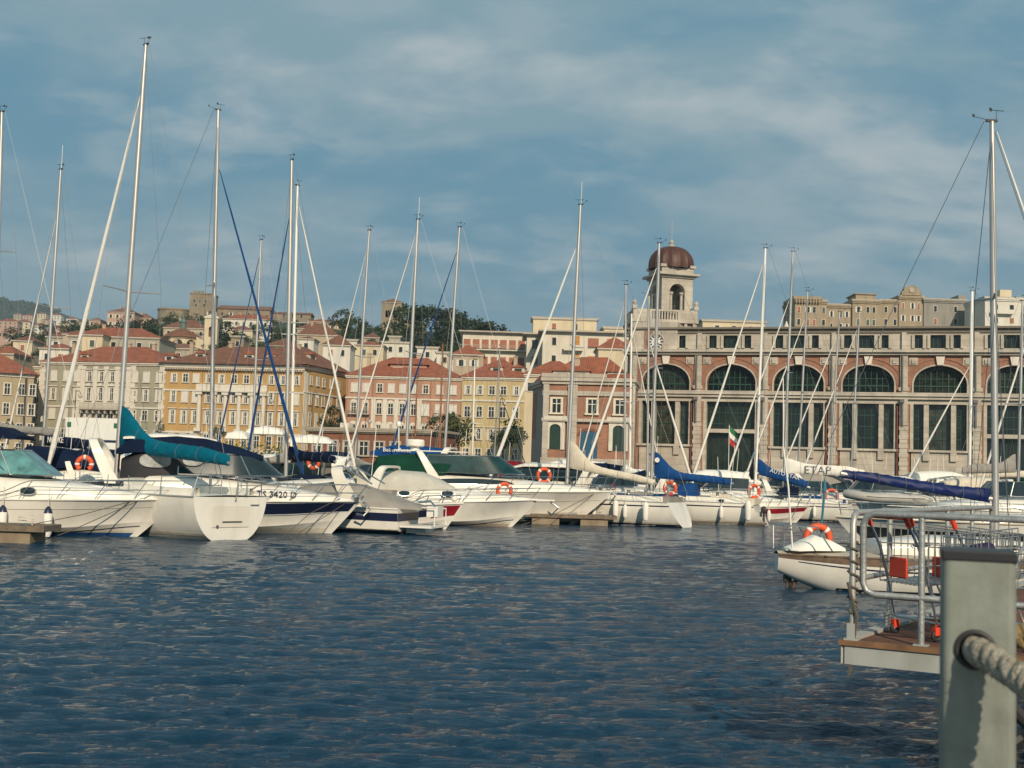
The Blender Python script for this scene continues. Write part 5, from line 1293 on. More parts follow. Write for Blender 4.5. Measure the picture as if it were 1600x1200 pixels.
def windscreen(e, x0, x1, z0, w, ht, wf=.55, glass_m=None, name='windscreen', back=.9, topw=.82, side=1.0, zf=0):
    """curved raked screen: base arc from (x0, +-w) round to (x1, 0); top is set back"""
    gm = glass_m or glass(); N_ = 20; bot, top = [], []
    for i in range(N_+1):
        a = -pi/2+pi*i/N_; cx_ = cos(a); fx = x0+(x1-x0)*abs(cx_)**.6; y = w*math.copysign(abs(sin(a))**.6, sin(a))
        bot.append(V((fx, y, z0+zf*abs(cx_)))); top.append(V((x0-.0+(x1-x0)*abs(cx_)**.6-ht*back*abs(cx_)**.5, y*topw, z0+ht*(1 if True else 1))))
    if side: bot = [V((x0-side, -w*1.02, z0))]+bot+[V((x0-side, w*1.02, z0))]; top = [V((x0-side, -w*topw*1.02, z0+ht*.95))]+top+[V((x0-side, w*topw*1.02, z0+ht*.95))]
    mb = MB(); mb.grid([bot, top]); mb.grid([[p+V((-.02, 0, 0)) for p in bot], [p+V((-.02, 0, 0)) for p in top]]); o = mb.build(name, gm, e, smooth=True)
    mb = MB(); mb.tube(bot, .028, 5); mb.tube(top, .028, 5); n_ = len(bot)
    for i in (0, 2, n_//2-2, n_//2+2, n_-3, n_-1): mb.tube([bot[i], top[i]], .022, 5)
    mb.build('screen_frame', steel(), o, smooth=True); return o, bot, top
def canvas(e, st, m_, name='canvas_top', pw=3.5, full=False, n=16): return MB().loft(st, n, pw, full).build(name, m_, e, smooth=True)
def outboard(e, x, y, z, m_=None, s=1.0):
    mb = MB(); mb.loft([(x-.42*s, .10*s, z+.25*s, z+.62*s, y), (x-.3*s, .17*s, z+.18*s, z+.8*s, y), (x-.1*s, .17*s, z+.2*s, z+.8*s, y), (x+.05*s, .1*s, z+.25*s, z+.65*s, y)], 10, 2.6, True); mb.box(x-.28*s, x-.1*s, y-.05*s, y+.05*s, z-.75*s, z+.25*s); mb.lathe([(.0, -.3*s), (.07*s, -.2*s), (.07*s, .1*s), (.02, .2*s)], (x-.2*s, y, z-.7*s), 8, 'x'); mb.box(x-.05*s, x+.12*s, y-.12*s, y+.12*s, z-.1*s, z+.3*s)
    return mb.build('outboard_motor', m_ or dark(), e, smooth=True)
def radar_arch(e, x, w, z0, h_, lean=.5, m_=None, dep=.35, thick=.1, name='radar_arch'):
    prof = []
    for i in range(13):
        a = pi*i/12; prof.append((w*math.copysign(abs(cos(a))**.35, cos(a)), abs(sin(a))**.35))
    rows = []
    for k, (o, dx_) in enumerate(((0, -dep/2), (0, dep/2), (thick, dep/2), (thick, -dep/2))):
        rows.append([V((x+dx_*(1.5-.7*f)+lean*f*h_, y*(1-o/w) if True else y, z0+f*h_-(o if f > .5 else 0))) for y, f in prof])
    mb = MB(); mb.grid(rows, close_u=True); return mb.build(name, m_ or gel(), e, smooth=True)
# ------------------------------------------------------------------ front row of motor cruisers
# white cruiser at the left edge
e = place('motor_cruiser', 283, 41.0, 9.9, 4, 'white motor cruiser with green-tinted windscreen and navy top, bow nearly touching the sailboat transom', 'boat', 'motor cruisers in the front row')
h = motor_hull(e, 9.9, 3.2, 1.12, 1.28, over=.155, bands=[(.0, .965, .30, .325, navy())], boot=bluep())
h.band(0, .985, .80, .81, .012).build('knuckle_shading', mat('grey_line', (.35, .34, .31), .5), e)  # thin grey band paints the shading of a knuckle on the smooth side
tr, st = trunk(e, h, .30, .985, lambda t: .95*(1-t**1.25)*min(1, .55+t*4)+.03, lambda t: .86-.15*t, 3.4)
windscreen(e, 4.1, 5.95, 1.95, 1.15, .80, glass_m=aqua(), back=1.35, side=2.0)
canvas(e, [(2.0, .9, 3.25, 3.4), (2.3, 1.1, 3.15, 3.52), (3.2, 1.15, 3.15, 3.58), (4.2, 1.1, 3.12, 3.5), (4.75, .95, 3.1, 3.22)], cloth_navy())
mb = MB()
for y in (-1.05, 1.05): mb.tube([(3.2, y, 3.2), (4.6, y*1.05, 2.0)], .02, 5); mb.tube([(4.4, y, 3.2), (3.4, y*1.05, 2.0)], .02, 5)
mb.build('canvas_frame', steel(), e)
p = h.S(.52, 1); port(tr, (5.35, -1.33, 1.45), .46, .22, (.05, -1, .12))
port(tr, (3.6, -1.36, 1.45), .46, .22, (.03, -1, .12))
rail(e, h, .42, .99, .62, 5, .10, lean=.3)
fender(e, 6.15, -1.72, .45, .85, .14, navy()); fender(e, 4.75, -1.75, .45, .85, .14, navy())
mb = MB(); mb.box(9.3, 10.05, -.22, .22, 1.24, 1.31); mb.tube([(9.9, 0, 1.33), (10.1, 0, 1.2)], .05, 6); mb.build('bow_platform', gel(), e)
mb = MB(); mb.tube([(9.1, -.15, 1.4), (7.2, -1.8, .75), (4.6, -2.4, .15)], .014, 5); mb.tube([(9.0, -.3, 1.38), (7.0, -2.3, .25), (6.2, -2.9, -.1)], .014, 5); mb.build('mooring_line', mat('dark_rope', (.10, .09, .07), .9), e)
# cruiser TS 3420 D
e = place('motor_cruiser', 565, 46.5, 10.2, 13, 'white motor cruiser lettered TS 3420 D with wide navy hull band and canopy', 'boat', 'motor cruisers in the front row')
h = motor_hull(e, 10.2, 3.4, 1.15, 1.25, over=.12, bands=[(.12, .985, .70, .95, navy()), (.1, .95, .66, .675, mat('blue_line', (.06, .10, .22), .4))], boot=mat('boot_cream', (.5, .47, .4), .6))
tr, st = trunk(e, h, .18, .985, lambda t: (.98*(1-t**1.7)*min(1, .5+t*5)+.04), lambda t: .9-.12*t, 4.2)
windscreen(e, 5.4, 7.35, 2.1, 1.2, .78, back=1.3, side=1.9)
canvas(e, [(1.3, .8, 2.75, 2.95), (1.7, 1.15, 2.8, 3.25), (2.4, 1.25, 2.85, 3.45), (3.4, 1.25, 2.95, 3.5), (4.4, 1.2, 2.95, 3.42), (5.6, 1.05, 2.85, 3.15), (6.5, .8, 2.7, 2.85)], cloth_navy())
canvas(e, [(1.5, .9, 1.9, 2.6), (2.2, 1.15, 1.9, 3.0), (3.6, 1.16, 2.0, 3.1), (4.6, 1.1, 2.1, 3.05), (5.2, 1.0, 2.15, 2.6)], mat('black_mesh_curtain', (.006, .007, .012), .6), 'side_curtain', 6)
mb = MB(); mb.loft([(1.5, .5, 3.3, 3.4), (2.6, .95, 3.36, 3.56), (4.0, .8, 3.4, 3.55), (4.8, .4, 3.3, 3.4)], 12, 3); mb.build('hardtop', gel(), e, smooth=True)
port(e, (2.7, -1.19, 2.55), 1.1, .5, (0, -1, .12), mat('clear_vinyl', (.24, .25, .25), .55, var=.5, vscale=3), 'canopy_window', False)
port(e, (4.0, -1.19, 2.6), .7, .4, (0, -1, .12), mat('clear_vinyl', (.24, .25, .25)), 'canopy_window', False)
radar_arch(e, 1.3, 1.5, 1.7, 1.6, -.5)
rail(e, h, .50, .99, .62, 6, .10, lean=.35)
def tw_(x): u = x/10.2; return (h.b(u)-.02)*(.9-.12*(u-.18)/.805)
text_mesh('TS 3420 D', .34, 'registration', navy(), e, (6.3, -tw_(6.3)-.02, 1.34), (R(86), 0, atan2(tw_(6.05)-tw_(7.3), 1.25)), ext=.014)
mb = MB(); mb.lathe([(.12, 0), (.16, .2), (.1, .3)], (10.0, -.1, 1.2), 10); mb.box(9.6, 10.5, -.12, .12, 1.22, 1.3); mb.tube([(10.3, 0, 1.25), (10.6, 0, .95), (10.35, 0, .7), (10.1, .2, .75)], .04, 6); mb.build('anchor', steel(), e)
mb = MB(); mb.tube([(9.4, -.4, 1.35), (8.2, -1.7, .8), (7.2, -3.0, .0)], .014, 5); mb.tube([(9.7, -.1, 1.2), (7.4, -3.8, .0)], .014, 5); mb.build('mooring_line', mat('dark_rope', (.1, .09, .07)), e)
# open sports boat with navy band and grey tarpaulin, stern to the right
e = place('sports_boat', 641, 48.0, 0, 165, 'white open sports boat with navy band, cream arch and grey tarpaulin', 'boat', 'motor cruisers in the front row')
h = motor_hull(e, 7.6, 2.7, .98, 1.2, over=.14, bands=[(.0, .97, .66, .88, navy())], boot=black())
h.band(0, .3, .66, .88, .012, transom=True).build('stern_band', navy(), e)
radar_arch(e, 1.9, 1.18, 1.0, 1.55, .55, gel2(), dep=.55)
canvas(e, [(-.75, .7, .95, 1.1), (0, 1.0, .98, 1.25), (.9, 1.1, 1.0, 1.55), (1.9, 1.2, 1.05, 1.85), (3.0, 1.2, 1.05, 1.95), (4.2, 1.1, 1.1, 1.8), (5.2, .8, 1.1, 1.4)], cloth_grey(), 'tarpaulin', 2.2)
mb = MB(); mb.box(-1.3, -.02, -1.0, 1.0, .28, .36); mb.tube([(-1.25, -.9, .36), (-1.25, -.9, 1.0), (-.1, -.9, 1.0)], .03, 6); mb.tube([(-1.25, .5, .36), (-1.25, .5, 1.05), (-.1, .5, 1.05)], .03, 6); mb.box(-1.3, -.85, -.4, .3, .7, 1.1); mb.box(-.9, -.1, -.5, .5, .05, .27); mb.build('swim_platform', geld(), e)
mb = MB(); mb.tube([(-1.2, .3, 1.1), (-1.0, .3, 1.3), (-.5, .3, 1.25)], .04, 6); mb.box(-1.1, -.9, .1, .5, .1, .28); mb.build('stern_ladder', steel(), e)
mb = MB(); 
for y in (-.7, .7):
    mb.tube([(1.3, y, 1.9), (2.6, y, 2.55)], .03, 6)
mb.lathe([(.0, 0), (.12, .05), (.12, .2), (0, .28)], (2.4, .3, 2.3), 10); mb.lathe([(.0, 0), (.1, .05), (.1, .2), (0, .28)], (2.4, -.4, 2.2), 10); mb.build('deck_gear', steel(), e, smooth=True)
# small boat whose red and navy bow shows behind the sports boat
e = place('small_motorboat', 726, 52.5, 5.4, 4, 'small white boat with bright red bow band past the sports boat stern', 'boat', 'small motorboats')
h = motor_hull(e, 5.4, 2.0, .95, 1.12, over=.16, bands=[(.0, .8, .62, .93, navy()), (.8, .985, .55, .93, redp())], boot=black())
trunk(e, h, .4, .98, lambda t: .25*(1-t), .8); rail(e, h, .6, .98, .35, 3, .1)
MB().lathe([(.02, 0), (.13, .1), (.13, .25), (.03, .42)], (5.0, -.1, 1.15), 12).build('anchor_float', cloth_white(), e, smooth=True)
# cruiser with pale grey cockpit cover and bow plank
e = place('motor_cruiser', 861, 56.5, 8.9, 3, 'white motor cruiser with a pale grey cockpit cover and a long bow plank', 'boat', 'motor cruisers in the front row')
h = motor_hull(e, 8.3, 3.0, 1.0, 1.28, over=.16, bands=[(.0, .965, .28, .31, navy())], boot=mat('boot_beige', (.4, .33, .25), .6))
tr, st = trunk(e, h, .12, .985, lambda t: .72*(1-t**1.8)*min(1, .6+t*4)+.04, lambda t: .88-.12*t, 3.6)
canvas(e, [(.3, .9, 1.55, 1.75), (.8, 1.15, 1.5, 2.25), (1.8, 1.2, 1.5, 2.45), (3.0, 1.15, 1.55, 2.4), (3.9, .95, 1.6, 2.05), (4.5, .6, 1.62, 1.72)], cloth_lgrey(), 'cockpit_cover', 2.6)
port(tr, (4.15, -1.32, 1.45), .55, .25, (.05, -1, .12)); port(tr, (2.2, -1.34, 1.42), .5, .22, (.05, -1, .12))
mb = MB(); mb.box(8.0, 9.1, -.2, .2, 1.24, 1.31); mb.build('bow_plank', gel(), e)
mb = MB(); mb.tube([(8.9, 0, 1.2), (9.3, 0, .95), (9.0, .1, .6), (8.8, -.2, .75)], .045, 6); mb.build('anchor', steel(), e)
rail(e, h, .22, .98, .55, 6, .1, lean=.3)
# big cruiser with green canvas
e = place('motor_cruiser', 958, 61.5, 12.6, 5, 'large white motor cruiser with a dark green canopy, radar dome and long raked bow', 'boat', 'motor cruisers in the front row')
h = motor_hull(e, 12.6, 3.9, 1.5, 1.68, over=.17, bands=[(.0, .965, .27, .30, mat('dark_line', (.05, .05, .05), .4))], boot=black())
h.band(0, .985, .74, .75, .012).build('knuckle_shading', mat('grey_line', (.35, .34, .31)), e)  # knuckle shading painted on as a grey band
tr, st = trunk(e, h, .10, .97, lambda t: .90*(1-t**1.9)*min(1, .5+t*5)+.04, lambda t: .86-.14*t, 3.6)
for u, w_ in ((.60, .85), (.46, .85)): p = h.S(u, .86, -1); port(e, (p.x, p.y-.01, p.z), w_, .15, (.06, -1, -.05), mat('bronze_port', (.09, .06, .03), .3))
mb = MB(); rows = []
for i in range(12):
    u = .26+.34*i/11; t = (u-.10)/.87; w_ = (h.b(u)-.02)*(.86-.14*t)+.01; z = h.zs(u); rows.append([(h.S(u, 1).x, -w_*.998, z+.36), (h.S(u, 1).x, -w_*.992, z+.36+.24*sin(pi*min(1, (i+.6)/11.5))**.4)])
mb.grid(rows); mb.grid([[(p[0], p[1]+.03, p[2]) for p in r_] for r_ in rows]); mb.build('side_window', glass(), tr)
windscreen(e, 5.4, 8.1, 2.4, 1.45, .86, topw=.95, back=1.5, side=2.2, glass_m=mat('smoked_screen', (.008, .04, .045), .25, var=.6, vscale=1.5, spec=.3))
canvas(e, [(.5, 1.3, 2.2, 2.6), (.8, 1.48, 2.15, 3.12), (2.2, 1.52, 2.15, 3.25), (4.0, 1.48, 2.3, 3.34), (5.4, 1.36, 2.75, 3.28), (6.4, 1.1, 2.95, 3.14)], cloth_green())
radar_arch(e, 3.6, 1.62, 2.1, 1.38, -.62, dep=.34)
mb = MB(); mb.box(1.6, 5.2, -.35, .35, 3.40, 3.45); mb.build('hardtop_plate', gel(), e)
o = MB().lathe([(.40, 0), (.46, .05), (.46, .3), (.40, .36)], (2.6, 0, 3.62), 24).build('radar_dome', cloth_white(), e, smooth=True)
mb = MB(); mb.lathe([(.25, 0), (.2, .2)], (2.6, 0, 3.44), 10); mb.tube([(1.8, 0, 3.4), (1.75, 0, 4.6)], .03, 6); mb.lathe([(.1, 0), (.13, .1), (.1, .25)], (1.75, 0, 4.6), 10); mb.build('light_mast', gel(), e)
rail(e, h, .40, .99, .72, 7, .1, lean=.35)
mb = MB(); mb.lathe([(.16, 0), (.2, .15), (.12, .28)], (11.9, -.1, 1.75), 10); mb.tube([(12.5, 0, 1.7), (12.75, 0, 1.5), (12.6, .1, 1.25)], .05, 6); mb.build('anchor_winch', steel(), e)
mb = MB(); mb.tube([(11.9, -.2, 1.7), (9.5, -2.2, .6), (7.5, -3.2, -.05)], .016, 5); mb.build('mooring_line', mat('dark_rope', (.1, .09, .07)), e)

# ------------------------------------------------------------------ named sailboats
# boat with the teal sail cover, transom to the viewer
e = place('sailboat', 183, 45.0, 6.75, 141, 'white sailboat with teal sail cover showing its rounded white transom with a stern rail', 'boat', 'sailboats in the front row')
h = sail_hull(e, 11.6, 3.75, 1.42, 1.45, line=False, boot=mat('boot_cream', (.5, .47, .4)), full=.80, over=.12, keel=.5, roof=True, rl=False)
top_ = spar_top(e, 228, 70, 45.0); bow = (11.5, 0, 1.6)
mast_set(e, (6.75, 0, 1.7), top_, .10, spread=((.43, 1.25),), bow=bow, stern=(0, 0, 1.5), furl=cloth_white(), furl_top=.885, furl_r=.095, hb=1.6)
boom_set(e, (6.65, 0, 2.95), 6.5, .40, cloth_teal(), 1.60, .43, .30)
mb = MB()
for sd in (1, -1):
    mb.tube([(.1, sd*.35, 1.45), (.1, sd*.35, 2.1), (.12, sd*1.3, 2.1), (.2, sd*1.45, 1.45)], .02, 6); mb.tube([(.1, sd*.35, 1.8), (.12, sd*1.35, 1.8)], .014, 5); mb.tube([(.12, sd*1.3, 2.1), (1.6, sd*1.65, 2.05), (1.6, sd*1.68, 1.45)], .02, 6)
    for k in range(2, 9): x = 1.0+k*1.15; u = x/11.6; y = h.b(u)-.06; mb.tube([(x, sd*y, h.zs(u)), (x, sd*y, h.zs(u)+.6)], .012, 5)
mb.build('stern_rail', steel(), e, smooth=True)
mb = MB(); mb.grid([[(-.03, y, z) for y in (-.75, 0, .75)] for z in (.42, .8, 1.12)]); mb.build('boarding_step', gel2(), e)
mb = MB(); mb.box(-.06, -.02, -.45, .35, .58, .62); mb.lathe([(.05, -.06), (.05, -.02)], (0, .55, .45), 12, 'x'); mb.box(-.06, -.035, -1.15, -.8, 1.15, 1.17); mb.build('transom_fitting', mat('fitting_grey', (.10, .10, .10), .5), e)
mb = MB(); mb.tube([(-.05, -.6, 1.45), (-.05, -.6, 1.9), (-.08, -.2, 1.95), (-.05, -.15, 1.3)], .03, 6); mb.build('swim_ladder', steel(), e)
lb_pos = at(132, 725, 47.5); lifebuoy(lb_pos, .26, .095, (0, 1, 0), 'orange horseshoe lifebuoy on a white pod beside the left cruiser screen', True, rz=R(15))
e2 = place('pilot_pod_boat', 150, 50, 3.2, 10, 'white cabin boat with cream cockpit pods and dark hoods behind the left cruiser', 'boat', 'boats moored in the second row')
h2 = motor_hull(e2, 7.5, 2.7, 1.3, 1.4, bands=[]); trunk(e2, h2, .2, .95, lambda t: .85*(1-t**2)*min(1, .5+5*t)+.05, .85)
canvas(e2, [(.2, .9, 1.9, 2.4), (.6, 1.1, 1.8, 3.0), (1.8, 1.1, 2.1, 2.95), (2.9, 1.0, 2.2, 2.8), (3.5, .8, 2.0, 2.3)], cloth_navy()); radar_arch(e2, 2.6, 1.15, 1.6, .95, -.4, dep=.22)
mb = MB(); mb.loft([(4.0, .5, 2.1, 2.3), (4.2, .6, 2.1, 2.75), (4.6, .62, 2.1, 2.85), (4.9, .5, 2.1, 2.4)], 12, 2.4); mb.build('raft_canister', gel2(), e2, smooth=True); rail(e2, h2, .3, .98, .6, 6)

RC = random.Random(31)
def clutter(e, h, L, B, fb, sail=False):
    """small deck gear: fenders, hatch, winches, cushions, rope coil, aerial"""
    m_ = RC.choice([cloth_white(), cloth_white(), navy()])
    for u in (RC.uniform(.12, .2), RC.uniform(.3, .42), RC.uniform(.5, .6)):
        for sd in (1, -1):
            p = h.S(u, 1, sd); fender(e, p.x, p.y+sd*.13, p.z-.55, .6, .11, None if m_ is not navy() else None)
    x = L*RC.uniform(.70, .76); z = h.zs(.73)+(.12 if sail else .5)
    m = MB(); m.box(x-.28, x+.28, -.28, .28, z-.1, z+.12); m.build('deck_hatch', mat('hatch_acrylic', (.02, .025, .03), .15), e)
    m = MB()
    for sd in (1, -1): m.lathe([(.09, 0), (.07, .08), (.10, .2), (.0, .22)], (L*.24, sd*B*.33, fb+.28), 10)
    m.build('winches', steel(), e, smooth=True)
    m = MB(); m.box(L*.06, L*.2, -B*.28, B*.28, fb*.9, fb*.9+.34); m.box(L*.2+.01, L*.3, -B*.3, -B*.12, fb*.9, fb*.9+.5); m.build('cockpit_cushion', RC.choice([cloth_blue(), cloth_cream(), cloth_navy(), wood(), cloth_grey()]), e)
    m = MB(); cx_, cy_, cz_ = L*.33, B*.2*RC.choice([-1, 1]), fb+.62; m.tube([(cx_+.16*cos(a*.6), cy_, cz_+.16*sin(a*.6)) for a in range(24)], .025, 5); m.build('rope_coil', RC.choice([rope_m(), cloth_blue(), cloth_red()]), e)
    if not sail or RC.random() < .4:
        a = RC.uniform(1.2, 2.2); m = MB(); m.tube([(L*.18, B*.3, fb+.4), (L*.16, B*.3, fb+1.6+a)], .016, 5); m.build('whip_aerial', whmast(), e)
SAILS = {'w': cloth_white, 'c': cloth_cream, 'b': cloth_blue, 't': cloth_teal, 'n': cloth_navy, 'r': cloth_red, 'g': cloth_grey}
def sailer(px, d, yaw, L, tpx, tpy, label, furl='w', ft=.87, fr=.06, cover='n', h0=1.0, h1=.26, boom=3.9, drop=.15, fb=1.15, mm=None, r=.08, stripe=None, xm=.58, spread=((.5, .85),), hood='n', gz=2.15, boot=None, roof=True, ant=False, wood_rail=False, B=None, group='sailboats moored behind the front row', hull_m=None, bowlift=.2, swing=0, line=True, nboom=True, name='sailboat', rake=.35):
    e = place(name, px, d, xm*L, yaw, label, 'boat', group)
    h = sail_hull(e, L, B or .31*L, fb*.95, fb*1.08, hull_m, stripe, boot=boot, roof=roof, wood_rail=wood_rail, line=line, win_c=True, rake=rake)
    tp = spar_top(e, tpx, tpy, d)
    mast_set(e, (xm*L, 0, fb+.25), tp, r, mm, spread=spread, bow=(L*.985, 0, fb*1.08+bowlift*.3), stern=(0, 0, fb), furl=SAILS[furl]() if furl else None, furl_top=ft, furl_r=fr, hb=.14*L, ant=ant)
    if nboom: boom_set(e, (xm*L-.1, 0, gz), boom, drop, SAILS[cover]() if cover else None, h0, h1, .2, swing=swing, m_=mm)
    clutter(e, h, L, B or .31*L, fb, True)
    if hood: sprayhood(e, h, xm*L-2.0, .10*L, fb+.25, .72, 1.3, SAILS[hood]())
    return e, h
sailer(330, 56, 27, 11.2, 341, 172, 'sailboat with blue furled jib running down right behind the lettered cruiser', 'b', .84, .075, 'n', .8, .3, 4.2, gz=2.7, r=.10, spread=((.53, .8),))
sailer(448, 59, 128, 11.5, 456, 250, 'sailboat with mast just right of the crossed blue stays and black boom cover', 'b', .83, .07, 'n', .55, .35, 4.6, gz=2.9, r=.10)
sailer(455, 65, 44, 11.0, 465, 290, 'sailboat with bright white furled jib running down right beside the doubled masts', 'w', .93, .085, 'g', .6, .2, 4, gz=2.7, r=.075, mm=whmast())
sailer(393, 78, 141, 10.0, 408, 375, 'sailboat with the slim mast between the crossed blue stays', 'b', .93, .055, 'g', .7, .2, 4)
sailer(553, 73, 139, 10.3, 577, 360, 'sailboat with mast rising left of the cathedral tower and pale furled jib', 'w', .92, .05, 'g', .5, .2, 4.0, gz=2.6)
sailer(633, 67, 147, 11.4, 653, 343, 'sailboat with dark red boom cover, mast in front of the pink palazzo', 'w', .94, .05, 'r', .95, .2, 4.4, gz=2.9, ant=True, r=.09, drop=.1)
sailer(692, 73, 150, 11.2, 718, 355, 'sailboat with blue furled jib slanting left in front of the umbrella pines', 'b', .90, .065, 'n', .6, .2, 4.2, ant=False, r=.085)
e, h = sailer(886, 65, 152, 11.9, 907, 320, 'white sailboat with cream sail cover and wide blue cabin stripe beside the floating dock', 'w', .85, .10, 'c', 1.4, .28, 5.0, .75, 1.3, None, .10, None, .58, ((.5, .9),), hood=None, gz=2.9, boot=navy(), ant=True, group='sailboats in the front row', B=3.6, rake=.8)
h.band(.05, .75, 1.0, 1.0, .01); mb = MB()
for sd in (1, -1): mb.grid([[(h.S(u, 1).x, sd*(h.b(u)*.66+.01), h.zs(u)+.10+.22*q) for q in (0, 1)] for u in [.04+.3*i/8 for i in range(9)]])
mb.build('blue_side_strip', cloth_blue(), e)
fender(e, 1.6, 1.95, .75, .85, .15); fender(e, 3.2, 2.0, .8, .8, .14)
e, h = sailer(1018, 70, 160, 11.2, 1030, 380, 'white sailboat with royal blue sail cover bearing a white dot emblem', 'w', .90, .085, 'b', 1.45, .34, 4.6, .25, 1.25, None, .10, None, .60, ((.5, .9),), hood='b', gz=2.5, group='sailboats in the front row', B=3.6, rake=.9, boot=mat('boot_beige', (.4, .33, .25)))
MB().lathe([(.14, -.03), (.14, 0)], (6.35, .27, 3.45), 20, 'y').build('cover_emblem', cloth_white(), e)
port(e, (2.4, 1.62, 1.3), .3, .14, (0, 1, 0))
fender(e, .9, 1.75, .8, 1.0, .17)
outboard(e, .35, .6, .55, dark(), .65)
e, h = sailer(1180, 79, 157, 10.8, 1196, 388, 'sailboat with an all-white mast and blue cover lettered in white', 'w', .93, .085, 'b', .95, .5, 3.4, .85, 1.2, whmast(), .095, None, .58, ((.4, .7),), gz=2.95)
text_mesh('AUTO STAR', .36, 'sail_lettering', cloth_white(), e, (5.3, .24, 3.02), (R(90), R(14), R(180)), ext=.012)
e, h = sailer(1224, 88, 158, 11.0, 1239, 393, 'sailboat with a white cover lettered ETAP in front of the hall doorway', 'w', .80, .075, 'w', 1.0, .62, 5.6, .1, 1.2, None, .10, gz=3.1)
text_mesh('ETAP', .85, 'sail_lettering', mat('lettering_grey', (.06, .07, .09), .6), e, (4.9, .23, 3.02), (R(90), R(0), R(180)), ext=.012, thin=.016)
sailer(1245, 92, 158, 10.5, 1262, 455, 'sailboat with grey mast just right of the ETAP boat mast', 'w', .86, .075, 'g', .6, .25, 4, gz=2.7)
sailer(1295, 95, 158, 10.5, 1312, 487, 'sailboat with mast before the third hall arch from the tower', 'w', .86, .07, 'n', .6, .25, 4, gz=2.7)
sailer(1328, 97, 160, 10.5, 1343, 487, 'sailboat with mast before the hall pilaster left of the fourth arch', 'w', .90, .07, 'c', .6, .25, 4, gz=2.7)
e, h = sailer(1515, 85, 165, 11.5, 1519, 455, 'sailboat with thick white mast and pale double boom covers near the right edge', 'w', .64, .08, 'c', .75, .4, 6.0, -.15, 1.2, whmast(), .13, gz=3.2, spread=((.45, .6),))
e, h = sailer(66, 61, 141, 10.0, 95, 265, 'sailboat with the thin leaning mast in front of the grey-green palazzo corner', 'w', .84, .05, 'n', .6, .42, 4, gz=3.2, ant=True, spread=((.55, .9),))
text_mesh('NOUKE', .42, 'cover_lettering', cloth_white(), e, (4.9, .30, 3.25), (R(90), 0, R(180)), ext=.012)
sailer(-10, 53, 150, 11.0, 3, 175, 'sailboat whose mast stands on the left edge of the photo', 'w', .5, .08, 'g', .35, .25, 4.1, gz=3.65, r=.09, spread=((.62, .75),))
sailer(976, 80, 155, 9.0, 978, 445, 'sailboat with a short grey mast left of the clock tower shaft', 'w', .9, .05, 'w', .5, .2, 3.6, gz=2.6)
sailer(984, 84, 40, 8.5, 987, 490, 'sailboat with a short white mast in front of the pavilion right corner', 'w', .9, .05, 'w', .5, .2, 3.6, mm=whmast(), gz=2.5)
sailer(1012, 78, 30, 9.5, 1014, 462, 'sailboat with doubled masts and a white jib slanting right under the dome', 'w', .75, .09, 'n', .4, .2, 3.6, gz=2.5)
sailer(1650, 72, 152, 11.0, 1655, 330, 'sailboat off the right edge whose white jib slants into view', 'w', .88, .07, 'b', .7, .3, 4.2, gz=2.7)
sailer(1590, 64, 22, 9.0, 1598, 470, 'sailboat with a white jib crossing another one at the right edge', 'w', .8, .06, 'g', .9, .4, 3.6, gz=3.4)
sailer(686, 88, 160, 8.0, 692, 537, 'small sailboat with a varnished orange mast in front of the pink palazzo', None, cover=None, mm=wood(), r=.07, hood=None, fb=.9, hull_m=gel2())
sailer(647, 92, 160, 7.0, 652, 590, 'smaller sailboat with a short varnished mast left of the taller varnished one', None, cover='r', mm=wood(), r=.06, hood=None, fb=.85, boom=2.8, hull_m=gel2())
sailer(738, 90, 155, 8.0, 742, 562, 'small sailboat with thin white mast in front of the pale yellow palazzo', 'n', .6, .05, 'g', .5, .2, 3, mm=whmast(), r=.06, fb=.95)
sailer(771, 94, 25, 8.5, 781, 545, 'small sailboat with a thin grey mast beside the street lamp bracket', 'n', .7, .04, 'n', .5, .2, 3, r=.06, fb=.95)

# ------------------------------------------------------------------ second-row motorboats
CAN = {'navy': cloth_navy, 'blue': cloth_blue, 'green': cloth_green, 'red': cloth_red, 'cream': cloth_cream, 'grey': cloth_grey, 'white': cloth_white}
def cruiser(px, d, yaw, L, canv, label, fb=1.3, arch=True, top=3.1, band=None, screen=True, hard=False, name='motor_cruiser', bmat=None, group='motorboats moored in the second row', rl=True, hull_m=None):
    e = place(name, px, d, L/2, yaw, label, 'boat', group)
    h = motor_hull(e, L, .33*L, fb*.9, fb*1.1, hull_m, bands=[(.0, .98, .68, .90, band)] if band else [(0, .97, .8, .83, navy())], boot=bmat or navy())
    trunk(e, h, .2, .97, lambda t: .75*(1-t**1.8)*min(1, .5+t*5)+.04, .85)
    if screen: windscreen(e, L*.48, L*.66, fb+.65, .33*L*.36, .7, side=L*.16)
    zt_ = top
    if canv: canvas(e, [(L*.06, .33*L*.33, fb+.7, fb+1.1), (L*.09, .33*L*.38, fb+.6, zt_-.15), (L*.25, .33*L*.40, fb+.6, zt_), (L*.4, .33*L*.38, zt_-.75, zt_-.02), (L*.52, .33*L*.3, zt_-.55, zt_-.35)], CAN[canv]())
    if hard: MB().loft([(L*.12, .33*L*.3, zt_-.12, zt_), (L*.2, .33*L*.38, zt_-.12, zt_+.1), (L*.5, .33*L*.36, zt_-.15, zt_+.08), (L*.6, .33*L*.28, zt_-.3, zt_-.2)], 12, 4).build('hardtop', gel(), e, smooth=True); MB().loft([(L*.16, .33*L*.3, fb+.6, zt_-.13), (L*.55, .33*L*.3, fb+.6, zt_-.2)], 12, 6).build('cabin_glass', glass(), e)
    if arch: radar_arch(e, L*.16, .33*L*.42, fb+.2, zt_-fb-.25, -.4)
    if rl: rail(e, h, .4, .98, .6, 6, .1, lean=.25)
    clutter(e, h, L, L*.33, fb)
    return e, h
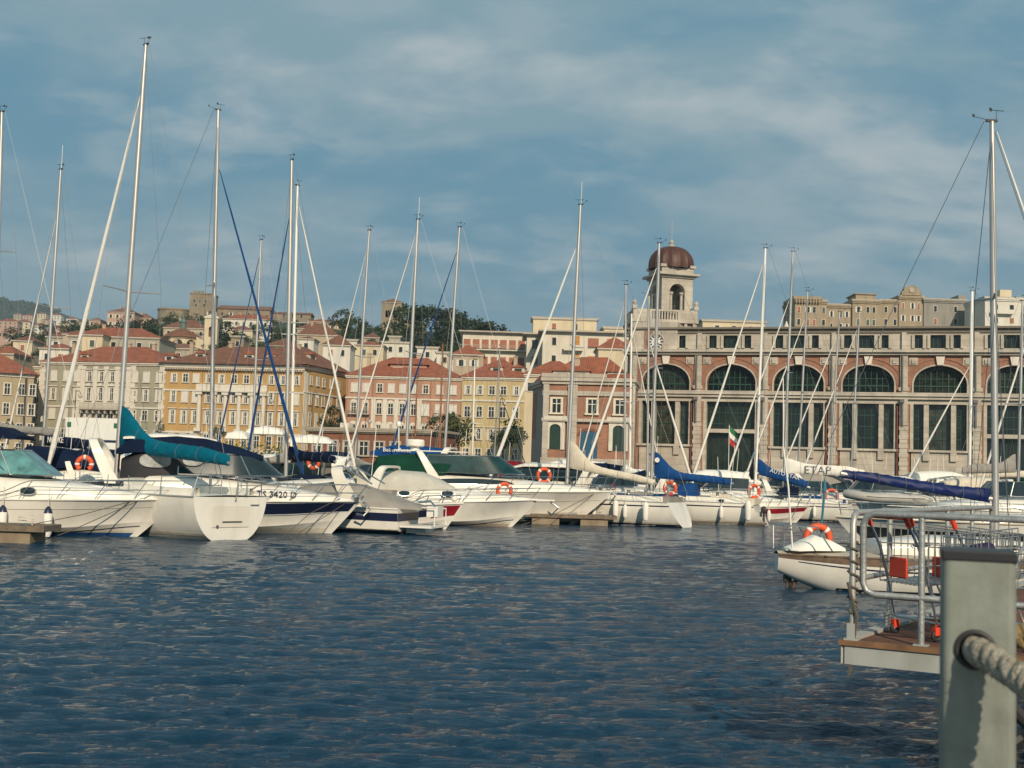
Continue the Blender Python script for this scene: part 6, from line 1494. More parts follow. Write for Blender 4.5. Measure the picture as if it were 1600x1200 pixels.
cruiser(110, 58, 172, 8.0, 'navy', 'navy-hooded motorboat with a lettered dark boom bag behind the left cruiser', 1.25, top=3.0)
cruiser(30, 66, 175, 8.5, 'grey', 'motorboat with grey top behind the left cruiser windscreen', 1.2)
cruiser(225, 60, 170, 8.0, 'blue', 'motorboat with blue top half hidden by the teal sail cover', 1.2)
cruiser(300, 68, 8, 9.0, 'navy', 'motorboat behind the navy canopy of the lettered cruiser', 1.3)
cruiser(505, 56, 165, 8.4, None, 'low white open boat with radar arch behind the lettered cruiser bow', 1.35, top=2.7, screen=False)
cruiser(420, 66, 172, 9.5, None, 'white hardtop boat with dark cabin glass beneath the crossed blue stays', 1.3, hard=True, arch=False, top=3.0)
e, h = cruiser(590, 64, 170, 9.0, 'blue', 'white boat with a bright blue bimini lettered in white left of the green-canopied cruiser', 1.3, top=3.75)
text_mesh('Bellerofonte', .30, 'canopy_lettering', cloth_white(), e, (3.9, 1.24, 3.36), (R(82), 0, R(180)), ext=.012)
cruiser(520, 70, 12, 8.5, 'white', 'small white boat with white cover behind the cream arch', 1.2)
cruiser(755, 76, 172, 7.5, 'red', 'motorboat with a dark red canopy behind the green-canopied cruiser', 1.3, top=3.2)
cruiser(825, 72, 168, 9.5, None, 'cream hardtop cruiser with dark round cabin opening left of the cream sail cover', 1.5, hard=True, arch=True, top=3.0, hull_m=gel2())
cruiser(715, 82, 10, 8.0, 'navy', 'motorboat with navy top below the red boom cover', 1.2)
cruiser(900, 84, 175, 8.0, 'navy', 'motorboat with navy canopy seen above the cream sail cover boom', 1.3, top=3.3)
cruiser(955, 76, 170, 8.5, None, 'white boat with open screen behind the blue-striped sailboat cabin', 1.2, top=2.7)
cruiser(1080, 86, 172, 9.5, 'white', 'white-covered motorboat below the royal blue sail cover end', 1.3)
cruiser(1130, 80, 178, 8.5, None, 'low white launch with wide window between the two blue-covered sailboats', 1.2, arch=False, top=2.6)
cruiser(1155, 94, 5, 8.0, 'red', 'small motorboat with red top in front of the hall doorway', 1.2)
e, h = cruiser(1182, 73.5, 3, 6.6, None, 'low white speedboat with a wine red hull band and sharp bow', .95, False, 2.2, redp(), False, group='small motorboats', bmat=geld())
e, h = cruiser(1270, 84, 4, 9.6, None, 'white motorboat with navy line and dark side window behind the red-banded speedboat', 1.15, True, 2.6)
cruiser(1225, 90, 174, 9.0, None, 'white hardtop boat behind the lettered blue cover', 1.4, True, 3.0, hard=True)
cruiser(1310, 88, 8, 8.5, 'grey', 'motorboat with grey hood behind the teal pole', 1.3)
cruiser(1365, 80, 176, 10.0, None, 'white cruiser with screen below the white ETAP cover end', 1.4, top=3.0, hard=False)
cruiser(1430, 92, 5, 9.0, 'white', 'motorboat with white top under the hall fourth window group', 1.4)
cruiser(1475, 78, 174, 9.5, 'cream', 'motorboat with cream cover behind the navy boom', 1.3)
cruiser(1545, 88, 8, 9.0, None, 'white hardtop boat between the white mast and the tall near mast', 1.4, hard=True)
cruiser(1598, 66, 172, 9.5, 'green', 'motorboat with grey-green canopy at the right edge', 1.4, top=3.3)
for i, (px, d, c, lb) in enumerate([(20, 84, 'white', 'far white-topped motorboat near the left edge'), (165, 88, 'blue', 'far blue-topped motorboat below the lorry trailer'), (270, 84, 'white', 'far white-topped motorboat below the yellow hedge'), (365, 90, 'white', 'far motorboat under a long white awning before the ochre palazzo'),
    (470, 88, 'white', 'far white-covered motorboat right of the doubled masts'), (560, 92, 'navy', 'far navy-topped motorboat before the low russet building'), (640, 80, 'cream', 'far cream-topped motorboat behind the radar dome'), (800, 90, 'blue', 'far blue-topped motorboat left of the pavilion'),
    (860, 95, 'white', 'far white-topped motorboat in front of the pavilion first arched window'), (1020, 92, 'white', 'far white-topped motorboat under the clock tower'), (1400, 98, 'grey', 'far grey-topped motorboat at the hall plinth'), (1500, 96, 'white', 'far white-topped motorboat right of the fourth arch'), (1600, 84, 'blue', 'far blue-topped motorboat at the right edge')]):
    cruiser(px, d, (172, 6, 178, 12)[i % 4], 8.0+(i % 3), c, lb, 1.3, i % 2 == 0, 3.0+.3*(i % 3), group='far motorboats near the quay', rl=False)

# ------------------------------------------------------------------ right side: dark-bottomed yacht, dinghy, near sailboat
e = place('motor_yacht', 1306, 49, 13.0, 178, 'long white yacht with a black lower hull behind the near sailboat stern', 'boat', 'motor cruisers in the front row')
h = motor_hull(e, 13.0, 3.9, 1.12, 1.15, over=.10, bands=[(.0, .975, .32, .74, black())], boot=black(), rubm=mat('beige_rub', (.45, .38, .26), .6))
trunk(e, h, .25, .9, lambda t: .35*(1-t**3)+.03, .7); rail(e, h, .3, .99, .6, 9, .1)
e = place('motor_yacht', 1338, 60, 14.0, 176, 'big white yacht carrying a grey inflatable dinghy behind the handrail', 'boat', 'motorboats moored in the second row')
h = motor_hull(e, 14.0, 4.3, 1.35, 1.5, over=.10, bands=[(.0, .975, .5, .56, navy())], boot=black())
trunk(e, h, .15, .8, lambda t: .75*(1-t**3)*min(1, .5+t*6)+.03, .75); rail(e, h, .3, .99, .7, 9, .1)
windscreen(e, 6.5, 8.2, 2.1, 1.4, .7, side=2.0)
def dinghy(loc, rz, L, label, m_=None, group='inflatable dinghies'):
    e = empty('inflatable_dinghy', loc, rz, label, 'dinghy', group); mb = MB(); pts = []
    for i in range(21):
        t = i/20; a = pi*t
        x = L*(.62 if False else 0)
        if t < .38: p = (t/.38*L*.72, -.62, .25)
        elif t > .62: p = ((1-t)/.38*L*.72, .62, .25)
        else: q = (t-.38)/.24*pi; p = (L*.72+sin(q)*L*.26, -.62*cos(q), .25+.14*sin(q))
        pts.append(p)
    rs = [.12]+[.22]*19+[.12]; mb.tube(pts, rs, 12); mb.build('tube', m_ or mat('hypalon_grey', (.40, .39, .36), .6, var=.1), e, smooth=True)
    mb = MB(); mb.box(.15, L*.75, -.5, .5, .08, .14); mb.build('floor', dark(), e); mb = MB(); mb.box(.05, .12, -.55, .55, .1, .6); mb.build('transom', dark(), e)
    mb = MB(); mb.tube([(q[0], q[1]*1.34, q[2]+.02) for q in pts[1:-1]], .02, 6); mb.build('rub_strake', dark(), e); return e
p = at(1450, 792, 59.5); dinghy((p.x, 59.5, 1.58), R(178), 4.0, 'pale grey inflatable dinghy stowed upright behind the handrail top')
dinghy((xat(1190, 83), 83, 2.0), R(170), 2.6, 'small white inflatable on a deck left of the teal pole', cloth_white())
# near sailboat
e = place('sailboat', 1556, 29.6, 5.3, 1, 'near white sailboat with brown gunwale, tall bare mast and navy sail cover', 'boat', 'sailboats in the front row')
h = Hull('sail', 8.9, 2.8, .80, 1.02, .13, .42, -.03, full=.14, counter=.50)
h.mesh(36, 16).build('hull', gel(), e, smooth=True); h.deck(.08).build('deck', mat('deck_beige', (.45, .40, .32), .8, var=.15), e, smooth=True)
h.band(.0, .99, .86, .985, .012).build('wooden_gunwale', mat('weathered_wood', (.15, .10, .065), .7, var=.4, vscale=5), e)
h.band(.05, .99, .795, .815, .012).build('hull_stripe', navy(), e)
h.rub(0, .99, .025).build('toe_rail', mat('weathered_wood', (.15, .10, .065)), e)
h.band(.16, .97, .03, lambda u: max(.04, h.vz(u, .07)), .008).build('boot_stripe', black(), e)
st = [(2.2, .2, .9, 1.0), (2.3, .78, .9, 1.22), (3.6, .82, .9, 1.36), (5.2, .74, .92, 1.34), (6.6, .5, .95, 1.2), (7.2, .2, .95, 1.0)]
cr = MB().loft(st, 16, 4).build('coachroof', gel(), e, smooth=True)
for x in (3.2, 4.3, 5.4): port(cr, (x, -.80+.02*(x-3), 1.14), .42, .13, (0, -1, .1))
mast_set(e, (5.3, 0, 1.3), spar_top(e, 1550, 190, 29.6), .085, spread=((.57, .62),), bow=(8.7, 0, 1.1), stern=(0, 0, .95), furl=cloth_white(), furl_top=.975, furl_r=.055, hb=1.2)
boom_set(e, (5.2, 0, 2.27), 3.7, -.50, mat('navy_sheen_cover', (.003, .014, .085), .5, var=.2, spec=.25), .24, .16, .15, r=.06)
mb = MB()
mb.tube([(.02, -.5, .9), (.02, -.55, 1.5), (.02, .55, 1.5), (.02, .5, .9)], .018, 6); mb.tube([(.02, -.55, 1.5), (.7, -.85, 1.5), (1.05, -1.0, .95)], .018, 6); mb.tube([(.02, .55, 1.5), (.7, .85, 1.5), (1.05, 1.0, .95)], .018, 6); mb.build('stern_rail', steel(), e, smooth=True)
mb = MB(); mb.loft([(.15, .25, .9, .95), (.4, .5, .9, 1.05), (.85, .45, .92, 1.28), (1.3, .35, .92, 1.15), (1.6, .2, .92, 1.0)], 12, 2.2); mb.build('folded_cover', cloth_white(), e, smooth=True)
outboard(e, .35, .1, .02, mat('motor_grey', (.05, .05, .045), .7), .42)
mb = MB(); mb.tube([(.55, .0, .35), (.42, .0, .1), (.3, 0, -.3)], [.06, .05, .07], 6); mb.build('rudder_bracket', mat('rusty_iron', (.09, .05, .035), .8), e)
mb = MB(); mb.tube([(.25, -.45, .95), (.12, -.5, 2.4), (-.02, -.52, 3.35)], .022, 6); mb.tube([(-.02, -.52, 3.35), (-.05, -.52, 5.0)], .012, 6); mb.build('whip_antenna', whmast(), e)
mb = MB(); mb.tube([(1.15, .5, .9), (1.26, .5, 2.3)], .03, 8); mb.lathe([(.0, 0), (.05, .02), (.03, .25), (0, .4)], (1.265, .5, 2.3), 8); mb.build('boat_hook', mat('teal_pole', (.03, .16, .22), .4), e, smooth=True)
p = at(1278, 841, 29.9); lifebuoy(p, .29, .085, (0, 1, 0), 'orange lifebuoy hung on the near sailboat stern rail', rz=R(4))
p = at(1270, 838, 29.8)
for (px, py, d, lb, hs, R0) in [(593, 735, 60, 'orange lifebuoy below the blue bimini', False, .3), (788, 767, 57.6, 'orange lifebuoy on the rail of the bow-plank cruiser', False, .33), (850, 743, 63.5, 'orange lifebuoy above the big cruiser foredeck', False, .34), (490, 722, 60, 'dull orange lifebuoy right of the doubled masts', False, .3),
    (1047, 763, 63.5, 'upper orange lifebuoy on the cream-covered sailboat stern', False, .30), (1042, 783, 63.0, 'orange horseshoe float hanging below the round lifebuoy', True, .20), (1178, 768, 68.5, 'orange lifebuoy on the stern of the royal blue covered sailboat', False, .34), (1299, 775, 79, 'faded orange lifebuoy behind the teal pole', False, .40), (1162, 747, 92, 'red-orange lifebuoy in front of the hall doorway', False, .32)]:
    p = at(px, py, d); lifebuoy(p, R0, .095, (0, 1, 0), lb, hs, rz=R(random.uniform(-25, 25)))
# ------------------------------------------------------------------ floating docks
cw = mat('dock_wood', (.16, .125, .09), .9, var=.3, vscale=4, bump=.5, bscale=12)
cf = mat('dock_float', (.24, .19, .13), .85, var=.25, stain=.4)
def dock(px0, px1, d, w_, label):
    x0, x1 = xat(px0, d), xat(px1, d); e = empty('floating_dock', (x0, d, 0), 0, label, 'dock', 'floating docks'); L = x1-x0
    mb = MB()
    n_ = int(L/.16)
    for i in range(n_): mb.box(i*.16, i*.16+.145, 0, w_, .46, .50)
    mb.build('planks', cw, e)
    mb = MB(); mb.box(-.02, L+.02, -.06, -.002, .34, .52); mb.box(-.02, L+.02, w_+.002, w_+.06, .34, .52); mb.box(L+.022, L+.08, -.06, w_+.06, .34, .52); mb.build('edge_beam', cw, e)
    mb = MB()
    k = L-.1
    while k > 1.2: mb.box(k-1.6, k-.25, .05, w_-.05, -.2, .33); k -= 2.4
    mb.build('float', cf, e)
    mb = MB()
    for q in (L-.5, L-2.0): mb.tube([(q-.12, .12, .56), (q+.12, .12, .56)], .03, 6); mb.box(q-.03, q+.03, .09, .15, .5, .56)
    mb.build('cleat', steel(), e)
    mb = MB(); rg = random.Random(px0)
    mb.tube([(L-.6+.22*cos(a*.7)+rg.uniform(-.03, .03), .3+.15*sin(a*.7), .53+.01*a) for a in range(26)], .018, 5); mb.build('rope_coil', rope_m(), e); return e
dock(-160, 72, 36.2, 1.3, 'weathered wooden dock end in front of the left cruiser')
dock(820, 963, 60.2, 1.4, 'weathered wooden dock end between the big cruiser and the blue-striped sailboat')
# ------------------------------------------------------------------ quay things
e = empty('lorry_trailer', (xat(100, 122), 122, QZ), R(-3), 'long white box trailer with green corner marks parked on the quay', 'lorry'); W_ = 78*122/F+1.5
mb = MB(); mb.box(0, W_, 0, 2.5, 1.2, yz(140, 653, 122)-QZ); mb.build('box_body', mat('trailer_white', (.68, .68, .64), .4, var=.05, stain=.15), e)
mb = MB(); mb.box(.15, .55, -.03, -.001, 4.0, 4.5); mb.box(W_-1.6, W_-1.2, -.03, -.001, 4.0, 4.5); mb.build('corner_mark', mat('sign_green', (.01, .12, .06), .5), e)
mb = MB(); mb.box(0, W_, -.02, -.002, 2.55, 2.8); mb.build('side_band', navy(), e)
for x in (1.5, 2.7, W_-2.0):
    for y in (.2, 2.3): o = MB().torus((x, y, .5), .36, .15, (0, 1, 0), 18, 8).build('wheel', dark(), e, smooth=True)
for i, (px, d, c, lb) in enumerate([(30, 128, (.35, .36, .36), 'silver car parked on the quay at the far left'), (205, 126, (.30, .02, .02), 'red car parked behind the teal sail cover'), (285, 130, (.5, .5, .48), 'white car parked before the ochre palazzo left end'), (430, 127, (.03, .05, .12), 'dark blue car parked behind the crossed stays'), (690, 126, (.4, .4, .4), 'grey car parked right of the low russet building'), (740, 128, (.02, .02, .02), 'black car parked before the pale yellow palazzo'), (965, 112, (.5, .5, .47), 'white car parked at the pavilion right corner'), (1105, 111, (.28, .03, .02), 'red car parked by the hall door jamb'), (1300, 110, (.35, .35, .34), 'silver car parked at the hall plinth')]):
    e = empty('parked_car', (xat(px, d), d, QZ), R(random.uniform(-6, 6)), lb, 'car', 'cars parked on the quay')
    mb = MB(); mb.loft([(-2.05, .7, .45, .75), (-1.95, .82, .3, .9), (-1.0, .85, .25, .95), (1.0, .85, .25, .92), (1.9, .8, .3, .8), (2.05, .65, .4, .65)], 14, 5, True); mb.loft([(-1.6, .6, .8, .95), (-1.2, .68, .8, 1.35), (-.3, .7, .8, 1.45), (.5, .68, .8, 1.38), (1.15, .6, .8, .95)], 14, 4); mb.build('body', mat('car_paint_%d' % i, c, .25, .3, coat=.6), e, smooth=True)
    for s_ in (-1, 1):
        mb = MB(); mb.extr([(-1.1, s_*.70, .98), (.85, s_*.70, .98), (.4, s_*.66, 1.3), (-.9, s_*.66, 1.3)], (0, s_*.02, 0)); mb.build('side_window', glass(), e)
        for x in (-1.25, 1.3): o = MB().torus((x, s_*.8, .32), .22, .11, (0, 1, 0), 16, 8).build('wheel', dark(), e, smooth=True)
def lamp(px, d, py, lb, hoop=True):
    zt_ = yz(px, py, d)-QZ; e = empty('street_lamp', (xat(px, d), d, QZ), 0, lb, 'street lamp', 'cast iron street lamps'); iron = mat('lamp_iron', (.03, .03, .028), .6)
    mb = MB(); mb.lathe([(.18, 0), (.14, .8), (.07, 1.2), (.055, zt_-.8)], n=10); mb.tube([(0, 0, zt_-.8), (.02, 0, zt_-.2), (.3, 0, zt_), (.62, 0, zt_-.2), (.65, 0, zt_-.55)], .045, 6); mb.build('post', iron, e, smooth=True)
    MB().lathe([(.05, 0), (.26, -.12), (.30, -.3), (.2, -.5), (.02, -.55)], (.65, 0, zt_-.5), 12).build('lamp_globe', mat('globe', (.45, .44, .4), .3), e, smooth=True)
lamp(778, 168, 622, 'lamp with hooped bracket in front of the pale yellow palazzo'); lamp(484, 175, 612, 'lamp with hooped bracket at the ochre palazzo corner'); lamp(113, 175, 610, 'lamp with hooped bracket before the grey-green palazzo'); lamp(568, 172, 650, 'short lamp in front of the pink palazzo'); lamp(413, 172, 618, 'lamp standing between the portico columns and the doubled masts')
# yellow flowering hedge and white awnings on the quay
e = empty('hedge', (xat(225, 150), 150, QZ), 0, 'yellow-flowering hedge along the quay before the ochre palazzo', 'hedge')
mb = MB(); rg = random.Random(9)
for _ in range(1500):
    p = V((rg.uniform(0, 17), rg.uniform(0, 1.2), rg.uniform(.2, 3.0+.5*sin(_*.01)))); n_ = V((rg.gauss(0, .6), -1, rg.gauss(.3, .6))).normalized(); e1 = n_.orthogonal().normalized(); e2 = n_.cross(e1); s_ = rg.uniform(.1, .22); mb.cur = int(rg.random() < .4)
    mb.poly([p-e1*s_, p-e2*s_*.8, p+e1*s_, p+e2*s_*.8])
mb.build('leaves', [leaf_m, mat('yellow_blossom', (.45, .30, .05), .8)], e)
for px0, px1, d, py, lb in ((385, 445, 112, 661, 'white marquee roof on the quay behind the doubled masts'), (450, 520, 108, 674, 'lower white awning on the quay left of the russet building'), (355, 390, 108, 668, 'small white pointed awning before the ochre portico')):
    x0, x1 = xat(px0, d), xat(px1, d); zt_ = yz(px0, py, d)-QZ; e = empty('marquee', (x0, d, QZ), 0, lb, 'marquee', 'white marquees on the quay'); W_ = x1-x0
    mb = MB(); mb.loft([(0, 1.6, zt_-1.0, zt_-.9), (W_*.1, 1.7, zt_-1.0, zt_-.45), (W_*.5, 1.7, zt_-1.0, zt_-.2), (W_*.85, 1.7, zt_-1.0, zt_-.4), (W_, 1.6, zt_-1.0, zt_-.85)], 12, 3); mb.build('canopy', cloth_white(), e, smooth=True)
    for x in (.1, W_-.1):
        for y in (-1.5, 1.5): MB().cyl((x, y, 0), (x, y, zt_-1.0), .04, 8).build('leg', steel(), e)

# small Italian flag standing by the hall door
e = empty('flagpole', (xat(1138, 96.5), 96.5, 1.3), 0, 'Italian flag on a thin staff in front of the hall doorway beam', 'flag'); z0_, z1_ = yz(1138, 712, 96.5)-1.3, yz(1138, 664, 96.5)-1.3
MB().cyl((0, 0, 0), (0, 0, z1_), .025, 6).build('staff', whmast(), e)
for k, (m_, nm) in enumerate(((mat('flag_green', (.02, .16, .06), .8), 'green_band'), (cloth_white(), 'white_band'), (mat('flag_red', (.5, .03, .03), .8), 'red_band'))):
    mb = MB(); rows = []
    for i in range(7): t = i/6; rows.append([(.02+t*.62+.06*q, .05*sin(t*6+q), z1_-.05-(k+q)*.48-t*.55) for q in (0, .5, 1)])
    rows2 = [[(p[0], p[1]+.01, p[2]) for p in r_] for r_ in rows]; mb.grid(rows); mb.grid(rows2); mb.build(nm, m_, e, smooth=True)

# ------------------------------------------------------------------ steel gangway platform with railing
DZ = 1.225; C0 = at_z(1321, 1000, DZ); ug = R(-29); vg = R(57)
pl = empty('landing_stage', (C0.x, C0.y, DZ), ug, 'steel landing stage with rusty plank deck above the water, lower right', 'landing stage')
U = V((1, 0, 0)); Vd = V((cos(vg-ug), sin(vg-ug), 0)); LU, LV = 4.2, 9.0
rust = mat('rusty_planks', (.13, .055, .03), .85, var=.45, vscale=2.2, bump=.6, bscale=14, stain=.4)
mb = MB(); n_ = int(LV/.145)
for i in range(n_):
    a = Vd*(i*.145+.0); b_ = Vd*(i*.145+.135)
    P_ = [a, a+U*LU, b_+U*LU, b_]; mb.extr([p+V((0, 0, -.035)) for p in P_], (0, 0, .035))
mb.build('deck_planks', rust, pl)
mb = MB(); fm = mat('concrete_fascia', (.34, .36, .34), .75, var=.12, vscale=1.5, stain=.5)
nU = V((Vd.y, -Vd.x, 0)).normalized()
mb.extr([V((0, -.03, -.2)), U*LU+V((0, -.03, -.2)), U*LU+V((0, -.005, -.2)), V((0, -.005, -.2))], (0, 0, .155)); 
mb.extr([V((0, 0, -.2))+V((-.03, -.03, 0)), V((0, 0, -.2))+V((-.004, 0, 0)), Vd*LV+V((-.004, 0, -.2)), Vd*LV+V((-.03, 0, -.2))], (0, 0, .155)); mb.build('edge_beam', fm, pl)
mb = MB(); mb.extr([V((-.05, -.05, -.04)), U*LU+V((0, -.05, -.04)), U*LU+V((0, .03, -.04)), V((-.05, .03, -.04))], (0, 0, .045)); mb.build('edge_plate', mat('rust_edge', (.16, .085, .04), .8, var=.4, vscale=5), pl)
mb = MB(); mb.extr([Vd*.15+V((-.03, 0, .002)), Vd*LV+V((-.03, 0, .002)), Vd*LV+V((.09, 0, .002)), Vd*.15+V((.09, 0, .002))], (0, 0, .03)); mb.build('kerb_strip', mat('kerb_grey', (.36, .35, .32), .8, stain=.4), pl)
for (x, y) in ((1.0, .6), (3.4, .8), (2.5, 5.0)): MB().cyl((x, y, -3.0), (x, y, -.2), .11, 12).build('support_pile', galv(), pl)
# near railing panel along u, far railing panel along v
RT_ = 1.10; RB = .40; r_ = .030
def Pn(s, z): return U*s+V((0, .06, z))
fr = MB(); c = .10; s0 = .13
path = [Pn(4.2, RB), Pn(s0+c, RB), Pn(s0+c*.3, RB+c*.3), Pn(s0, RB+c), Pn(s0, RT_-c), Pn(s0+c*.3, RT_-c*.3), Pn(s0+c, RT_), Pn(4.2, RT_)]
fr.tube(path, r_, 10)
for s in (.62, 1.62, 2.62, 3.62): fr.tube([Pn(s, 0), Pn(s, RT_-.02)], r_*.93, 10)
fr.build('near_railing', galv(), pl, smooth=True)
def Pf(s, z): return Vd*s+V((.05, 0, z))
fr = MB(); path = [Pf(.02, .0), Pf(.02, RT_-c), Pf(.05, RT_-c*.3), Pf(.12, RT_), Pf(5.6, RT_), Pf(5.68, RT_-.03), Pf(5.7, RT_-.12), Pf(5.7, 0)]
fr.tube(path, r_*.95, 10); fr.tube([Pf(.02, .52), Pf(5.7, .52)], r_*.85, 8)
for s in (1.15, 2.3, 3.4, 4.6): fr.tube([Pf(s, 0), Pf(s, RT_)], r_*.85, 8)
fr.build('far_railing', mat('galv_warm', (.40, .40, .37), .45, .5, var=.2, vscale=9), pl, smooth=True)
for s in (.02, 1.15, 2.3, 3.4, 4.6, 5.7): fr = MB(); p = Pf(s, 0); fr.box(p.x-.06, p.x+.06, p.y-.06, p.y+.06, .003, .02); fr.box(p.x-.035, p.x+.035, p.y-.05, p.y+.05, .02, .15); fr.build('foot_plate', fm, pl)
for s in (.62, 1.62, 2.62): fr = MB(); p = Pn(s, 0); fr.box(p.x-.06, p.x+.06, p.y-.05, p.y+.05, .003, .015); fr.build('foot_plate', fm, pl)
mb = MB(); rg = random.Random(4)
for k in range(7): z = .85-.11*k; mb.tube([Pf(.02, z)+V((.04*cos(a*1.1), .04*sin(a*1.1), -.013*a)) for a in range(9)], .012, 5)
mb.tube([Pf(.02, .5)+V((-.03, -.05, 0)), Pf(.02, .2)+V((.05, -.04, 0)), Pf(.02, -.3)+V((-.02, -.03, 0))], .014, 5)
mb.build('wound_rope', mat('dark_rope', (.10, .09, .07)), pl)
# ------------------------------------------------------------------ shopping trolleys on the stage
def trolley(s, v_, rz, label):
    o_ = C0+Matrix.Rotation(ug, 3, 'Z') @ (U*s+Vd*v_); e = empty('shopping_trolley', (o_.x, o_.y, DZ+.004), rz, label, 'shopping trolley', 'shopping trolleys nested on the landing stage')
    wire = mat('trolley_wire', (.42, .43, .42), .35, .8)
    # basket: wider & higher at handle end (x=0), nose at x=.85
    def q(t, y, z): return V((t*.86, y*(.29-.06*t), .48+.08*t+z*(.52-.16*t)))
    mb = MB()
    for y in (-1, 1):
        for t in [i/12 for i in range(13)]: mb.tube([q(t, y, 0), q(t, y, 1)], .006, 4)
        for z in (0, .33, .66, 1): mb.tube([q(0, y, z), q(1, y, z)], .006 if z in (0, 1) else .006, 4)
    for y in [k/5-1 for k in range(11)]: mb.tube([q(0, y, 0), q(1, y, 0), q(1, y, 1)], .006, 4)
    for z in (0, .33, .66, 1): mb.tube([q(1, -1, z), q(1, 1, z)], .006, 4)
    for t in (.25, .5, .75): mb.tube([q(t, -1, 0), q(t, 1, 0)], .006, 4)
    mb.build('basket', wire, e)
    mb = MB()
    for y in (-.27, .27): mb.tube([(-.16, y, 1.06), (-.02, y, .80), (.10, y*1.02, .42), (.16, y*1.05, .16), (.75, y*.8, .12)], .013, 7); mb.tube([(.55, y*.85, .5), (.75, y*.8, .12)], .011, 6)
    mb.tube([(.16, -.28, .16), (.16, .28, .16)], .012, 6); mb.tube([(.75, -.22, .12), (.75, .22, .12)], .012, 6); mb.build('frame', steel(), e, smooth=True)
    mb = MB(); mb.tube([(-.16, -.27, 1.06), (-.16, .27, 1.06)], .015, 10)
    for y in (-.27, .27): mb.tube([(-.17, y, 1.075), (-.12, y, .98)], .022, 8)
    mb.build('handle', mat('trolley_red', (.70, .06, .02), .4, var=.08), e, smooth=True)
    mb = MB(); mb.box(-.035, -.015, -.12, .12, .53, .71); mb.build('seat_flap', mat('trolley_red', (.70, .06, .02)), e, bevel=.01)
    for x, y in ((.16, -.28), (.16, .28), (.75, -.21), (.75, .21)):
        mb = MB(); mb.torus((x, y, .055), .036, .018, (0, 1, 0), 14, 8); w_ = mb.build('wheel', dark(), e, smooth=True)
        mb = MB(); mb.box(x-.03, x+.03, y-.028, y+.028, .06, .13); mb.build('fork', mat('trolley_red', (.70, .06, .02)) if x < .5 else steel(), w_)
    return e
tz_ = R(20)
trolley(.34, .45, tz_, 'front shopping trolley with red seat flap and red handle by the near railing')
trolley(.62, .82, tz_+R(3), 'second shopping trolley with red handle behind the flap-fronted one')
trolley(1.45, .75, R(200), 'shopping trolley turned round so its red handle shows by the grey post cap')
mb = MB(); o_ = C0+Matrix.Rotation(ug, 3, 'Z') @ (U*.98+Vd*.60); e = empty('shopping_bag', (o_.x, o_.y, DZ+.52), tz_, 'dark purple bag slumped inside a trolley basket', 'bag')
MB().loft([(-.16, .06, .0, .22), (-.08, .1, .0, .34), (.08, .1, .0, .36), (.16, .06, .02, .25)], 12, 3, True).build('sack', mat('purple_cloth', (.035, .028, .07), .8, var=.3, bump=.5, bscale=8), e, smooth=True)
# ------------------------------------------------------------------ near pier under the viewer, grey post and thick rope
mb = MB(); mb.box(-8, 9, -6, 1.62, 1.0, 1.12); q = mb.build('pier_deck', mat('pier_concrete', (.30, .29, .26), .85, var=.15, stain=.3)); tag(q, kind='structure')
pc = at(1527, 857, 2.02); PW = .112; PTOP = at(1531, 858, 2.02).z
e = empty('railing_post', (pc.x, pc.y, 1.12), R(-17.5), 'square galvanised post with a black cap and thick rope through it, lower right', 'post')
hp = PTOP-1.138; hw = PW/2; holz = at(1517, 1015, 1.97).z-1.12; HR = .0245; hx = -.006
# front (-y) face with a hole: grid ring between circle and square
def face_hole(mb, y, flip):
    N_ = 32; sq, ci = [], []; R0 = hw
    for k in range(N_):
        a = 2*pi*k/N_; ca, sa = cos(a), sin(a); m_ = max(abs(ca), abs(sa)); bx = (hw-.012)
        sq.append((bx*ca/m_, y, holz+sa/m_*bx)); ci.append((hx+HR*ca, y, holz+HR*sa))
    mb.grid([sq, ci], close_v=True); return ci
t_ = .004; mb = MB(); bev = .012
def ringz(z, o): 
    pts = []; rr = bev-o if bev > o else .001
    for cx_, cy_, a0 in ((hw-bev, hw-bev, 0), (-hw+bev, hw-bev, 90), (-hw+bev, -hw+bev, 180), (hw-bev, -hw+bev, 270)):
        for q_ in range(5): a = R(a0+q_*22.5); pts.append((cx_+(rr)*cos(a), cy_+(rr)*sin(a), z))
    return pts
za, zb_ = holz-(hw-bev), holz+(hw-bev)
mb.grid([ringz(-.02, 0), ringz(za, 0)], close_v=True); mb.grid([ringz(zb_, 0), ringz(hp, 0)], close_v=True)
A_ = ringz(za, 0); B_ = ringz(zb_, 0); n_ = len(A_)
for k in range(n_):
    k2 = (k+1) % n_
    mid = ((A_[k][0]+A_[k2][0])/2, (A_[k][1]+A_[k2][1])/2)
    if abs(mid[0]) < .01 and mid[1] < 0: continue
    mb.poly([A_[k], A_[k2], B_[k2], B_[k]])
ci = face_hole(mb, -hw, 0); mb.grid([ci, [(p[0], -hw+.012, p[2]) for p in ci]], close_v=True)
mb.build('post_tube', mat('post_galvanised', (.205, .225, .20), .6, .2, var=.16, vscale=16, bump=.03, bscale=60, stain=.45), e)
MB().torus((hx, -hw-.001, holz), HR+.0035, .0045, (0, 1, 0), 32, 8).build('hole_grommet', dark(), e, smooth=True)
mb = MB(); cb = hw+.0015; mb.box(-cb, cb, -cb, cb, hp, hp+.018); mb.build('cap', mat('cap_black', (.012, .013, .017), .45, var=.2), e, bevel=.003)
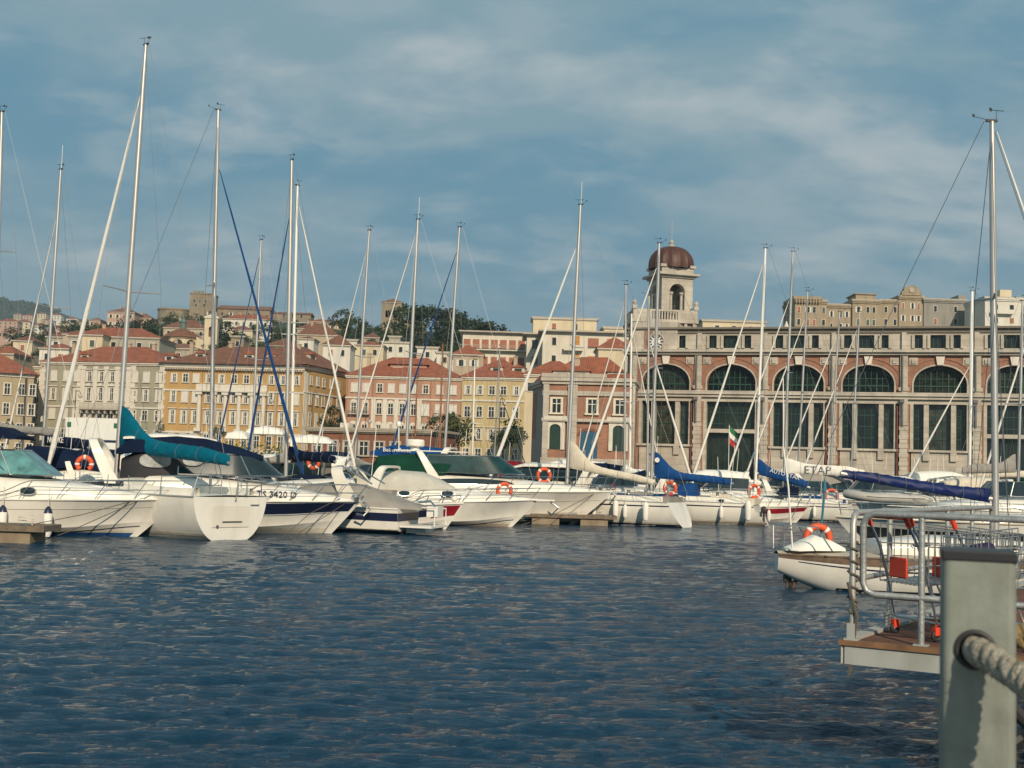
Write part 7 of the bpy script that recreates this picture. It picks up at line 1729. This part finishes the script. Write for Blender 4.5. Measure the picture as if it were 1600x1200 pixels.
# laid rope: three twisted strands along a path, from inside the post toward the lower right of the viewer
def laid_rope(mb, pts, R0, pitch=.085, m=10):
    P_ = [V(p) for p in pts]
    # resample
    L_ = [0]
    for a, b_ in zip(P_, P_[1:]): L_.append(L_[-1]+(b_-a).length)
    n = int(L_[-1]/.004); C = []
    for i in range(n+1):
        s = L_[-1]*i/n; j = max(0, min(len(P_)-2, next((k for k in range(len(P_)-1) if L_[k+1] >= s), len(P_)-2))); t = (s-L_[j])/(L_[j+1]-L_[j])
        p0, p1, p2, p3 = P_[max(0, j-1)], P_[j], P_[j+1], P_[min(len(P_)-1, j+2)]
        C.append(.5*((2*p1)+(-p0+p2)*t+(2*p0-5*p1+4*p2-p3)*t*t+(-p0+3*p1-3*p2+p3)*t**3))
    for st in range(3):
        ln = []
        for i, c_ in enumerate(C):
            tg = (C[min(n, i+1)]-C[max(0, i-1)]).normalized(); e1 = (V((0, 0, 1))-tg*tg.z).normalized(); e2 = tg.cross(e1); a = 2*pi*(i*.004/pitch)+st*2*pi/3
            ln.append(c_+(e1*cos(a)+e2*sin(a))*R0*.54)
        mb.tube(ln, R0*.56, m)
rpm = mat('thick_rope', (.50, .46, .37), .95, var=.3, vscale=40, bump=.8, bscale=220)
o1 = V((pc.x, pc.y, 1.12)); M0 = Matrix.Translation(o1) @ Matrix.Rotation(R(-17.5), 4, 'Z')
def L2W(x, y, z): return M0 @ V((x, y, z))
st_ = L2W(hx, hw*.2, holz+.0); s1 = L2W(hx+.004, -hw-.012, holz-.001)
rp = empty('barrier_rope', L2W(hx, -hw, holz), 0, 'thick twisted rope coming out of the post hole towards the lower right', 'rope')
p2 = L2W(hx+.024, -hw-.055, holz-.008); p3 = L2W(hx+.055, -hw-.115, holz-.022); p4 = L2W(hx+.13, -hw-.26, holz-.06); p5 = L2W(hx+.36, -hw-.7, holz-.14)
mb = MB(); base_ = V(rp.location); laid_rope(mb, [V(p)-base_ for p in (st_, s1, p2, p3, p4, p5)], .0215); mb.build('twisted_strands', rpm, rp, smooth=True)
mb = MB(); rg = random.Random(2); PL = [V(p)-base_ for p in (s1, p2, p3, p4)]
for _ in range(420):
    t = rg.random()*2.98; i = int(t); c_ = PL[i].lerp(PL[i+1], t-i); d_ = V((rg.gauss(0, 1), rg.gauss(0, 1), rg.gauss(0, 1))).normalized(); q0 = c_+d_*.0205; q1 = q0+(d_+V((rg.gauss(0, .8), rg.gauss(0, .8), rg.gauss(0, .8)))).normalized()*rg.uniform(.004, .011)
    mb.tube([q0, (q0+q1)/2+d_*.002, q1], .00035, 3)
mb.build('loose_fibres', rpm, rp)
rp2 = empty('barrier_rope', at(1585, 995, 2.15), 0, 'tan end of another thick rope showing behind the post', 'rope')
b2 = V(rp2.location); mb = MB(); laid_rope(mb, [V(p)-b2 for p in (at(1530, 985, 2.25), at(1585, 992, 2.2), at(1650, 1010, 2.15), at(1800, 1040, 2.0))], .022); mb.build('twisted_strands', mat('tan_rope', (.50, .36, .17), .95, var=.3, vscale=28, bump=1.0, bscale=160), rp2, smooth=True)
e = empty('mooring_chain', at(1590, 1110, 2.6), 0, 'dark hanging cable behind the post at the right edge', 'cable'); b2 = V(e.location)
mb = MB(); mb.tube([V(p)-b2 for p in (at(1560, 1080, 2.6), at(1600, 1125, 2.6), at(1680, 1190, 2.5))], .014, 8); mb.tube([V(p)-b2 for p in (at(1555, 1180, 2.6), at(1600, 1150, 2.6), at(1680, 1090, 2.5))], .014, 8); mb.build('cable_strand', dark(), e, smooth=True)
